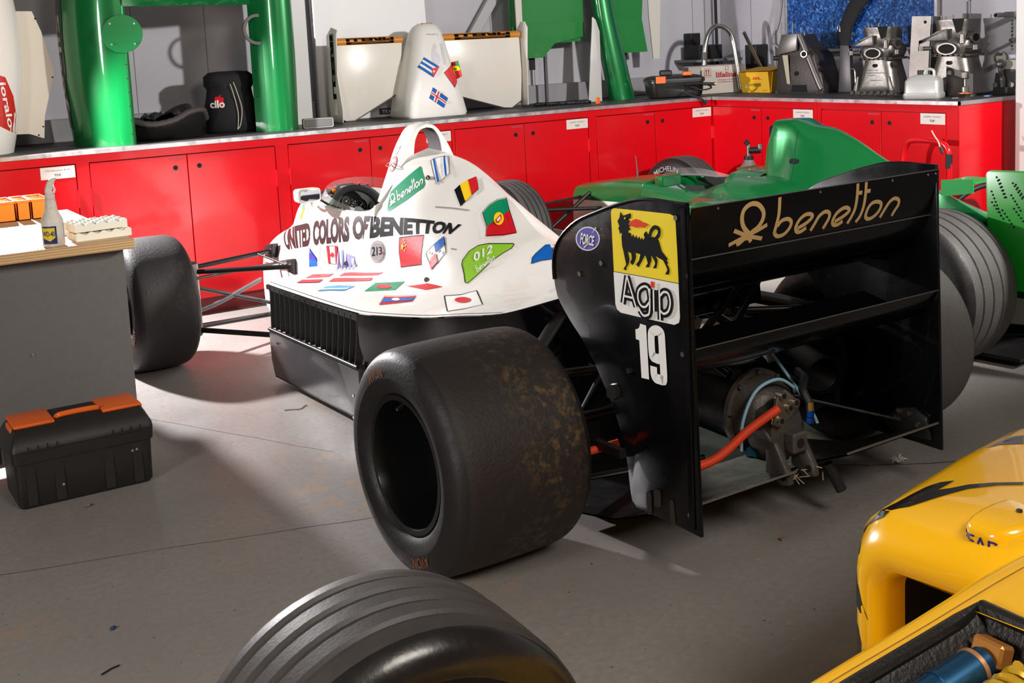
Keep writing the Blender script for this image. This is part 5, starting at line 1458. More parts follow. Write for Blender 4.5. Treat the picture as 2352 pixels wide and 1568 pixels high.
# damper well: black moulded tray with a rolled rim
tray = mat('damper_tray_black', (30, 27, 26), .4, bump=.2, bscale=150)
yy = arr(-.70, -.22, 10)
g = G(); zt_ = lambda y: pchip(ky, [YS[k][6][1] for k in ky], y)
rim = [(-.2, y, zt_(y)) for y in yy] + [(.2, y, zt_(y)) for y in yy[::-1]]
rim_r = [Vector(p) for p in rim]
inn = [Vector((p.x * .86, max(-.685, min(-.24, p.y)), p.z - .03)) for p in rim_r]
low = [Vector((p.x * .8, max(-.675, min(-.25, p.y)), p.z - .13)) for p in rim_r]
g.loft([rim_r, inn, low], True, False); g.add(low, [tuple(range(len(low)))])
obj('damper_tray', g, tray, YC, 40)
obj('tray_rim', G().tube([p + Vector((0, 0, .002)) for p in rim_r], .011, 8, 0, False, True), tray, YC)
def coil(p, q, r, turns, wr, m, nm='coil_spring'):
    p, q = Vector(p), Vector(q); ax = (q - p).normalized(); u = ax.orthogonal().normalized(); w = ax.cross(u); n = turns * 16
    return obj(nm, G().tube([p + (q - p) * (i / n) + (u * cos(2 * pi * i / 16) + w * sin(2 * pi * i / 16)) * r for i in range(n + 1)], wr, 8), m, YC)
blue_d = mat('damper_blue', (52, 104, 146), .3, metal=.8)
p0, p1 = Vector((.150, -.640, .568)), Vector((.155, -.37, .52))
ax_ = (p1 - p0)
obj('damper', G().tube([p0 + ax_ * f for f in (.0, .05, .052, .30, .302, .33, .332, .62)], [.021, .021, .026, .026, .028, .028, .026, .026], 24), blue_d, YC, 30)
obj('damper_band', G().tube([p0 + ax_ * .06, p0 + ax_ * .085], .0272, 24), mat('copper_band', (226, 160, 110), .35, metal=.6), YC)
obj('spring_seat', G().tube([p0 + ax_ * .60, p0 + ax_ * .64], .037, 24), steel, YC)
coil(p0 + ax_ * .64, p0 + ax_ * 1.25, .031, 6, .0075, mat('spring_black', (16, 16, 26), .2, coat=.6))
g = G(); g.box((.150, -.658, .575), (.05, .03, .035), 0, .004, Matrix.Rotation(.35, 3, 'X'))
br = obj('damper_bracket', g, mat('bracket_gold', (196, 130, 60), .4, metal=.5), YC)
obj('damper_bolt', G().tube([(.172, -.66, .578), (.185, -.66, .58)], .009, 8), black_satin, br)
q0, q1 = Vector((.075, -.645, .565)), Vector((.09, -.38, .51)); aq = q1 - q0
obj('damper', G().tube([q0 + aq * f for f in (.35, .36, .38, 1.1)], [.034, .034, .024, .024], 24), steel, YC, 30)
coil(q0, q0 + aq * .36, .029, 5, .008, mat('spring_gold', (214, 168, 40), .3, metal=.3))
# sidepod with open intake, right-hand side (towards the back wall)
def pod(s):
    g = G(); R_ = []
    def ring(y, x0, x1, z0, z1, r, dz=0.0):
        return [Vector((s * x, y, z + dz * (1 - (x - x0) / max(.001, x1 - x0)))) for x, z in rrect(x0, z0, x1, z1, r, 6)]
    R_.append(ring(-1.25, 0.335, 0.542, 0.16, 0.452, .03))
    R_.append(ring(-.935, 0.33, 0.547, 0.15, 0.475, .035, .012))
    R_.append(ring(-.90, 0.32, 0.549, 0.14, 0.477, .04, .012))
    R_.append(ring(-.868, 0.305, 0.562, 0.12, 0.495, .05, .02))
    R_.append(ring(-.862, 0.29, 0.580, 0.1, 0.513, .06, .03))
    R_.append(ring(-.872, 0.275, 0.602, 0.085, 0.537, .07, .045))
    R_.append(ring(-.92, 0.25, 0.636, 0.075, 0.571, .08, .05))
    R_.append(ring(-1.05, 0.22, 0.674, 0.07, 0.574, .085, .055))
    R_.append(ring(-1.25, 0.2, 0.722, 0.07, 0.577, .085, .06))
    R_.append(ring(-1.45, 0.2, 0.760, 0.07, 0.577, .085, .065))
    R_.append(ring(-1.75, 0.2, 0.767, 0.07, 0.572, .085, .07))
    R_.append(ring(-2.2, 0.2, 0.722, 0.07, 0.552, .085, .07))
    g.loft(R_, True, False)
    n = len(R_[0])
    for i in range(n): g.m[i] = 1
    g.add(R_[-1], [tuple(range(n))])
    return obj('sidepod', g, [yellow, void_black], YC, 60)
pd = pod(1); pod(-1)
obj('intake_duct', G().bx(.34, .515, -1.24, -1.23, .17, .42), void_black, YC, 0)
bpd = BVHTree.FromPolygons([tuple(v.co) for v in pd.data.vertices], [tuple(p.vertices) for p in pd.data.polygons])
# flashes along the shoulder and down the front corner
def yfn(d):
    d = Vector(d).normalized(); U = d.cross(Vector((0, 0, 1))).normalized(); W = U.cross(d)
    def fn(u, v, l):
        o = U * u + W * v
        h = bpd.ray_cast(o - d * 4, d)
        return (h[0] - d * .0012) if h[0] is not None else bpd.find_nearest(o + d * 0)[0]
    return fn
for P_, d_ in ((Y_TOP, (-.4, -.55, -.73)), (Y_TOP2, (-.4, -.55, -.73)), (Y_FRONT, (-.6, -.8, 0))):
    sticker('black_flash', [([P_], 0)], yfn(d_), [stripe_black], pd, .02)
# mirror pod
g = G(); R_ = []
for y, k, dx in ((-1.02, .97, 0), (-1.015, 1.0, 0), (-.985, 1.0, 0), (-.955, .95, .0), (-.93, .84, .002), (-.912, .66, .004), (-.902, .40, .005)):
    R_.append([(.357 + dx + x * k, y, .602 + z * k) for x, z in rrect(-.054, -.029, .054, .029, .02, 8)])
g.loft(R_, True, True)
mo = obj('mirror', g, yellow, YC, 50)
obj('mirror_stalk', G().tube(spline([(.335, -.99, .578), (.33, -1.0, .56), (.30, -1.02, .55), (.27, -1.03, .57)], 6), .007, 10), black_gloss, mo)
obj('mirror_bolt', G().tube([(.35, -.985, .630), (.35, -.985, .635)], .005, 8), black_satin, mo)
bm_ = BVHTree.FromPolygons([tuple(v.co) for v in mo.data.vertices], [tuple(p.vertices) for p in mo.data.polygons])
def mf(u, v, l):
    h = bm_.ray_cast(Vector((u, -.5, v)), Vector((0, -1, 0)))
    return (h[0] + h[1] * .0012) if h[0] is not None else Vector((u, -.9, v))
T, tw = text_tris('PEARL', .01)
sticker('blue_lettering', [([[(.405 - .095 * x / tw, .582 + .024 * y) for x, y in t_] for t_ in T], 0)], mf, [mat('navy_ink', (26, 34, 120), .4)], mo, .02)
# cockpit screen edge, catch and front right wheel with its wishbones
g = G(); A1 = []; A2 = []
for i in range(15):
    a = pi * i / 14
    A1.append(Vector((-.22 * cos(a), -1.30 + .22 * sin(a), .632))); A2.append(Vector((-.21 * cos(a), -1.32 + .20 * sin(a), .675)))
g.loft([A1, A2], False); obj('windscreen', g, clear, YC, 60)
obj('screen_rim', G().tube(A2, .004, 6), steel_dull, YC)
g = G(); g.add([(-.2, -1.75, .45), (.2, -1.75, .45), (.2, -1.08, .45), (-.2, -1.08, .45)], [(0, 1, 2, 3)]); obj('cockpit_lining', g, black_matt, YC, 0)
bolt(YC, (.232, -.84, .62), (0, 0, 1), .007, .004)
wet = mat('shiny_worn_rubber', (34, 31, 31), .30, bump=.06, bscale=60, coat=.25, coat_rough=.2, var=.3, vscale=8, rvar=.1)
tread_w = mat('worn_grooved_tread', (70, 66, 64), .5, bump=.05, bscale=160, var=.35, vscale=12)
_rb = rubber; rubber = wet
for s in (1, -1):
    tyre(YC, (s * .725, 0, .308), .308, .305, s, 4, tread_w, None, name='tyre', gw=.011, shoulder=.05, label='glossy grooved front tyre')
    rod((s * .62, 0, .42), (s * .23, .02, .44), .014, YC, black_satin, flat_=.5)
    rod((s * .62, 0, .42), (s * .25, -.3, .46), .014, YC, black_satin, flat_=.5)
    rod((s * .62, 0, .15), (s * .2, .05, .17), .014, YC, black_satin, flat_=.5)
rubber = _rb
obj('floor_pan', G().bx(-.7, .7, -2.2, -.9, .03, .068), black_satin, YC, 0)
# ================================================================== workbench and what lies on and by it
ply = mat('birch_ply', (214, 176, 132), .55, var=.5, var_rgb=(120, 84, 60), vscale=5, thresh=(.5, .8), bump=.05, bscale=40)
def ply_edge_mat():
    m = bpy.data.materials.new('ply_edge'); m.use_nodes = True
    nt = m.node_tree; b = nt.nodes['Principled BSDF']; tc = nt.nodes.new('ShaderNodeTexCoord'); w = nt.nodes.new('ShaderNodeTexWave')
    w.bands_direction = 'Z'; w.inputs['Scale'].default_value = 34; w.inputs['Distortion'].default_value = .6; w.inputs['Detail'].default_value = 3
    r = nt.nodes.new('ShaderNodeValToRGB')
    r.color_ramp.elements[0].color = srgb((186, 144, 96)) + (1,); r.color_ramp.elements[1].color = srgb((222, 186, 138)) + (1,)
    nt.links.new(tc.outputs['Object'], w.inputs['Vector']); nt.links.new(w.outputs['Fac'], r.inputs['Fac']); nt.links.new(r.outputs['Color'], b.inputs['Base Color'])
    b.inputs['Roughness'].default_value = .6
    return m
panel_grey = mat('bench_panel_grey', (104, 101, 98), .6, bump=.1, bscale=350, var=.1, vscale=30)
WBn = thing('workbench', 'grey sided workbench with thick plywood top at the left edge', 'workbench', (0, 4.37, 0))
g = G(); g.bx(-1.2, 1.073, .0, 1.13, .763, .80, 0, .002)
tpo = obj('plywood_top', g, [ply, ply_edge_mat()], WBn, 0)
for p in tpo.data.polygons:
    if abs(p.normal.z) < .5: p.material_index = 1
obj('front_panel', G().bx(-1.1, 1.047, .07, .085, .03, .763), panel_grey, WBn, 0)
obj('side_panel', G().bx(1.032, 1.046, .0855, 1.1, .0, .763), panel_grey, WBn, 0)
obj('front_strip', G().bx(-1.1, .55, .055, .069, .05, .70, 0, .002), mat('panel_grey_light', (132, 129, 128), .5), WBn, 0)
for x, z in ((.70, .42), (.62, .10), (.60, .21)):
    bolt(WBn, (x, .07, z), (0, -1, 0), .006, .006)
obj('inlay_rule', G().bx(.3, .765, .012, .018, .7995, .8015), mat('rule_dark', (50, 46, 44), .5), WBn, 0)
# spray bottle
grime = mat('grimy_white_plastic', (220, 212, 200), .45, var=.6, var_rgb=(150, 110, 92), vscale=14, thresh=(.48, .72))
SB = thing('spray_bottle', 'grimy white trigger spray bottle with blue and yellow label on the bench corner', 'spray bottle', (.808, 4.43, .80))
pr = [(0, 0), (.034, 0), (.038, .004), (.038, .088), (.036, .098), (.030, .110), (.0235, .125), (.021, .135), (.0215, .138), (.020, .142), (.0205, .147), (.019, .151), (.0195, .156), (.018, .160), (.0175, .168)]
obj('bottle', G().lathe(pr, (0, 0, 0), (0, 0, 1), 32), grime, SB, 40)
obj('collar', G().lathe([(.0165, .165), (.0172, .168), (.0172, .182), (.014, .186)], (0, 0, 0), (0, 0, 1), 24), grime, SB, 40)
g = G(); R_ = []
for z, cx, rx in ((.183, 0, .013), (.197, -.003, .0125), (.212, .001, .013), (.228, .008, .0135), (.238, .016, .012), (.243, .024, .008)):
    R_.append([(cx + rx * cos(a), .010 * sin(a), z) for a in [2 * pi * i / 14 for i in range(14)]])
g.loft(R_, True, True); obj('trigger_head', g, grime, SB, 50)
obj('trigger', G().tube(spline([(.014, 0, .215), (.019, 0, .200), (.014, 0, .188)], 5), .004, 8), grime, SB)
def cylfn(R, a0):
    return lambda u, v, l: Vector((cos(a0 + u / R) * (R + .0006 * (l + 1)), sin(a0 + u / R) * (R + .0006 * (l + 1)), v))
lb_blue, lb_yel = mat('label_navy', (30, 40, 100), .5), mat('label_yellow', (232, 204, 30), .5)
sh = [([[(-.034, .012), (.018, .012), (.018, .075), (-.034, .075)]], 0), ([[(-.032, .034), (-.006, .022), (.012, .034), (.012, .069), (-.032, .069)]], 1), (text_in('WD-40', -.031, .040, .011, .058, .02), 0)]
sticker('label', sh, cylfn(.038, -pi / 2 - .35), [lb_blue, lb_yel], SB, .006)
sticker('side_print', [([[(.020, .03 + .006 * i), (.027, .03 + .006 * i), (.027, .032 + .006 * i), (.020, .032 + .006 * i)] for i in range(9)], 0)], cylfn(.038, -pi / 2 + .35), [lb_blue], SB, .006)
# egg-box foam blocks
foam_m = mat('white_foam', (246, 242, 226), .9)
def foam(label, loc, rz, L, W, H, flip=False):
    t = thing('foam_block', label, 'foam', loc, rz, 'white egg-box foam on the bench')
    g = G(); nx, ny = 30, 14; T_ = []
    for i in range(nx + 1):
        T_.append([(L * i / nx - L / 2, W * j / ny - W / 2, H * (.62 + .38 * (.5 + .5 * sin(2 * pi * 4.5 * i / nx) * sin(2 * pi * 2.5 * j / ny + 1)))) for j in range(ny + 1)])
    if flip: T_ = [[(x, y, H - z) for x, y, z in r] for r in T_]
    B_ = [[(x, y, H if flip else 0) for x, y, z in r] for r in T_]
    g.loft(T_, False); g.loft(B_, False)
    for a, b in ((T_[0], B_[0]), (T_[-1], B_[-1]), ([r[0] for r in T_], [r[0] for r in B_]), ([r[-1] for r in T_], [r[-1] for r in B_])):
        g.loft([a, b], False)
    obj('foam_body', g, foam_m, t, 50)
    return t
foam('lower white egg-box foam block resting on the bench corner', (.985, 4.52, .8005), .05, .20, .13, .032, False)
foam('upper white egg-box foam block lying bumps up on another', (.975, 4.525, .8335), .10, .19, .14, .035, False)
foam('small white foam offcut behind the spray bottle', (.93, 4.72, .8005), .6, .12, .09, .022, False)
# orange parts bins in a row at the back of the bench
bin_m = mat('orange_bin_plastic', (244, 138, 20), .4)
def parts_bin(label, x, w):
    t = thing('parts_bin', label, 'parts bin', (x, 5.27, .8), 0, 'orange parts bins on the bench')
    d, h, th = .20, .085, .004
    g = G(); g.bx(0, w, 0, d, 0, th); g.bx(0, th, 0, d, 0, h); g.bx(w - th, w, 0, d, 0, h); g.bx(0, w, 0, th, 0, h); g.bx(0, w, d - th, d, 0, h)
    obj('bin_body', g, bin_m, t, 0)
    for k in (1, 2, 3):
        obj('divider', G().bx(th, w - th, d * k / 4 - .001, d * k / 4 + .001, th, h - .006), bin_m, t, 0)
    obj('rim', G().bx(-.002, w + .002, -.004, 0, h - .01, h, 0, .001), bin_m, t, 0)
    return t
parts_bin('widest orange parts bin nearest the bottle', .885, .07)
parts_bin('narrow orange parts bin in the middle of the row', .828, .052)
parts_bin('orange parts bin at the left end of the row in view', .75, .072)
parts_bin('orange parts bin cut off by the left edge', .66, .085)

# toolbox on the floor
tb_black = mat('toolbox_black', (30, 28, 28), .5, bump=.06, bscale=250)
tb_orange = mat('toolbox_orange', (240, 104, 24), .42)
TB = thing('toolbox', 'black plastic toolbox with orange lids in front of the workbench', 'toolbox', (.545, 4.035, 0), .0)
W_, D_ = .445, .25
g = G(); R_ = []
for z, i in ((0, .012), (.012, .004), (.10, .002), (.155, 0), (.156, -.006), (.195, -.008)):
    R_.append([(x, y, z) for x, y in rrect(i, i, W_ - i, D_ - i, .02, 4)])
g.loft(R_, True, True); obj('base', g, tb_black, TB, 40)
for x0 in (.03, .12, .28, .375):
    obj('moulded_rib', G().bx(x0, x0 + .035, -.0005, .004, .01, .15, 0, .003), tb_black, TB)
g = G(); R_ = []
for z, i, j in ((.196, -.008, -.008), (.212, -.006, -.006), (.245, .008, .02), (.262, .016, .045), (.266, .022, .052)):
    R_.append([(x, y, z) for x, y in rrect(i, j, W_ - i, D_ - j, .018, 4)])
g.loft(R_, True, True); lid = obj('lid', g, tb_black, TB, 40)
for x0, x1 in ((.016, .145), (.30, .43)):
    g = G(); g.prism([(x0, .045), (x1, .045), (x1, D_ - .045), (x0, D_ - .045)], 2, .262, .2725, 0, .003)
    o_ = obj('organiser_lid', g, tb_orange, TB, 40)
    obj('lid_tab', G().bx((x0 if x0 < .1 else x1) - .008, (x0 if x0 < .1 else x1) + .008, .07, .16, .235, .262, 0, .003), tb_orange, o_)
obj('handle_recess', G().bx(.15, .295, .05, D_ - .05, .262, .2675, 0, .002), mat('recess_black', (20, 19, 19), .6), TB)
g = G(); g.tube(spline([(.155, .085, .268), (.165, .07, .278), (.20, .066, .281), (.25, .066, .281), (.285, .07, .278), (.292, .085, .268)], 5), .007, 8, flat=1.3); obj('handle', g, tb_orange, TB)
for x0, n in ((.025, 5), (.295, 5)):
    h_ = obj('hinge_strip', G().bx(x0, x0 + .125, -.012, -.006, .193, .199, 0, .001), tb_black, TB)
    for k in range(4):
        obj('hinge_pin', G().bx(x0 + .02 + k * .03, x0 + .023 + k * .03, -.013, -.006, .198, .212), tb_black, h_, 0)
for x, z in ((.375, .125), (.39, .127), (.145, .062)):
    bolt(TB, (x, .001, z), (0, -1, 0), .0045, .004)

# odds and ends on the floor
def bit(name, label, cat, g, m, loc, rz=0):
    t = obj(name, g, m, None, 40); t.location = loc; t.rotation_euler = (0, 0, rz); tag(t, label, cat); return t
def leafy(L, W, h, seed):
    r = random.Random(seed); g = G(); A = []
    for i in range(9):
        f = i / 8; w = W * sin(pi * min(.97, f + .03)) * r.uniform(.6, 1.1)
        z = h * sin(pi * f) * r.uniform(.5, 1.2) + .001
        A.append([(L * f, -w / 2, z + r.uniform(0, h * .4)), (L * f, 0, z * .7 + .001), (L * f, w / 2, z + r.uniform(0, h * .4))])
    g.loft(A, False); k = len(g.v); g.v += [(x, y, z + .0006) for x, y, z in g.v]; g.f += [tuple(i + k for i in f[::-1]) for f in g.f]; g.m = [0] * len(g.f)
    return g
tan_ = mat('dry_leaf', (150, 120, 80), .8)
bit('dry_leaf', 'curled dry leaf scrap on the floor below the toolbox', 'leaf', leafy(.035, .012, .007, 1), tan_, (.73, 3.93, 0), .4)
bit('dry_leaf', 'tiny brown chip of leaf under the rear wing', 'leaf', leafy(.022, .014, .008, 5), mat('leaf_brown', (150, 90, 60), .8), (2.30, 2.36, 0), 1.0)
g = G(); g.tube([(a, b, .0025) for a, b in spline([(0, 0, 0), (.03, .004, 0), (.06, .002, 0), (.072, .02, 0), (.078, .045, 0), (.088, .05, 0)], 5) and [(p.x, p.y) for p in spline([(0, 0, 0), (.03, .004, 0), (.06, .002, 0), (.072, .02, 0), (.078, .045, 0), (.088, .05, 0)], 5)]], .0016, 6)
bit('wire_scrap', 'thin bent scrap of dark wire on the lit floor', 'wire', g, mat('wire_dark', (60, 52, 50), .5), (1.64, 4.50, 0), -.5)
g = G(); r9 = random.Random(9)
for i in range(60):
    a, b = r9.uniform(0, 6.3), r9.uniform(.1, 1.3); R9 = r9.uniform(.012, .032)
    c0 = Vector((r9.uniform(-.008, .008), r9.uniform(-.008, .008), .006)); d9 = Vector((cos(a) * cos(b), sin(a) * cos(b), sin(b) * .8)) * R9
    g.tube([c0, c0 + d9 * .6 + Vector((0, 0, .004)), c0 + d9], .0011, 4)
bit('fluff_tuft', 'small tuft of white fluff on the floor beside the rear wing', 'fluff', g, mat('white_fluff', (236, 230, 226), .9), (3.035, 2.57, 0))
g = G(); g.bx(-.008, .008, -.005, .005, .001, .008, 0, .002)
bit('plastic_chip', 'small blue plastic chip on the dark floor at lower left', 'plastic chip', g, mat('chip_blue', (40, 60, 110), .5), (.60, 3.02, 0), .5)
g = G(); g.tube([(0, 0, .003), (.03, .006, .003), (.05, .004, .003)], .0022, 6)
bit('wire_scrap', 'short black sliver on the dark floor at lower left', 'wire', g, black_matt, (.52, 2.80, 0), .3)
# ================================================================== things on the long back counter
gm = green_metal
# --- green engine cover standing on end, an arch with a square opening
EC = thing('engine_cover', 'metallic green engine cover stood on end, an arch with a square opening', 'bodywork', (0, 0, ZT))
zs = arr(0, 1.35, 18)
def leg(plan, bulge, sgn, lean):
    R_ = []
    for z in zs:
        b = bulge * sin(pi * min(1, z / 1.5 + .12)) - lean * max(0, z - .75) ** 2
        P = [Vector((x - sgn * b * k, y, z)) for x, y, k in plan]
        P = spline(P, 5)
        inner = [Vector((p.x + sgn * .012, p.y + .012, p.z)) for p in P]
        R_.append(P + inner[::-1])
    g = G(); g.loft(R_, True, True)
    return g
lp = [(1.665, 6.575, 0), (1.60, 6.585, 0), (1.53, 6.62, .35), (1.465, 6.70, .8), (1.432, 6.83, 1), (1.45, 6.98, 1), (1.50, 7.10, 1)]
rp_ = [(2.445, 6.78, 0), (2.52, 6.705, 0), (2.59, 6.675, .1), (2.645, 6.69, .5), (2.68, 6.78, .8), (2.70, 6.92, 1), (2.69, 7.05, 1)]
legL = obj('left_flank', leg(lp, .05, 1, .10), gm, EC, 60)
obj('right_flank', leg(rp_, .03, -1, .12), gm, EC, 60)
g = G(); R_ = []
for i in range(13):
    f = i / 12; x = 1.66 + (2.445 - 1.66) * f; y = 6.575 + (6.78 - 6.575) * f
    rib = .018 * abs(sin(f * pi * 4))
    R_.append([(x, y - rib - .01 * sin(pi * f), .745), (x, y - .03 - rib, .80), (x, y - .05, .95), (x, y + .02, 1.30), (x, y + .05, 1.30), (x, y + .03, .745)])
g.loft(R_, True, True); obj('crown', g, gm, EC, 50)
def leg_pt(plan, bulge, sgn, lean, f, z, off):
    b = bulge * sin(pi * min(1, z / 1.5 + .12)) - lean * max(0, z - .75) ** 2
    P = spline([Vector((x - sgn * b * k_, y, z)) for x, y, k_ in plan], 10)
    i = max(0, min(len(P) - 2, int(f * (len(P) - 1)))); r_ = f * (len(P) - 1) - i
    p = P[i] * (1 - r_) + P[i + 1] * r_; t_ = (P[i + 1] - P[i]).normalized()
    n_ = Vector((t_.y, -t_.x, 0))
    if n_.x * sgn > 0: n_ = -n_
    return p + n_ * off
sfn = lambda u, v, l: leg_pt(lp, .05, 1, .10, u, v, .0025 + .0015 * l)
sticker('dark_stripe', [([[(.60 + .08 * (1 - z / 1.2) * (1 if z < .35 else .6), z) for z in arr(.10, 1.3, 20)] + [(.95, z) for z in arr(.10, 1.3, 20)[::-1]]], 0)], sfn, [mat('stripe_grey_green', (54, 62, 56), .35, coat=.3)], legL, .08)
T, tw = text_tris('Silanf', .012)
sticker('pale_lettering', [([[(.74 - .09 * y, .72 - .52 * x / tw) for x, y in t_] for t_ in T], 0)], lambda u, v, l: sfn(u, v, l + 1), [mat('ink_stone', (176, 174, 160), .5)], legL, .05)
g = G(); g.prism(ell(0, 0, .108, .102, 32), 1, 0, .008, 0, .002); hp_ = obj('hatch_plate', g, gm, EC, 15); hp_.location = (1.645, 6.552, .60)
for a in (.7, 2.4, 3.9, 5.5):
    bolt(hp_, (.085 * cos(a), 0, .08 * sin(a)), (0, -1, 0), .006, .003)
g = G(); g.lathe([(.072, 0), (.09, 0), (.09, .012), (.072, .012)], (2.47, 6.74, .60), (0, 1, 0), 32, loop=True); obj('notch_flange', g, mat('flange_grey', (70, 66, 64), .5), EC, 40)
for i in range(9):
    for x0, y0 in ((1.655, 6.572),) if i % 2 else ((1.655, 6.572), (2.45, 6.772)):
        obj('rivet_hole', G().tube([(x0, y0 - .001, .06 + .075 * i), (x0, y0 + .002, .06 + .075 * i)], .004, 8), void_black, EC)
# --- pale bodywork at the far left with a red emblem
PB = thing('bodywork_panel', 'white nose section stood on end at the far left with red badge', 'bodywork', (0, 0, ZT))
g = G(); R_ = []
for z in arr(0, 1.2, 14):
    w = .13 + .10 * sin(pi * min(1, z / 1.4 + .1)); cx = .93 + .02 * sin(z * 2)
    R_.append([(cx + w * cos(a), 6.86 + .20 * sin(a), z) for a in [pi + pi * i / 20 * 1.0 for i in range(21)]] + [(cx + w * .9, 6.95, z), (cx - w * .9, 6.95, z)])
g.loft(R_, True, True); nb = obj('nose_shell', g, white_paint, PB, 50)
flp = [(1.10, .75), (1.262, .745), (1.30, .635), (1.343, .435), (1.343, .395), (1.275, .175), (1.262, .055), (1.19, .085), (1.08, .09)]
g = G(); g.prism(flp, 1, 6.90, 6.906); fp = obj('side_fin', g, mat('cream_panel', (214, 206, 190), .4, coat=.3), PB, 30)
for x, z in ((1.275, .705), (1.335, .385), (1.262, .12), (1.235, .075)):
    obj('rivet_hole', G().tube([(x, 6.899, z), (x, 6.9005, z)], .005, 8), void_black, fp)
bn = BVHTree.FromPolygons([tuple(v.co) for v in nb.data.vertices], [tuple(p.vertices) for p in nb.data.polygons])
def nbf(u, v, l):
    d = Vector((.15, 1, 0)).normalized(); h = bn.ray_cast(Vector((u, 6.78, v)) - d * 2, d)
    return (h[0] if h[0] is not None else Vector((u, 6.7, v))) - d * .002 * (l + 1)
T, tw = text_tris('ioralo', .02)
sticker('red_badge', [([[(.93, .36), (1.03, .42), (1.075, .40), (1.105, .30), (1.11, .20), (1.095, .10), (.98, .18), (.93, .24)]], 0), ([[(1.045 + .03 * y + .02 * (x / tw), .375 - .24 * x / tw) for x, y in t_] for t_ in T], 1)], nbf, [mat('badge_red', (196, 36, 32), .35, coat=.3), ink_white], nb, .02)
# --- bag and moulded seat inside the arch
g = G(); R_ = []
for z, w, d in ((0, .15, .11), (.02, .165, .125), (.10, .162, .12), (.20, .15, .11), (.26, .13, .095), (.285, .145, .10), (.335, .15, .09), (.36, .12, .07), (.365, .06, .03)):
    R_.append([(2.35 + w * cos(a) + .006 * sin(5 * a + z * 30), 6.98 + d * sin(a) + .006 * cos(7 * a + z * 40), z) for a in [2 * pi * i / 28 for i in range(28)]])
BG = thing('kit_bag', 'black drawstring kit bag standing inside the green arch', 'bag', (0, 0, ZT))
g.loft(R_, True, True); bgo = obj('bag_body', g, mat('bag_black', (18, 17, 20), .8, bump=.3, bscale=30), BG, 60)
cord = mat('cord_pale', (200, 190, 170), .7)
obj('drawcord', G().tube(spline([(2.320, 6.865, .29), (2.335, 6.855, .22), (2.350, 6.85, .12), (2.345, 6.85, .05), (2.340, 6.85, .02)], 6), .003, 6), cord, BG)
obj('drawcord', G().tube(spline([(2.340, 6.865, .30), (2.355, 6.855, .24), (2.375, 6.85, .14), (2.360, 6.85, .05), (2.340, 6.85, .02)], 6), .003, 6), cord, BG)
bb = BVHTree.FromPolygons([tuple(v.co) for v in bgo.data.vertices], [tuple(p.vertices) for p in bgo.data.polygons])
def bgf(u, v, l):
    d = Vector((.35, 1, 0)).normalized(); h = bb.ray_cast(Vector((u, 6.9, v)) - d * 2, d)
    return (h[0] if h[0] is not None else Vector((u, 6.86, v))) - d * .003 * (l + 1)
sticker('bag_print', [([[(2.23, .215), (2.285, .235), (2.285, .165), (2.23, .155)]], 0), (text_in('cilo', 2.20, .155, 2.29, .20, .03), 1)], bgf, [ink_red, ink_white], bgo, .02)
SE = thing('seat_shell', 'carbon seat shell with ribbed rim lying on the counter inside the green arch', 'seat', (0, 0, ZT))
rim_p = spline([(1.70, 6.75, .12), (1.80, 6.70, .095), (1.92, 6.70, .11), (2.02, 6.72, .15), (2.11, 6.76, .155), (2.15, 6.83, .10)], 6)
g = G(); g.loft([rim_p, [p + Vector((0, .02, -.07)) for p in rim_p], [Vector((p.x * .9 + .19, p.y + .03, .001)) for p in rim_p], [Vector((p.x * .9 + .19, p.y + .20, .03)) for p in rim_p], [p + Vector((0, .24, .03)) for p in rim_p], [p + Vector((0, .22, .02)) for p in rim_p], [p + Vector((0, .12, -.05)) for p in rim_p], [p + Vector((0, .03, -.04)) for p in rim_p]], True, False)
obj('shell', G().loft([[r[i] for r in [rim_p, [p + Vector((0, .02, -.07)) for p in rim_p], [Vector((p.x, p.y + .05, .004)) for p in rim_p], [Vector((p.x, p.y + .2, .004)) for p in rim_p], [p + Vector((0, .24, .03)) for p in rim_p], [p + Vector((0, .12, -.04)) for p in rim_p]]] for i in range(len(rim_p))], True, True), carbon_dark, SE, 50)
obj('ribbed_rim', G().tube(rim_p, [.016 + .003 * (i % 2) for i in range(len(rim_p))], 10), mat('rim_foam', (74, 68, 66), .6), SE)
g = G(); R_ = []
for i in range(9):
    R_.append([(1.74 + .05 * i, 6.80 + .03 * j, .09 + .05 * sin(i * .5) + .02 * sin(i * 2.1 + j * 1.7)) for j in range(7)])
g.loft(R_, False); obj('plastic_lining', g, mat('crumpled_black_film', (22, 22, 23), .25, bump=.6, bscale=25), SE, 60)
# --- small speaker
SP = thing('speaker', 'small grey and green wireless speaker beside the white post', 'speaker', (2.70, 6.72, ZT), -.25)
obj('speaker_shell', G().bx(0, .185, 0, .05, 0, .058, 0, .008, 2), mat('olive_shell', (96, 100, 66), .5), SP)
obj('grille', G().bx(.008, .177, -.003, .004, .006, .052, 0, .003), mat('grille_grey', (104, 102, 102), .7, bump=.3, bscale=600), SP)
obj('bezel', G().tube([(x, -.002, z) for x, z in rrect(.004, .003, .181, .055, .008, 3)], .0025, 6, 0, False, True), mat('bezel_grey', (176, 172, 164), .5), SP)
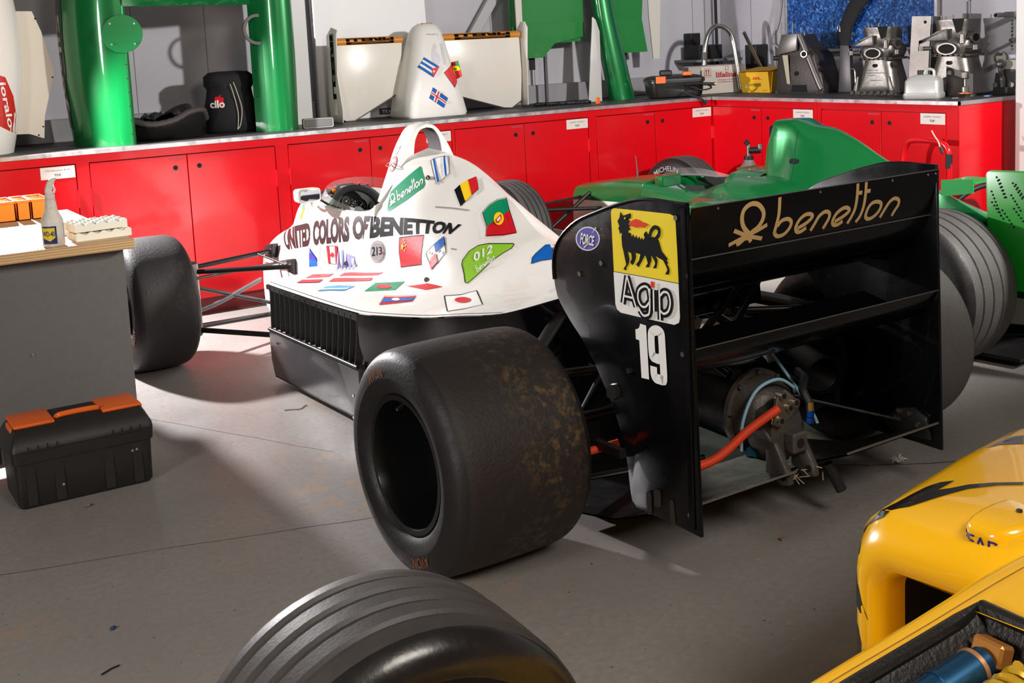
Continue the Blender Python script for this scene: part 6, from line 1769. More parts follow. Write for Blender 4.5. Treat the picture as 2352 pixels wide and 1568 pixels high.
# --- white board leaning on the wall with a small sign
WBd = thing('white_board', 'large white board leaning on the wall behind the white front wing', 'board', (0, 0, ZT))
g = G(); g.bx(-.43, .40, 0, .02, .002, 1.3, 0, .003); g.xf(Matrix.Translation((3.44, 7.19, 0)) @ Matrix.Rotation(-.05, 4, 'X'))
obj('board', g, mat('board_white', (232, 231, 230), .4), WBd, 0)
g = G(); g.bx(-.435, -.43, -.004, .022, .002, 1.3); g.bx(.40, .405, -.004, .022, .002, 1.3); g.xf(Matrix.Translation((3.44, 7.19, 0)) @ Matrix.Rotation(-.05, 4, 'X'))
e1 = obj('board_edge', G().bx(3.005, 3.012, 7.185, 7.215, .01, 1.25), alu, WBd, 0)
sg = obj('sign_plate', G().bx(3.43, 3.545, 7.178, 7.181, .02, .06), mat('plate_graphite', (70, 70, 72), .4), WBd, 0)
sticker('sign_print', [(text_in('TDF', .015, .010, .10, .030, .02), 0)], planefn((3.43, 7.178, .02), (1, 0, 0), (0, 0, 1), (0, -1, 0), .0006), [ink_white], sg)
# --- white nose cone with front wing, stood on its rear end
NW = thing('nose_and_front_wing', 'white nose cone and front wing with flags and faded 19, stood upright on the counter', 'front wing', (0, 0, ZT))
g = G(); R_ = []
def nring(z, x0, x1, d0, d1, r):
    return [(x, y, z) for x, y in rrect(x0, d0, x1, d1, r, 6)]
for z, x0, x1, f, b, r in ((0, 3.45, 3.895, 6.79, 7.10, .07), (.02, 3.435, 3.905, 6.785, 7.10, .08), (.14, 3.455, 3.875, 6.79, 7.09, .08), (.34, 3.51, 3.825, 6.82, 7.06, .08), (.45, 3.545, 3.805, 6.845, 7.05, .075), (.54, 3.575, 3.79, 6.87, 7.04, .07), (.58, 3.60, 3.77, 6.89, 7.02, .06), (.602, 3.64, 3.735, 6.92, 6.99, .03)):
    R_.append(nring(z, x0, x1, f, b, r))
g.loft(R_, True, True); nc = obj('nose_cone', g, white_paint, NW, 60)
obj('top_opening', G().bx(3.645, 3.725, 6.918, 6.94, .592, .604, 0, .003), mat('tan_inside', (176, 110, 60), .6), nc)
bnc = BVHTree.FromPolygons([tuple(v.co) for v in nc.data.vertices], [tuple(p.vertices) for p in nc.data.polygons])
def ncf(u, v, l):
    h = bnc.ray_cast(Vector((u, 5, v)), Vector((0, 1, 0)))
    return (h[0] if h[0] is not None else Vector((u, 6.8, v))) + Vector((0, -.0015 * (l + 1), 0))
def ns(sh, label=None): return sticker('flag_sticker', sh, ncf, MS, nc, .025, label)
q = [(3.56, .335), (3.615, .375), (3.715, .300), (3.66, .235)]
def sub(q, a, b, c, d): return bil(q)([[(a, c), (b, c), (b, d), (a, d)]])[0]
qq = [(3.548, .325), (3.648, .255), (3.70, .320), (3.60, .385)]
ns([([qq], WH), (outline(qq), BK), ([sub(qq, 0, 1, 0, .2), sub(qq, 0, 1, .4, .6), sub(qq, 0, 1, .8, 1)], BL), ([[qq[1], qq[2], ((qq[0][0] + qq[1][0] * 2 + qq[2][0] * 2 + qq[3][0]) / 6, (qq[0][1] + qq[1][1] * 2 + qq[2][1] * 2 + qq[3][1]) / 6)]], PR), ([star((3.655, .292), .010)], WH)], 'blue and white striped flag with red triangle')
qq = [(3.795, .18), (3.855, .25), (3.832, .35), (3.73, .28)]
ns([([qq], PR), (outline(qq), BK), ([[(3.81, .335), (3.832, .35), (3.842, .30), (3.822, .29)]], GN), ([ell(3.825, .290, .016, .030, 16)], YE), ([ell(3.827, .290, .007, .014, 10)], RD)], 'red flag with green corner and yellow disc')
qq = [(3.60, .125), (3.70, .055), (3.735, .115), (3.635, .19)]
ns([([qq], BL), (outline(qq), BK), ([sub(qq, 0, 1, .36, .64), sub(qq, .26, .5, 0, 1)], WH), ([sub(qq, 0, 1, .44, .56), sub(qq, .33, .43, 0, 1)], PR)], 'blue flag with red and white cross')
sticker('faded_number', [([[(3.655 + .10 * (1 - x), .46 - .13 * y) for x, y in t_] for t_ in txt01('19', .05)], 0)], ncf, [mat('ghost_grey', (206, 202, 210), .4)], nc, .03)
sticker('faded_name', [([[(3.645 + .09 * (1 - x), .535 - .016 * y) for x, y in t_] for t_ in txt01('Toleman', .02)], 0)], ncf, [mat('ghost_grey2', (186, 182, 182), .4)], nc, .03)
wing_w = mat('ivory_wing_paint', (228, 222, 212), .3, coat=.5)
tan_o = mat('wing_band_orange', (206, 130, 40), .4, coat=.3)
for nm, x0, x1, pl in (('left', 3.065, 3.53, [(3.06, .50), (3.53, .505), (3.50, .17), (3.16, .005), (3.10, .005), (3.03, .05), (3.055, .25)]), ('right', 3.83, 4.435, [(3.83, .505), (4.43, .50), (4.44, .25), (4.425, .05), (4.345, .005), (4.28, .01), (3.87, .13)])):
    g = G(); g.prism([(a, b) for a, b in pl], 1, 6.985, 7.015, 0, .006)
    pn = obj('wing_panel', g, wing_w, NW, 40)
    bd = obj('leading_band', G().tube([(x0, 7.0, .505), (x1, 7.0, .505)], .026, 14), tan_o, pn)
    fnb = planefn((0, 6.9735, 0), (1, 0, 0), (0, 0, 1), (0, -1, 0), .0008)
    xm = (x0 + x1) / 2; wd_ = (x1 - x0) * .36
    sh = [([rrect(xm - wd_, .488, xm + wd_, .503, .006)], 0), ([[(xm - wd_ * .8, .495), (xm + wd_ * .82, .495), (xm + wd_ * .82, .498), (xm - wd_ * .8, .498)]], 1), ([[(xm - wd_ + 2 * wd_ * (1 - x), .524 - .018 * y) for x, y in t_] for t_ in txt01('PIRELLI', .06)], 0)]
    sticker('band_print', sh, lambda u, v, l: Vector((u, 7.0 - sqrt(max(.0001, .027 ** 2 - (v - .505) ** 2)) - .0006 * (l + 1), v)), [ink_black, tan_o], bd, .02)
    obj('bare_edge', G().tube([(a, 6.984, b) for a, b in (pl[2:5] if nm == 'left' else pl[3:7][::-1])], .004, 6), mat('edge_dark_metal', (96, 92, 90), .4, metal=.8), pn)
for x, w, pl in ((3.05, -.008, [(6.91, .58), (6.93, .55), (6.95, .30), (6.90, .08), (6.91, .004), (7.08, .004), (7.11, .10), (7.08, .55), (7.0, .60)]), (4.44, .008, [(6.90, .55), (6.93, .59), (6.98, .59), (7.05, .52), (7.07, .2), (7.02, .02), (6.93, .02), (6.92, .3)])):
    g = G(); g.prism(pl, 0, x, x + w, 0, .002); e_ = obj('wing_end_plate', g, wing_w, NW, 40)
    if x < 4:
        fnp = planefn((x + w, 0, 0), (0, -1, 0), (0, 0, 1), (-1, 0, 0), .0008)
        sh = [([[(-7.03, .26), (-6.97, .26), (-6.97, .56), (-7.03, .56)]], 0), ([[(-7.025 + .045 * y, .55 - .40 * x_) for x_, y in t_] for t_ in txt01('IRELLI', .06)], 1)]
        sticker('plate_print', sh, fnp, [mat('print_grey', (120, 120, 112), .5), ink_black], e_)
# --- diagonal brace on the wall
g = G(); g.box((4.40, 7.30, 1.72), (.075, .04, .95), 0, .004, Matrix.Rotation(.62, 3, 'Y'))
struct('trim_5', g, mat('brace_grey', (178, 176, 178), .5))
# --- green rear wing assembly leaning by the wall
RW = thing('rear_wing', 'green and white rear wing assembly with tall central fin, stood by the wall', 'rear wing', (0, 0, ZT))
g = G(); R_ = []
for z, x0, x1, y in ((0, 5.215, 5.425, 7.02), (.3, 5.165, 5.36, 7.03), (.6, 5.13, 5.30, 7.05), (.95, 5.10, 5.25, 7.07)):
    cx, w = (x0 + x1) / 2, (x1 - x0) / 2
    R_.append([(cx + w * cos(a), y + w * .8 * sin(a), z) for a in [2 * pi * i / 24 for i in range(24)]])
g.loft(R_, True, True); obj('central_fin', g, gm, RW, 50)
g = G(); g.prism([(5.00, .0), (5.12, .0), (5.12, .50), (5.09, .585), (5.065, .605), (5.06, .60), (5.02, .20)], 1, 6.99, 7.0, 0, .002)
obj('white_pylon', g, mat('pylon_white', (206, 204, 200), .4), RW, 30)
gsh = mat('green_wing_sheet', (36, 128, 58), .35, coat=.4)
obj('wing_sheet', G().prism([(4.46, .42), (5.08, .44), (5.08, 1.1), (4.44, 1.1)], 1, 7.13, 7.142), gsh, RW, 0)
obj('wing_sheet', G().prism([(4.45, .335), (4.70, .335), (4.80, .43), (5.05, .47), (5.05, .58), (4.45, .56)], 1, 7.10, 7.112), gsh, RW, 0)
obj('wing_sheet', G().prism([(5.20, .52), (5.61, .50), (5.66, 1.1), (5.18, 1.1)], 1, 7.13, 7.142), gsh, RW, 0)
obj('wing_sheet', G().prism([(5.30, .40), (5.39, .335), (5.63, .335), (5.585, .58), (5.20, .60)], 1, 7.09, 7.102), gsh, RW, 0)
for pl in ([(4.455, .95), (4.46, .55), (4.475, .22), (4.51, .24), (4.51, .95)], [(5.62, .95), (5.63, .60), (5.66, .28), (5.72, .28), (5.745, .75), (5.76, .95)]):
    obj('wing_end_plate', G().prism([(a, b) for a, b in pl], 1, 7.06, 7.07), mat('plate_cream', (210, 204, 192), .4), RW, 0)
for x in (4.62, 5.44):
    obj('support_strap', G().bx(x, x + .045, 7.16, 7.17, .25, .40), black_matt, RW, 0)
for x in (4.75, 5.35):
    obj('support_leg', G().bx(x, x + .02, 7.16, 7.18, 0, .45), mat('leg_grey', (90, 88, 88), .5), RW, 0)
# --- row of black rubber connectors with an orange clip
CN = thing('connector_strip', 'tangle of short black connectors lying along the counter edge', 'connectors', (4.53, 6.98, ZT))
for i in range(13):
    x = .01 + .027 * i; y = -.02 * i * .62 + rnd.uniform(-.015, .015)
    g = G(); a = rnd.uniform(-.5, .9); d = Vector((cos(a) * .03, sin(a) * .03 - .02, rnd.uniform(-.002, .004)))
    p = Vector((x, y, .014)); g.tube([p - d * .7, p - d * .25, p - d * .2, p + d * .4, p + d * .5, p + d], [.010, .010, .013, .013, .011, .011], 12)
    obj('connector', g, rub, CN, 40)
obj('orange_clip', G().bx(.345, .375, -.26, -.245, 0, .045, 0, .003), tb_orange, CN)
obj('lead', G().tube(spline([(-.09, .02, .008), (-.03, .01, .012), (.0, .0, .014)], 5), .006, 8), rub, CN)
# --- black moulded tool case with orange bits and cables
TC = thing('tool_case', 'black moulded case with orange clips and cables on the counter near the corner', 'tool case', (5.36, 6.72, ZT), -.42)
g = G(); R_ = []
for z, i in ((0, .03), (.01, .015), (.05, .005), (.11, 0), (.112, -.008), (.125, -.008)):
    R_.append([(x, y, z) for x, y in rrect(i, i, .40 - i, .24 - i, .05, 6)])
g.loft(R_, True, True); obj('case_base', g, carbon_dark, TC, 40)
g = G(); R_ = []
for z, i in ((.126, -.008), (.138, -.006), (.155, .02), (.160, .04)):
    R_.append([(x, y, z) for x, y in rrect(i, i, .40 - i, .24 - i, .05, 6)])
g.loft(R_, True, True); obj('case_lid', g, tb_black, TC, 40)
obj('hinge_block', G().bx(.10, .18, .08, .16, .158, .20, 0, .01), tb_black, TC)
obj('orange_clip', G().bx(.03, .10, -.03, -.01, .11, .16, 0, .003), tb_orange, TC); obj('orange_clip', G().bx(.24, .30, .0, .04, .158, .185, 0, .003), tb_orange, TC)
obj('cable', G().tube(spline([(.25, -.02, .09), (.32, -.05, .10), (.40, -.06, .085), (.43, -.03, .06), (.36, -.02, .05), (.28, -.03, .08)], 6), .006, 8), rub, TC)
obj('plug', G().tube([(.36, -.055, .095), (.43, -.06, .09), (.445, -.06, .09)], [.012, .012, .010], 12), rub, TC)
obj('plug_ring', G().tube([(.445, -.06, .09), (.455, -.06, .09)], .012, 14), mat('brass', (206, 180, 110), .3), TC)
CA_ = thing('cable_end', 'black cable end with round connector hanging over the counter edge', 'cable', (5.60, 6.49, ZT))
obj('lead', G().tube(spline([(-.09, .06, .05), (-.05, .03, .02), (-.02, .0, .008), (.01, -.02, -.01), (.03, -.025, -.03)], 6), .007, 8), rub, CA_); obj('round_plug', G().tube([(.03, -.024, -.025), (.045, -.03, -.045)], .016, 14), rub, CA_)
# --- cardboard box
CB = thing('cardboard_box', 'white cardboard box with red print standing in the counter corner', 'box', (5.93, 6.83, ZT), -.2)
card = mat('pale_card', (196, 186, 176), .7)
obj('carton', G().bx(0, .38, 0, .30, 0, .20), card, CB, 0)
obj('flap', G().bx(-.04, .18, .0, .29, .2005, .2035), card, CB, 0); obj('flap', G().bx(.19, .38, .0, .29, .2005, .2055), card, CB, 0)
rp = mat('print_crimson', (172, 32, 52), .6)
fnc = planefn((0, 0, 0), (1, 0, 0), (0, 0, 1), (0, -1, 0), .0008)
sh = [(text_in('lifeline', .12, .120, .30, .158, .03), 0), ([[(.12, .118), (.30, .118), (.30, .123), (.12, .123)]], 0), (text_in('Champions Of Safety', .135, .094, .29, .104), 0), (text_in('www.lifeline-fire.co.uk', .13, .078, .30, .088), 0), (outline([(.02, .125), (.075, .125), (.075, .19), (.02, .19)], .002), 0)]
sh += [([[(a, .140), (a + .004, .140), (a + .004, .170), (a - .003 + .011, .168), (a + .002, .185), (a - .008, .168), (a, .170)]], 0) for a in (.035, .055)] + [(stroke([(.02, .137), (.075, .137)], .002, smooth=False), 0), (outline([(.20, .172), (.225, .172), (.225, .198), (.20, .198)], .003), 0)]
sticker('red_print', sh, fnc, [rp], CB)
sticker('side_print', [(outline([(.10, .07), (.22, .07), (.16, .15)], .002), 0)], planefn((0, .30, 0), (0, -1, 0), (0, 0, 1), (-1, 0, 0), .0008), [mat('print_faint', (150, 130, 122), .6)], CB)
# --- black speakers and box in the corner behind
def blackbox(label, cat, x0, x1, y0, y1, z0, z1):
    t = thing('wall_box', label, cat, (x0, y0, z0)); obj('housing', G().bx(0, x1 - x0, 0, y1 - y0, 0, z1 - z0, 0, .006, 2), mat('box_black', (26, 25, 27), .6), t)
    obj('front_cloth', G().bx(.008, x1 - x0 - .008, -.003, .002, .008, z1 - z0 - .008), mat('cloth_black', (18, 18, 19), .9, bump=.3, bscale=500), t, 0); return t
blackbox('slim black wall speaker left of the bent chrome tube', 'speaker', 6.20, 6.30, 7.26, 7.345, 1.27, 1.44)
b1 = blackbox('black amplifier on a shelf behind the cardboard box', 'amplifier', 6.16, 6.40, 7.12, 7.30, 1.235, 1.345)
t = blackbox('second black speaker on the side wall behind the yellow box', 'speaker', 6.45, 6.575, 6.80, 6.92, 1.15, 1.33)
sh_ = thing('wall_shelf', 'small grey corner shelf under the black amplifier', 'shelf', (6.10, 7.08, 1.215)); obj('shelf_board', G().bx(0, .42, 0, .265, 0, .0195), mat('shelf_grey', (110, 108, 110), .5), sh_, 0); obj('shelf_bracket', G().prism([(.06, 0), (.265, 0), (.265, -.15)], 0, .2, .206), mat('shelf_grey', (110, 108, 110), .5), sh_, 0)
# --- bent chrome exhaust tubes
chrome = mat('stainless_tube', (186, 180, 172), .22, metal=1.0)
t = thing('bent_tube', 'bent stainless tube hoop leaning in the counter corner', 'tube', (0, 0, ZT))
obj('tube', G().tube(spline([(5.93, 6.80, .215), (5.95, 6.80, .38), (6.00, 6.80, .47), (6.07, 6.79, .50), (6.14, 6.77, .47), (6.175, 6.755, .40), (6.19, 6.735, .25), (6.21, 6.71, .02)], 8), .019, 16), chrome, t)
obj('sleeve', G().tube([(5.938, 6.80, .31), (5.933, 6.80, .25)], .022, 16), mat('sleeve_grey', (70, 68, 70), .5), t)
obj('tube_clamp', G().tube([(6.176, 6.752, .385), (6.181, 6.746, .345)], .022, 16), chrome, t)
t = tag(obj('straight_tube', G().tube([(6.24, 6.70, 1.43), (6.50, 6.70, .995)], .014, 14), chrome), 'straight thin stainless tube leaning behind the hoop', 'tube')
# ================================================================== things on the short side counter and by it
YB = thing('shipping_box', 'yellow courier carton with open lid between the chrome tube and the gearbox casings', 'box', (6.17, 6.655, ZT), -pi / 2 + .08)
ycard = mat('yellow_card', (240, 184, 24), .6)
g = G(); R_ = [[(0, 0, 0), (.27, 0, 0), (.27, .20, 0), (0, .20, 0)], [(-.03, -.0, .15), (.25, -.0, .15), (.25, .20, .17), (-.03, .20, .17)]]
g.loft(R_, True, True); obj('carton', g, ycard, YB, 0)
g = G(); g.add([(-.03, -.005, .151), (.30, -.02, .158), (.32, .18, .185), (-.03, .20, .175)], [(0, 1, 2, 3)]); g.add([(-.03, -.005, .154), (.30, -.02, .161), (.32, .18, .188), (-.03, .20, .178)], [(0, 1, 2, 3)])
obj('lid', g, mat('yellow_card_dull', (214, 160, 30), .65), YB, 0)
obj('end_flap', G().prism([(0, 0), (.02, .15), (.18, .16), (.20, .02)], 0, .275, .279), ycard, YB, 0)
fny = lambda u, v, l: Vector((u - .03 * v / .15, -.001 * (l + 1), v))
sh = [(text_in('DHL', .13, .095, .20, .113, .04), 0), (stroke([(.11, .097), (.13, .097)], .002, smooth=False) + stroke([(.20, .097), (.22, .097)], .002, smooth=False), 0), (text_in('4', .035, .025, .06, .06, .03), 1), (text_in('EXPRESS', .20, .012, .245, .018), 0)]
for s_ in sh: sticker('carton_print', [s_], fny, [ink_red, ink_white], YB)

def gearbox(label, loc, rz, s=1.0, dark=False, name='gearbox_casing'):
    t = thing(name, label, 'gearbox casing', loc, rz, 'bare gearbox casings on the side counter')
    t.scale = (s, s, s)
    m1 = mat('grey_cast_alloy', (128, 123, 118), .4, metal=.85, bump=.12, bscale=40, var=.3, vscale=7)
    m2 = mat('dark_cast_alloy', (64, 61, 60), .5, metal=.7, bump=.12, bscale=40, var=.3, vscale=7)
    m = m2 if dark else m1
    def ring(z, wx, wy, r): return [(x, y, z) for x, y in rrect(-wx, -wy, wx, wy, r, 5)]
    g = G(); R_ = [ring(.012, .155, .13, .03), ring(.02, .145, .12, .04), ring(.06, .135, .115, .05), ring(.20, .105, .10, .06), ring(.225, .10, .10, .06)]
    g.loft(R_, True, True); obj('bell_housing', g, m, t, 50)
    obj('base_flange', G().loft([ring(0, .17, .14, .02), ring(.012, .17, .14, .02)], True, True), m2, t, 30)
    for i in range(7):
        obj('flange_foot', G().bx(-.16 + .048 * i, -.135 + .048 * i, -.150, -.138, .0, .03, 0, .003), m2, t)
    obj('waist_flange', G().loft([ring(.225, .125, .115, .05), ring(.24, .128, .118, .05)], True, True), m1, t, 30)
    for i in range(7):
        bolt(t, (-.10 + .033 * i, -.116, .2325), (0, -1, 0), .006, .005, void_black, 'stud_hole')
    g = G(); R_ = [ring(.24, .11, .105, .05), ring(.28, .125, .12, .06), ring(.315, .12, .115, .055), ring(.33, .095, .10, .05), ring(.40, .10, .10, .05), ring(.425, .105, .105, .05), ring(.435, .105, .105, .05)]
    g.loft(R_, True, True); obj('main_case', g, m, t, 50)
    g = G(); g.lathe([(.03, 0), (.036, -.004), (.036, -.02), (.028, -.02), (.026, 0)], (0, -.118, .27), (0, 1, 0), 24, loop=True)
    for k in range(len(g.v)): x, y, z = g.v[k]; g.v[k] = (x * 1.7, y, .27 + (z - .27) * .95)
    obj('oval_port', g, m1, t, 50)
    g = G(); g.tube([(0, -.135, .27), (0, -.139, .27)], .029, 24)
    for k in range(len(g.v)): x, y, z = g.v[k]; g.v[k] = (x * 1.7, y, .27 + (z - .27) * .95)
    obj('port_hole', g, void_black, t)
    g = G(); g.prism([(-.17, .305), (-.06, .375), (.0, .385), (.0, .32), (-.17, .318)], 1, -.135, -.115, 0, .003); obj('cast_web', g, m1, t, 30)
    for sx in (-1, 1):
        obj('ear', G().tube([(sx * .11, -.10, .275), (sx * .165, -.12, .275)], .012, 12), m1, t); obj('ear_boss', G().tube([(sx * .165, -.12, .262), (sx * .165, -.12, .288)], .017, 12), m1, t)
    obj('side_boss', G().tube([(.105, -.05, .33), (.14, -.06, .33)], .034, 20), m, t); obj('side_bore', G().tube([(.14, -.06, .33), (.143, -.061, .33)], .022, 20), void_black, t)
    obj('clamp_stack', G().tube([(.085, -.115, .30), (.085, -.115, .35)], [.018, .014], 10), m1, t)
    obj('level_hole', G().tube([(0, -.112, .19), (0, -.118, .188)], .012, 14), void_black, t)
    for i in range(6):
        a = -2.9 + i * .52
        obj('stud', G().tube([(.095 * cos(a), .095 * sin(a), .43), (.095 * cos(a), .095 * sin(a), .455 + .008 * (i % 2))], .0045, 8), steel_dull, t)
    g = G(); g.prism([(.02, .44), (.09, .44), (.075, .37), (.045, .36)], 1, -.108, -.100); obj('upper_port', g, void_black, t, 0)
    for sx in (-1, 1):
        g = G(); g.prism([(sx * .12, .0), (sx * .155, .0), (sx * .118, .12), (sx * .105, .12)], 1, -.135, -.12, 0, .003); obj('rib', g, m, t, 30)
    return t
fr_ = -pi / 2 + .18
gb2 = gearbox('middle bare gearbox casing with handwriting on its bell housing', (6.24, 5.385, ZT), fr_, 1.0)
fnh = lambda u, v, l: Vector((u, -.122 + (v - .06) * .12 - .001, v))
sh = [(text_in('AMPLIFICARE', -.075, .155, .02, .163), 0), (text_in('DIFFERENZIALE', -.06, .138, .08, .146), 0), (text_in('PIENO', -.045, .122, .01, .130), 0), (text_in('00055-001', -.03, .09, .05, .098), 0)]
sticker('handwriting', sh, fnh, [mat('marker_grey', (84, 80, 78), .6)], gb2, .02)
gearbox('brightest gearbox casing with large round side port behind the silver can', (6.27, 4.83, ZT), fr_, 1.06)
# leftmost: tall dark casing with slanted stay
D1 = thing('gearbox_casing', 'tall dark gearbox casing with studs and a strip of masking tape', 'gearbox casing', (6.26, 6.07, ZT), fr_, 'bare gearbox casings on the side counter')
dk = mat('dark_brown_alloy', (62, 56, 54), .45, metal=.6, bump=.1, bscale=40)
g = G(); R_ = []
for z, x0, x1, y0, y1 in ((0, -.21, .20, -.12, .12), (.03, -.21, .20, -.125, .12), (.26, -.185, .14, -.11, .11), (.36, -.16, .03, -.10, .10), (.41, -.15, .0, -.10, .10)):
    R_.append([(x, y, z) for x, y in rrect(x0, y0, x1, y1, .02, 4)])
g.loft(R_, True, True); obj('case', g, dk, D1, 40)
g = G(); g.prism([(-.18, .27), (-.13, .415), (.0, .42), (-.01, .30)], 1, -.135, -.105, 0, .004); obj('front_plate', g, mat('plate_alloy', (116, 112, 110), .4, metal=.8), D1, 30)
obj('slant_stay', G().tube([(.0, -.11, .41), (.165, -.12, .06), (.185, -.12, .028)], .022, 14), mat('plate_alloy', (116, 112, 110), .4, metal=.8), D1)
obj('stub_pipe', G().tube([(.06, -.11, .27), (.075, -.17, .275)], .024, 18), steel, D1); obj('stub_bore', G().tube([(.075, -.17, .275), (.0755, -.172, .275)], .017, 16), void_black, D1)
obj('side_pipe', G().tube([(-.16, -.05, .25), (-.24, -.08, .25)], [.02, .016], 14), dk, D1)
for x in (-.16, -.12, -.07, -.02, .03):
    obj('stud', G().tube([(x, -.09, .40), (x + rnd.uniform(-.004, .004), -.09, .43 + (.07 if x < -.05 else 0))], .005, 8), steel_dull, D1)
tp = obj('masking_tape', G().prism([(-.13, .27), (-.085, .27), (-.07, .065), (-.095, .07)], 1, -.1285, -.127), mat('masking_tape', (176, 166, 142), .7), D1, 0)
obj('slot', G().tube([(-.02, -.12, .14), (-.02, -.127, .14)], .016, 14), void_black, D1); obj('low_window', G().prism([(-.06, .01), (-.05, .06), (.06, .06), (.07, .01)], 1, -.13, -.122), void_black, D1, 0)
for x in (-.19, .15, .19):
    obj('foot', G().tube([(x, -.12, 0), (x, -.12, .02)], .012, 10), dk, D1)
# slim cover plate and lever between the casings
P1 = thing('cover_plate', 'narrow grey cover standing between the dark and middle gearbox casings', 'cover plate', (6.33, 5.79, ZT), fr_)
g = G(); g.prism([(-.055, 0), (.055, 0), (.05, .11), (.042, .30), (.03, .325), (-.035, .325), (-.045, .11)], 1, -.02, .02, 0, .006); obj('plate', g, mat('plate_grey', (96, 93, 93), .45, metal=.6), P1, 40)
obj('lever', G().tube(spline([(.06, -.03, .16), (.09, -.035, .15), (.10, -.04, .05), (.105, -.04, .003)], 5), .006, 8), steel, P1)
B1 = thing('metal_bracket', 'tall pale folded metal bracket behind the silver can', 'bracket', (6.22, 5.065, ZT), fr_)
bmt = mat('scuffed_aluminium', (158, 152, 146), .5, metal=.7, var=.3, vscale=9)
g = G(); g.prism([(-.10, 0), (.04, 0), (.07, .49), (-.06, .495), (-.085, .09), (-.10, .07)], 1, -.006, 0); obj('front_web', g, bmt, B1, 0)
g = G(); g.prism([(0, 0), (.12, 0), (.12, .48), (0, .49)], 0, .045, .05); 
for k in range(len(g.v)): x, y, z = g.v[k]; g.v[k] = (x + .03 * z / .49, y, z)
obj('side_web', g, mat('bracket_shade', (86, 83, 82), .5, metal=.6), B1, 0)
for x, z in ((.03, .455), (-.01, .31), (-.07, .02)):
    obj('bracket_hole', G().tube([(x, -.0065, z), (x, -.008, z)], .010 if z > .4 else .004, 12), void_black, B1)
# silver can
CN2 = thing('jerry_can', 'small silver plastic can with black cap on the counter corner', 'can', (5.93, 4.81, ZT), fr_ + .25)
sil = mat('silver_plastic', (196, 195, 192), .35, metal=.4)
g = G(); R_ = []
for z, wx, wy, r in ((0, .105, .075, .02), (.008, .11, .08, .025), (.03, .11, .08, .025), (.034, .104, .074, .025), (.105, .10, .072, .025), (.108, .098, .070, .025), (.125, .085, .06, .025), (.138, .05, .04, .02), (.142, .03, .03, .015)):
    R_.append([(x, y, z) for x, y in rrect(-wx, -wy, wx, wy, r, 4)])
g.loft(R_, True, True); obj('can_body', g, sil, CN2, 40)
obj('cap', G().tube([(-.02, 0, .14), (-.02, 0, .168)], .019, 16), tb_black, CN2); g = G(); g.tube(spline([(.0, 0, .145), (.02, 0, .172), (.055, 0, .165), (.06, 0, .13)], 5), .009, 8); obj('can_handle', g, sil, CN2)
PK = thing('piston_tool', 'small chrome puller on a copper ringed base beside the silver can', 'tool', (6.02, 4.585, ZT))
obj('tool_base', G().lathe([(0, .0), (.022, 0), (.024, .008), (.036, .022), (.04, .03), (0, .03)], (0, 0, 0), (0, 0, 1), 24), steel_dull, PK); obj('copper_ring', G().lathe([(.036, .022), (.042, .024), (.042, .031), (.036, .033)], (0, 0, 0), (0, 0, 1), 24), mat('copper_ring', (196, 110, 70), .4, metal=.7), PK)
obj('chrome_barrel', G().lathe([(.021, .03), (.021, .062), (.016, .066), (.008, .068), (.008, .12), (0, .12)], (0, 0, 0), (0, 0, 1), 20), chrome, PK); obj('valve_block', G().bx(-.018, .018, -.018, .018, .11, .155, 0, .006), steel_dull, PK)
DK = thing('dark_cover', 'dark sheet cover leaning against the bright gearbox casing', 'cover plate', (6.09, 4.66, ZT), fr_)
g = G(); g.prism([(-.10, .0), (.07, .0), (.07, .135), (.0, .15), (-.10, .185)], 1, -.004, 0); obj('sheet', g, mat('sheet_dark', (58, 54, 52), .45, metal=.5), DK, 0)
TH = thing('tow_hitch', 'grey tow ball on a bolted drop plate standing at the counter end', 'tow hitch', (6.31, 4.53, ZT), fr_ + .1)
g = G(); g.prism([(-.07, 0), (.06, 0), (.09, .20), (-.035, .215)], 1, -.012, 0, 0, .003); obj('drop_plate', g, mat('plate_gunmetal', (86, 84, 86), .45, metal=.6), TH, 30)
g = G(); g.tube(spline([(.0, -.02, .05), (.0, -.03, .10), (-.005, -.045, .14), (-.005, -.05, .165)], 5), [.02] * 6 + [.016] * 10, 14); obj('ball_neck', g, mat('ball_grey', (120, 118, 118), .35, metal=.8), TH); obj('tow_ball', G().ball((-.005, -.05, .185), .027, 16), mat('ball_grey', (120, 118, 118), .35, metal=.8), TH)
for x in (-.045, .05):
    obj('hex_bolt', G().tube([(x, -.012, .06), (x, -.028, .06)], .017, 6), steel_dull, TH)
obj('warning_label', G().prism([(.0, .155), (.075, .15), (.082, .205), (.0, .21)], 1, -.0135, -.0122), mat('label_white', (220, 212, 204), .5), TH, 0)
BT = thing('bit_packet', 'small blue and white packet lying on the counter corner', 'packet', (6.12, 4.50, ZT), .3); obj('packet', G().bx(0, .07, 0, .03, 0, .006, 0, .002), mat('packet_blue', (110, 150, 220), .5), BT)
WS = thing('washer', 'flat steel ring lying on the counter corner', 'ring', (5.95, 4.60, ZT)); obj('ring', G().lathe([(.014, 0), (.026, 0), (.026, .004), (.014, .004)], (0, 0, .0005), (0, 0, 1), 20, loop=True), steel_dull, WS)
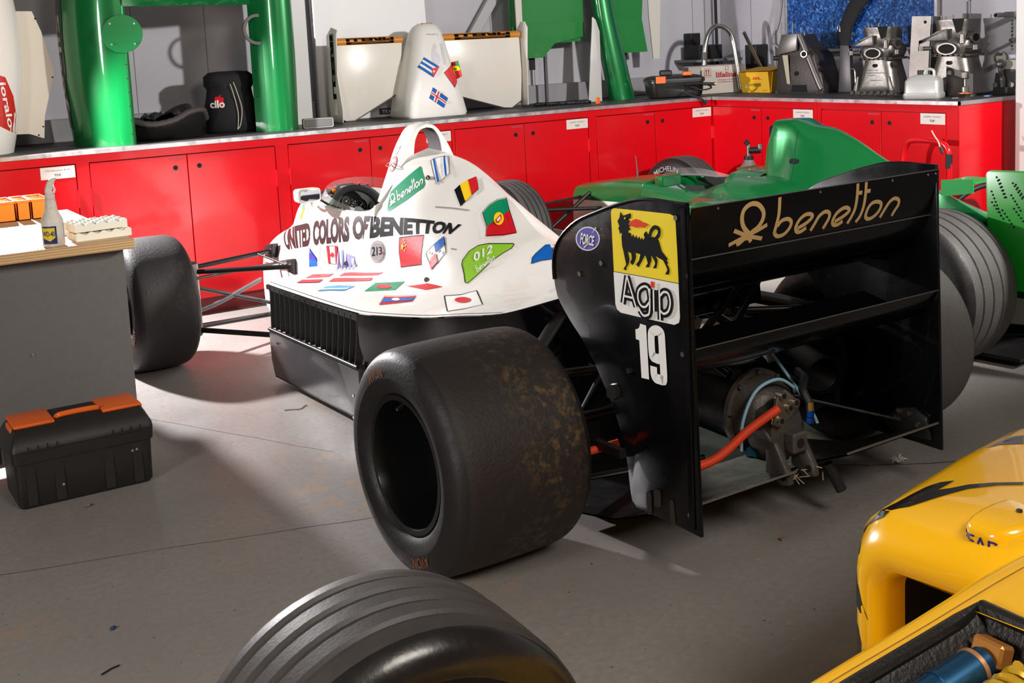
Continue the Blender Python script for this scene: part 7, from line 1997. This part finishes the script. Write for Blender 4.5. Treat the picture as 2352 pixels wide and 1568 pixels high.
# poster of a city by night
def city_mat():
    m = bpy.data.materials.new('night_city_print'); m.use_nodes = True
    nt = m.node_tree; N = nt.nodes; L = nt.links; b = N['Principled BSDF']; tc = N.new('ShaderNodeTexCoord')
    n = N.new('ShaderNodeTexNoise'); n.inputs['Scale'].default_value = 30; n.inputs['Detail'].default_value = 10; n.inputs['Roughness'].default_value = .75; n.inputs['Distortion'].default_value = 1.5
    L.new(tc.outputs['Object'], n.inputs['Vector'])
    r = N.new('ShaderNodeValToRGB'); e = r.color_ramp.elements
    e[0].position = .36; e[0].color = srgb((10, 16, 44)) + (1,); e[1].position = .72; e[1].color = srgb((240, 190, 140)) + (1,)
    for p, c in ((.47, (20, 54, 116)), (.56, (40, 104, 186)), (.62, (120, 150, 200))):
        q = e.new(p); q.color = srgb(c) + (1,)
    L.new(n.outputs['Fac'], r.inputs['Fac']); L.new(r.outputs['Color'], b.inputs['Base Color']); b.inputs['Roughness'].default_value = .3
    return m
PO = thing('poster', 'large framed picture of a blue city by night on the side wall', 'poster', (WB - .03, 0, 1.28))
obj('print', G().bx(0, .006, 5.22, 6.56, 0, 1.0), city_mat(), PO, 0)
for y0, y1, z0, z1 in ((5.20, 5.222, -.02, 1.02), (6.558, 6.58, -.02, 1.02), (5.20, 6.58, -.02, .0)):
    obj('frame_bar', G().bx(-.012, .028, y0, y1, z0, z1, 0, .002), alu, PO)
# dark cable trunk hanging in front of the poster, cable loop and antenna
HC = thing('hanging_sleeve', 'wide black fabric sleeve hanging in front of the city picture', 'sleeve', (6.50, 5.95, 0))
g = G(); R_ = []
for z, y, w in ((1.30, .12, .055), (1.42, .10, .06), (1.55, .02, .075), (1.70, -.12, .10), (1.95, -.25, .12)):
    R_.append([(.03 * cos(a) - .0, y - .1 + w * sin(a), z) for a in [2 * pi * i / 18 for i in range(18)]])
g.loft(R_, True, True); obj('sleeve', g, mat('sleeve_black', (24, 22, 23), .85), HC, 60)
obj('snap_hook', G().tube([(-.03, .02, 1.40), (-.03, .02, 1.44), (-.03, .03, 1.455), (-.03, .04, 1.44), (-.03, .04, 1.42), (-.03, .02, 1.40)], .004, 8), steel, HC)
tag(obj('hanging_cable', G().tube(spline([(6.56, 6.62, 1.75), (6.55, 6.66, 1.52), (6.55, 6.72, 1.36), (6.55, 6.66, 1.30), (6.55, 6.61, 1.28)], 8), .006, 8), mat('cable_grey', (150, 148, 150), .5)), 'thin grey cable looping down the side wall left of the poster', 'cable')
tag(obj('corner_pipe', G().tube([(6.48, 7.27, 1.16), (6.47, 7.27, 2.0), (6.46, 7.27, 3.38)], .012, 10), black_matt), 'thin black conduit running up the wall corner', 'conduit')
AN = thing('wall_antenna', 'small white wall aerial with thin mast above the bright gearbox casing', 'aerial', (6.56, 4.98, 1.30)); obj('mast', G().tube([(0, 0, 0), (0, 0, .28)], .004, 8), mat('mast_grey', (110, 110, 116), .5), AN); obj('aerial_body', G().tube([(0, 0, .26), (0, 0, .33)], [.008, .016], 12), mat('aerial_white', (220, 218, 216), .4), AN); obj('aerial_base', G().bx(-.05, .01, -.07, .05, .33, .37, 0, .006), mat('box_black', (26, 25, 27), .6), AN)
# chain hooks by the post
CH = thing('chain_hook', 'grey pipe hook with hanging steel chain on the wall beside the right post', 'hook', (6.58, 4.62, 1.46))
obj('hook_pipe', G().tube([(.0, 0, 0), (-.18, -.03, .0), (-.19, -.03, 0), (-.30, -.05, .0)], [.018, .018, .014, .014], 14), mat('pipe_grey', (126, 126, 122), .5), CH); obj('pipe_end', G().tube([(-.30, -.05, 0), (-.302, -.0505, 0)], .011, 12), void_black, CH)
for i in range(9):
    c = Vector((-.10, -.02, -.025 - .022 * i)); g = G()
    u = Vector((1, 0, 0)) if i % 2 else Vector((0, 1, 0))
    g.tube([c + u * .007 * cos(a) + Vector((0, 0, .014 * sin(a))) for a in [2 * pi * k / 12 for k in range(12)]], .003, 6, 0, False, True); obj('chain_link', g, steel_dull, CH)
PE = thing('wall_peg', 'short steel peg on the wall below the chain hook', 'peg', (6.58, 4.62, 1.31)); obj('peg', G().tube([(0, 0, 0), (-.12, -.02, -.004)], [.012, .009], 12), steel_dull, PE)
TR = thing('wall_tube', 'white tube with round grey end on the wall behind the tow hitch', 'tube', (6.58, 4.66, 1.20)); obj('white_tube', G().tube([(0, 0, 0), (-.14, -.02, 0)], .016, 12), mat('tube_white', (206, 206, 214), .4), TR); obj('round_end', G().tube([(-.14, -.02, 0), (-.17, -.025, 0)], .04, 20), mat('end_grey', (130, 128, 118), .5), TR)
# gas cylinder between the green car and the cabinets
GCy = thing('gas_cylinder', 'grey topped gas cylinder with black valve behind the green car', 'gas cylinder', (5.42, 5.80, 0))
obj('cylinder_body', G().lathe([(0, 0), (.11, 0), (.115, .02), (.115, .42), (.11, .44)], (0, 0, 0), (0, 0, 1), 28), mat('cylinder_tan', (176, 140, 108), .5), GCy); obj('shoulder', G().lathe([(.112, .44), (.105, .475), (.07, .54), (.035, .58), (.03, .60)], (0, 0, 0), (0, 0, 1), 28), mat('cylinder_grey', (112, 108, 108), .5), GCy)
obj('paper_tag', G().box((-.065, -.055, .52), (.03, .004, .045), 0, 0, Matrix.Rotation(-.7, 3, 'Z') @ Matrix.Rotation(.6, 3, 'X')), paper, GCy, 0); obj('valve_collar', G().tube([(0, 0, .60), (0, 0, .625)], .032, 16), black_satin, GCy); obj('valve_body', G().tube([(0, 0, .62), (0, 0, .70)], .014, 12), steel_dull, GCy); obj('regulator', G().tube([(.0, 0, .66), (.06, -.05, .66)], .022, 14), black_satin, GCy); obj('knob', G().tube([(-.02, .01, .70), (.0, 0, .725)], .016, 10), black_satin, GCy); obj('gauge', G().tube([(.055, -.05, .67), (.055, -.05, .70)], .018, 14), steel_dull, GCy)
# red sack truck handle
ST = thing('sack_truck', 'red tubular sack truck handle in front of the end cabinet', 'sack truck', (5.58, 4.5, 0))
obj('frame_tube', G().tube(spline([(.0, .19, .02), (.0, .19, .40), (.0, .18, .62), (.0, .155, .73), (0, .10, .765), (0, -.06, .765), (0, -.125, .74), (.0, -.145, .66), (0, -.14, .40), (0, -.14, .02)], 8), .016, 14), red_gloss, ST); obj('cross_bar', G().tube([(0, -.14, .30), (0, .19, .30)], .012, 12), red_gloss, ST); obj('toe_plate', G().bx(-.18, .02, -.16, .21, .0, .008, 0, .002), red_gloss, ST)
obj('hand_grip', G().tube([(0, -.142, .62), (0, -.144, .70)], .019, 12), rub, ST)
obj('label_tag', G().tube(spline([(-.018, -.04, .83), (-.018, -.06, .80), (-.018, -.085, .77), (-.018, -.10, .73)], 4), .004, 6), mat('tag_cord', (200, 190, 170), .6), ST); obj('tag_toggle', G().tube([(-.018, -.10, .74), (-.018, -.115, .705)], .009, 8), rub, ST)
HS = tag(obj('black_hose', G().tube(spline([(5.50, 4.36, .02), (5.51, 4.34, .30), (5.55, 4.30, .42), (5.63, 4.26, .49), (5.74, 4.22, .52), (5.84, 4.20, .50), (5.9, 4.2, .3), (5.9, 4.2, .02)], 8), .016, 12), rub), 'thick black hose arching up beside the end cabinet', 'hose')
bpy.context.view_layer.update()
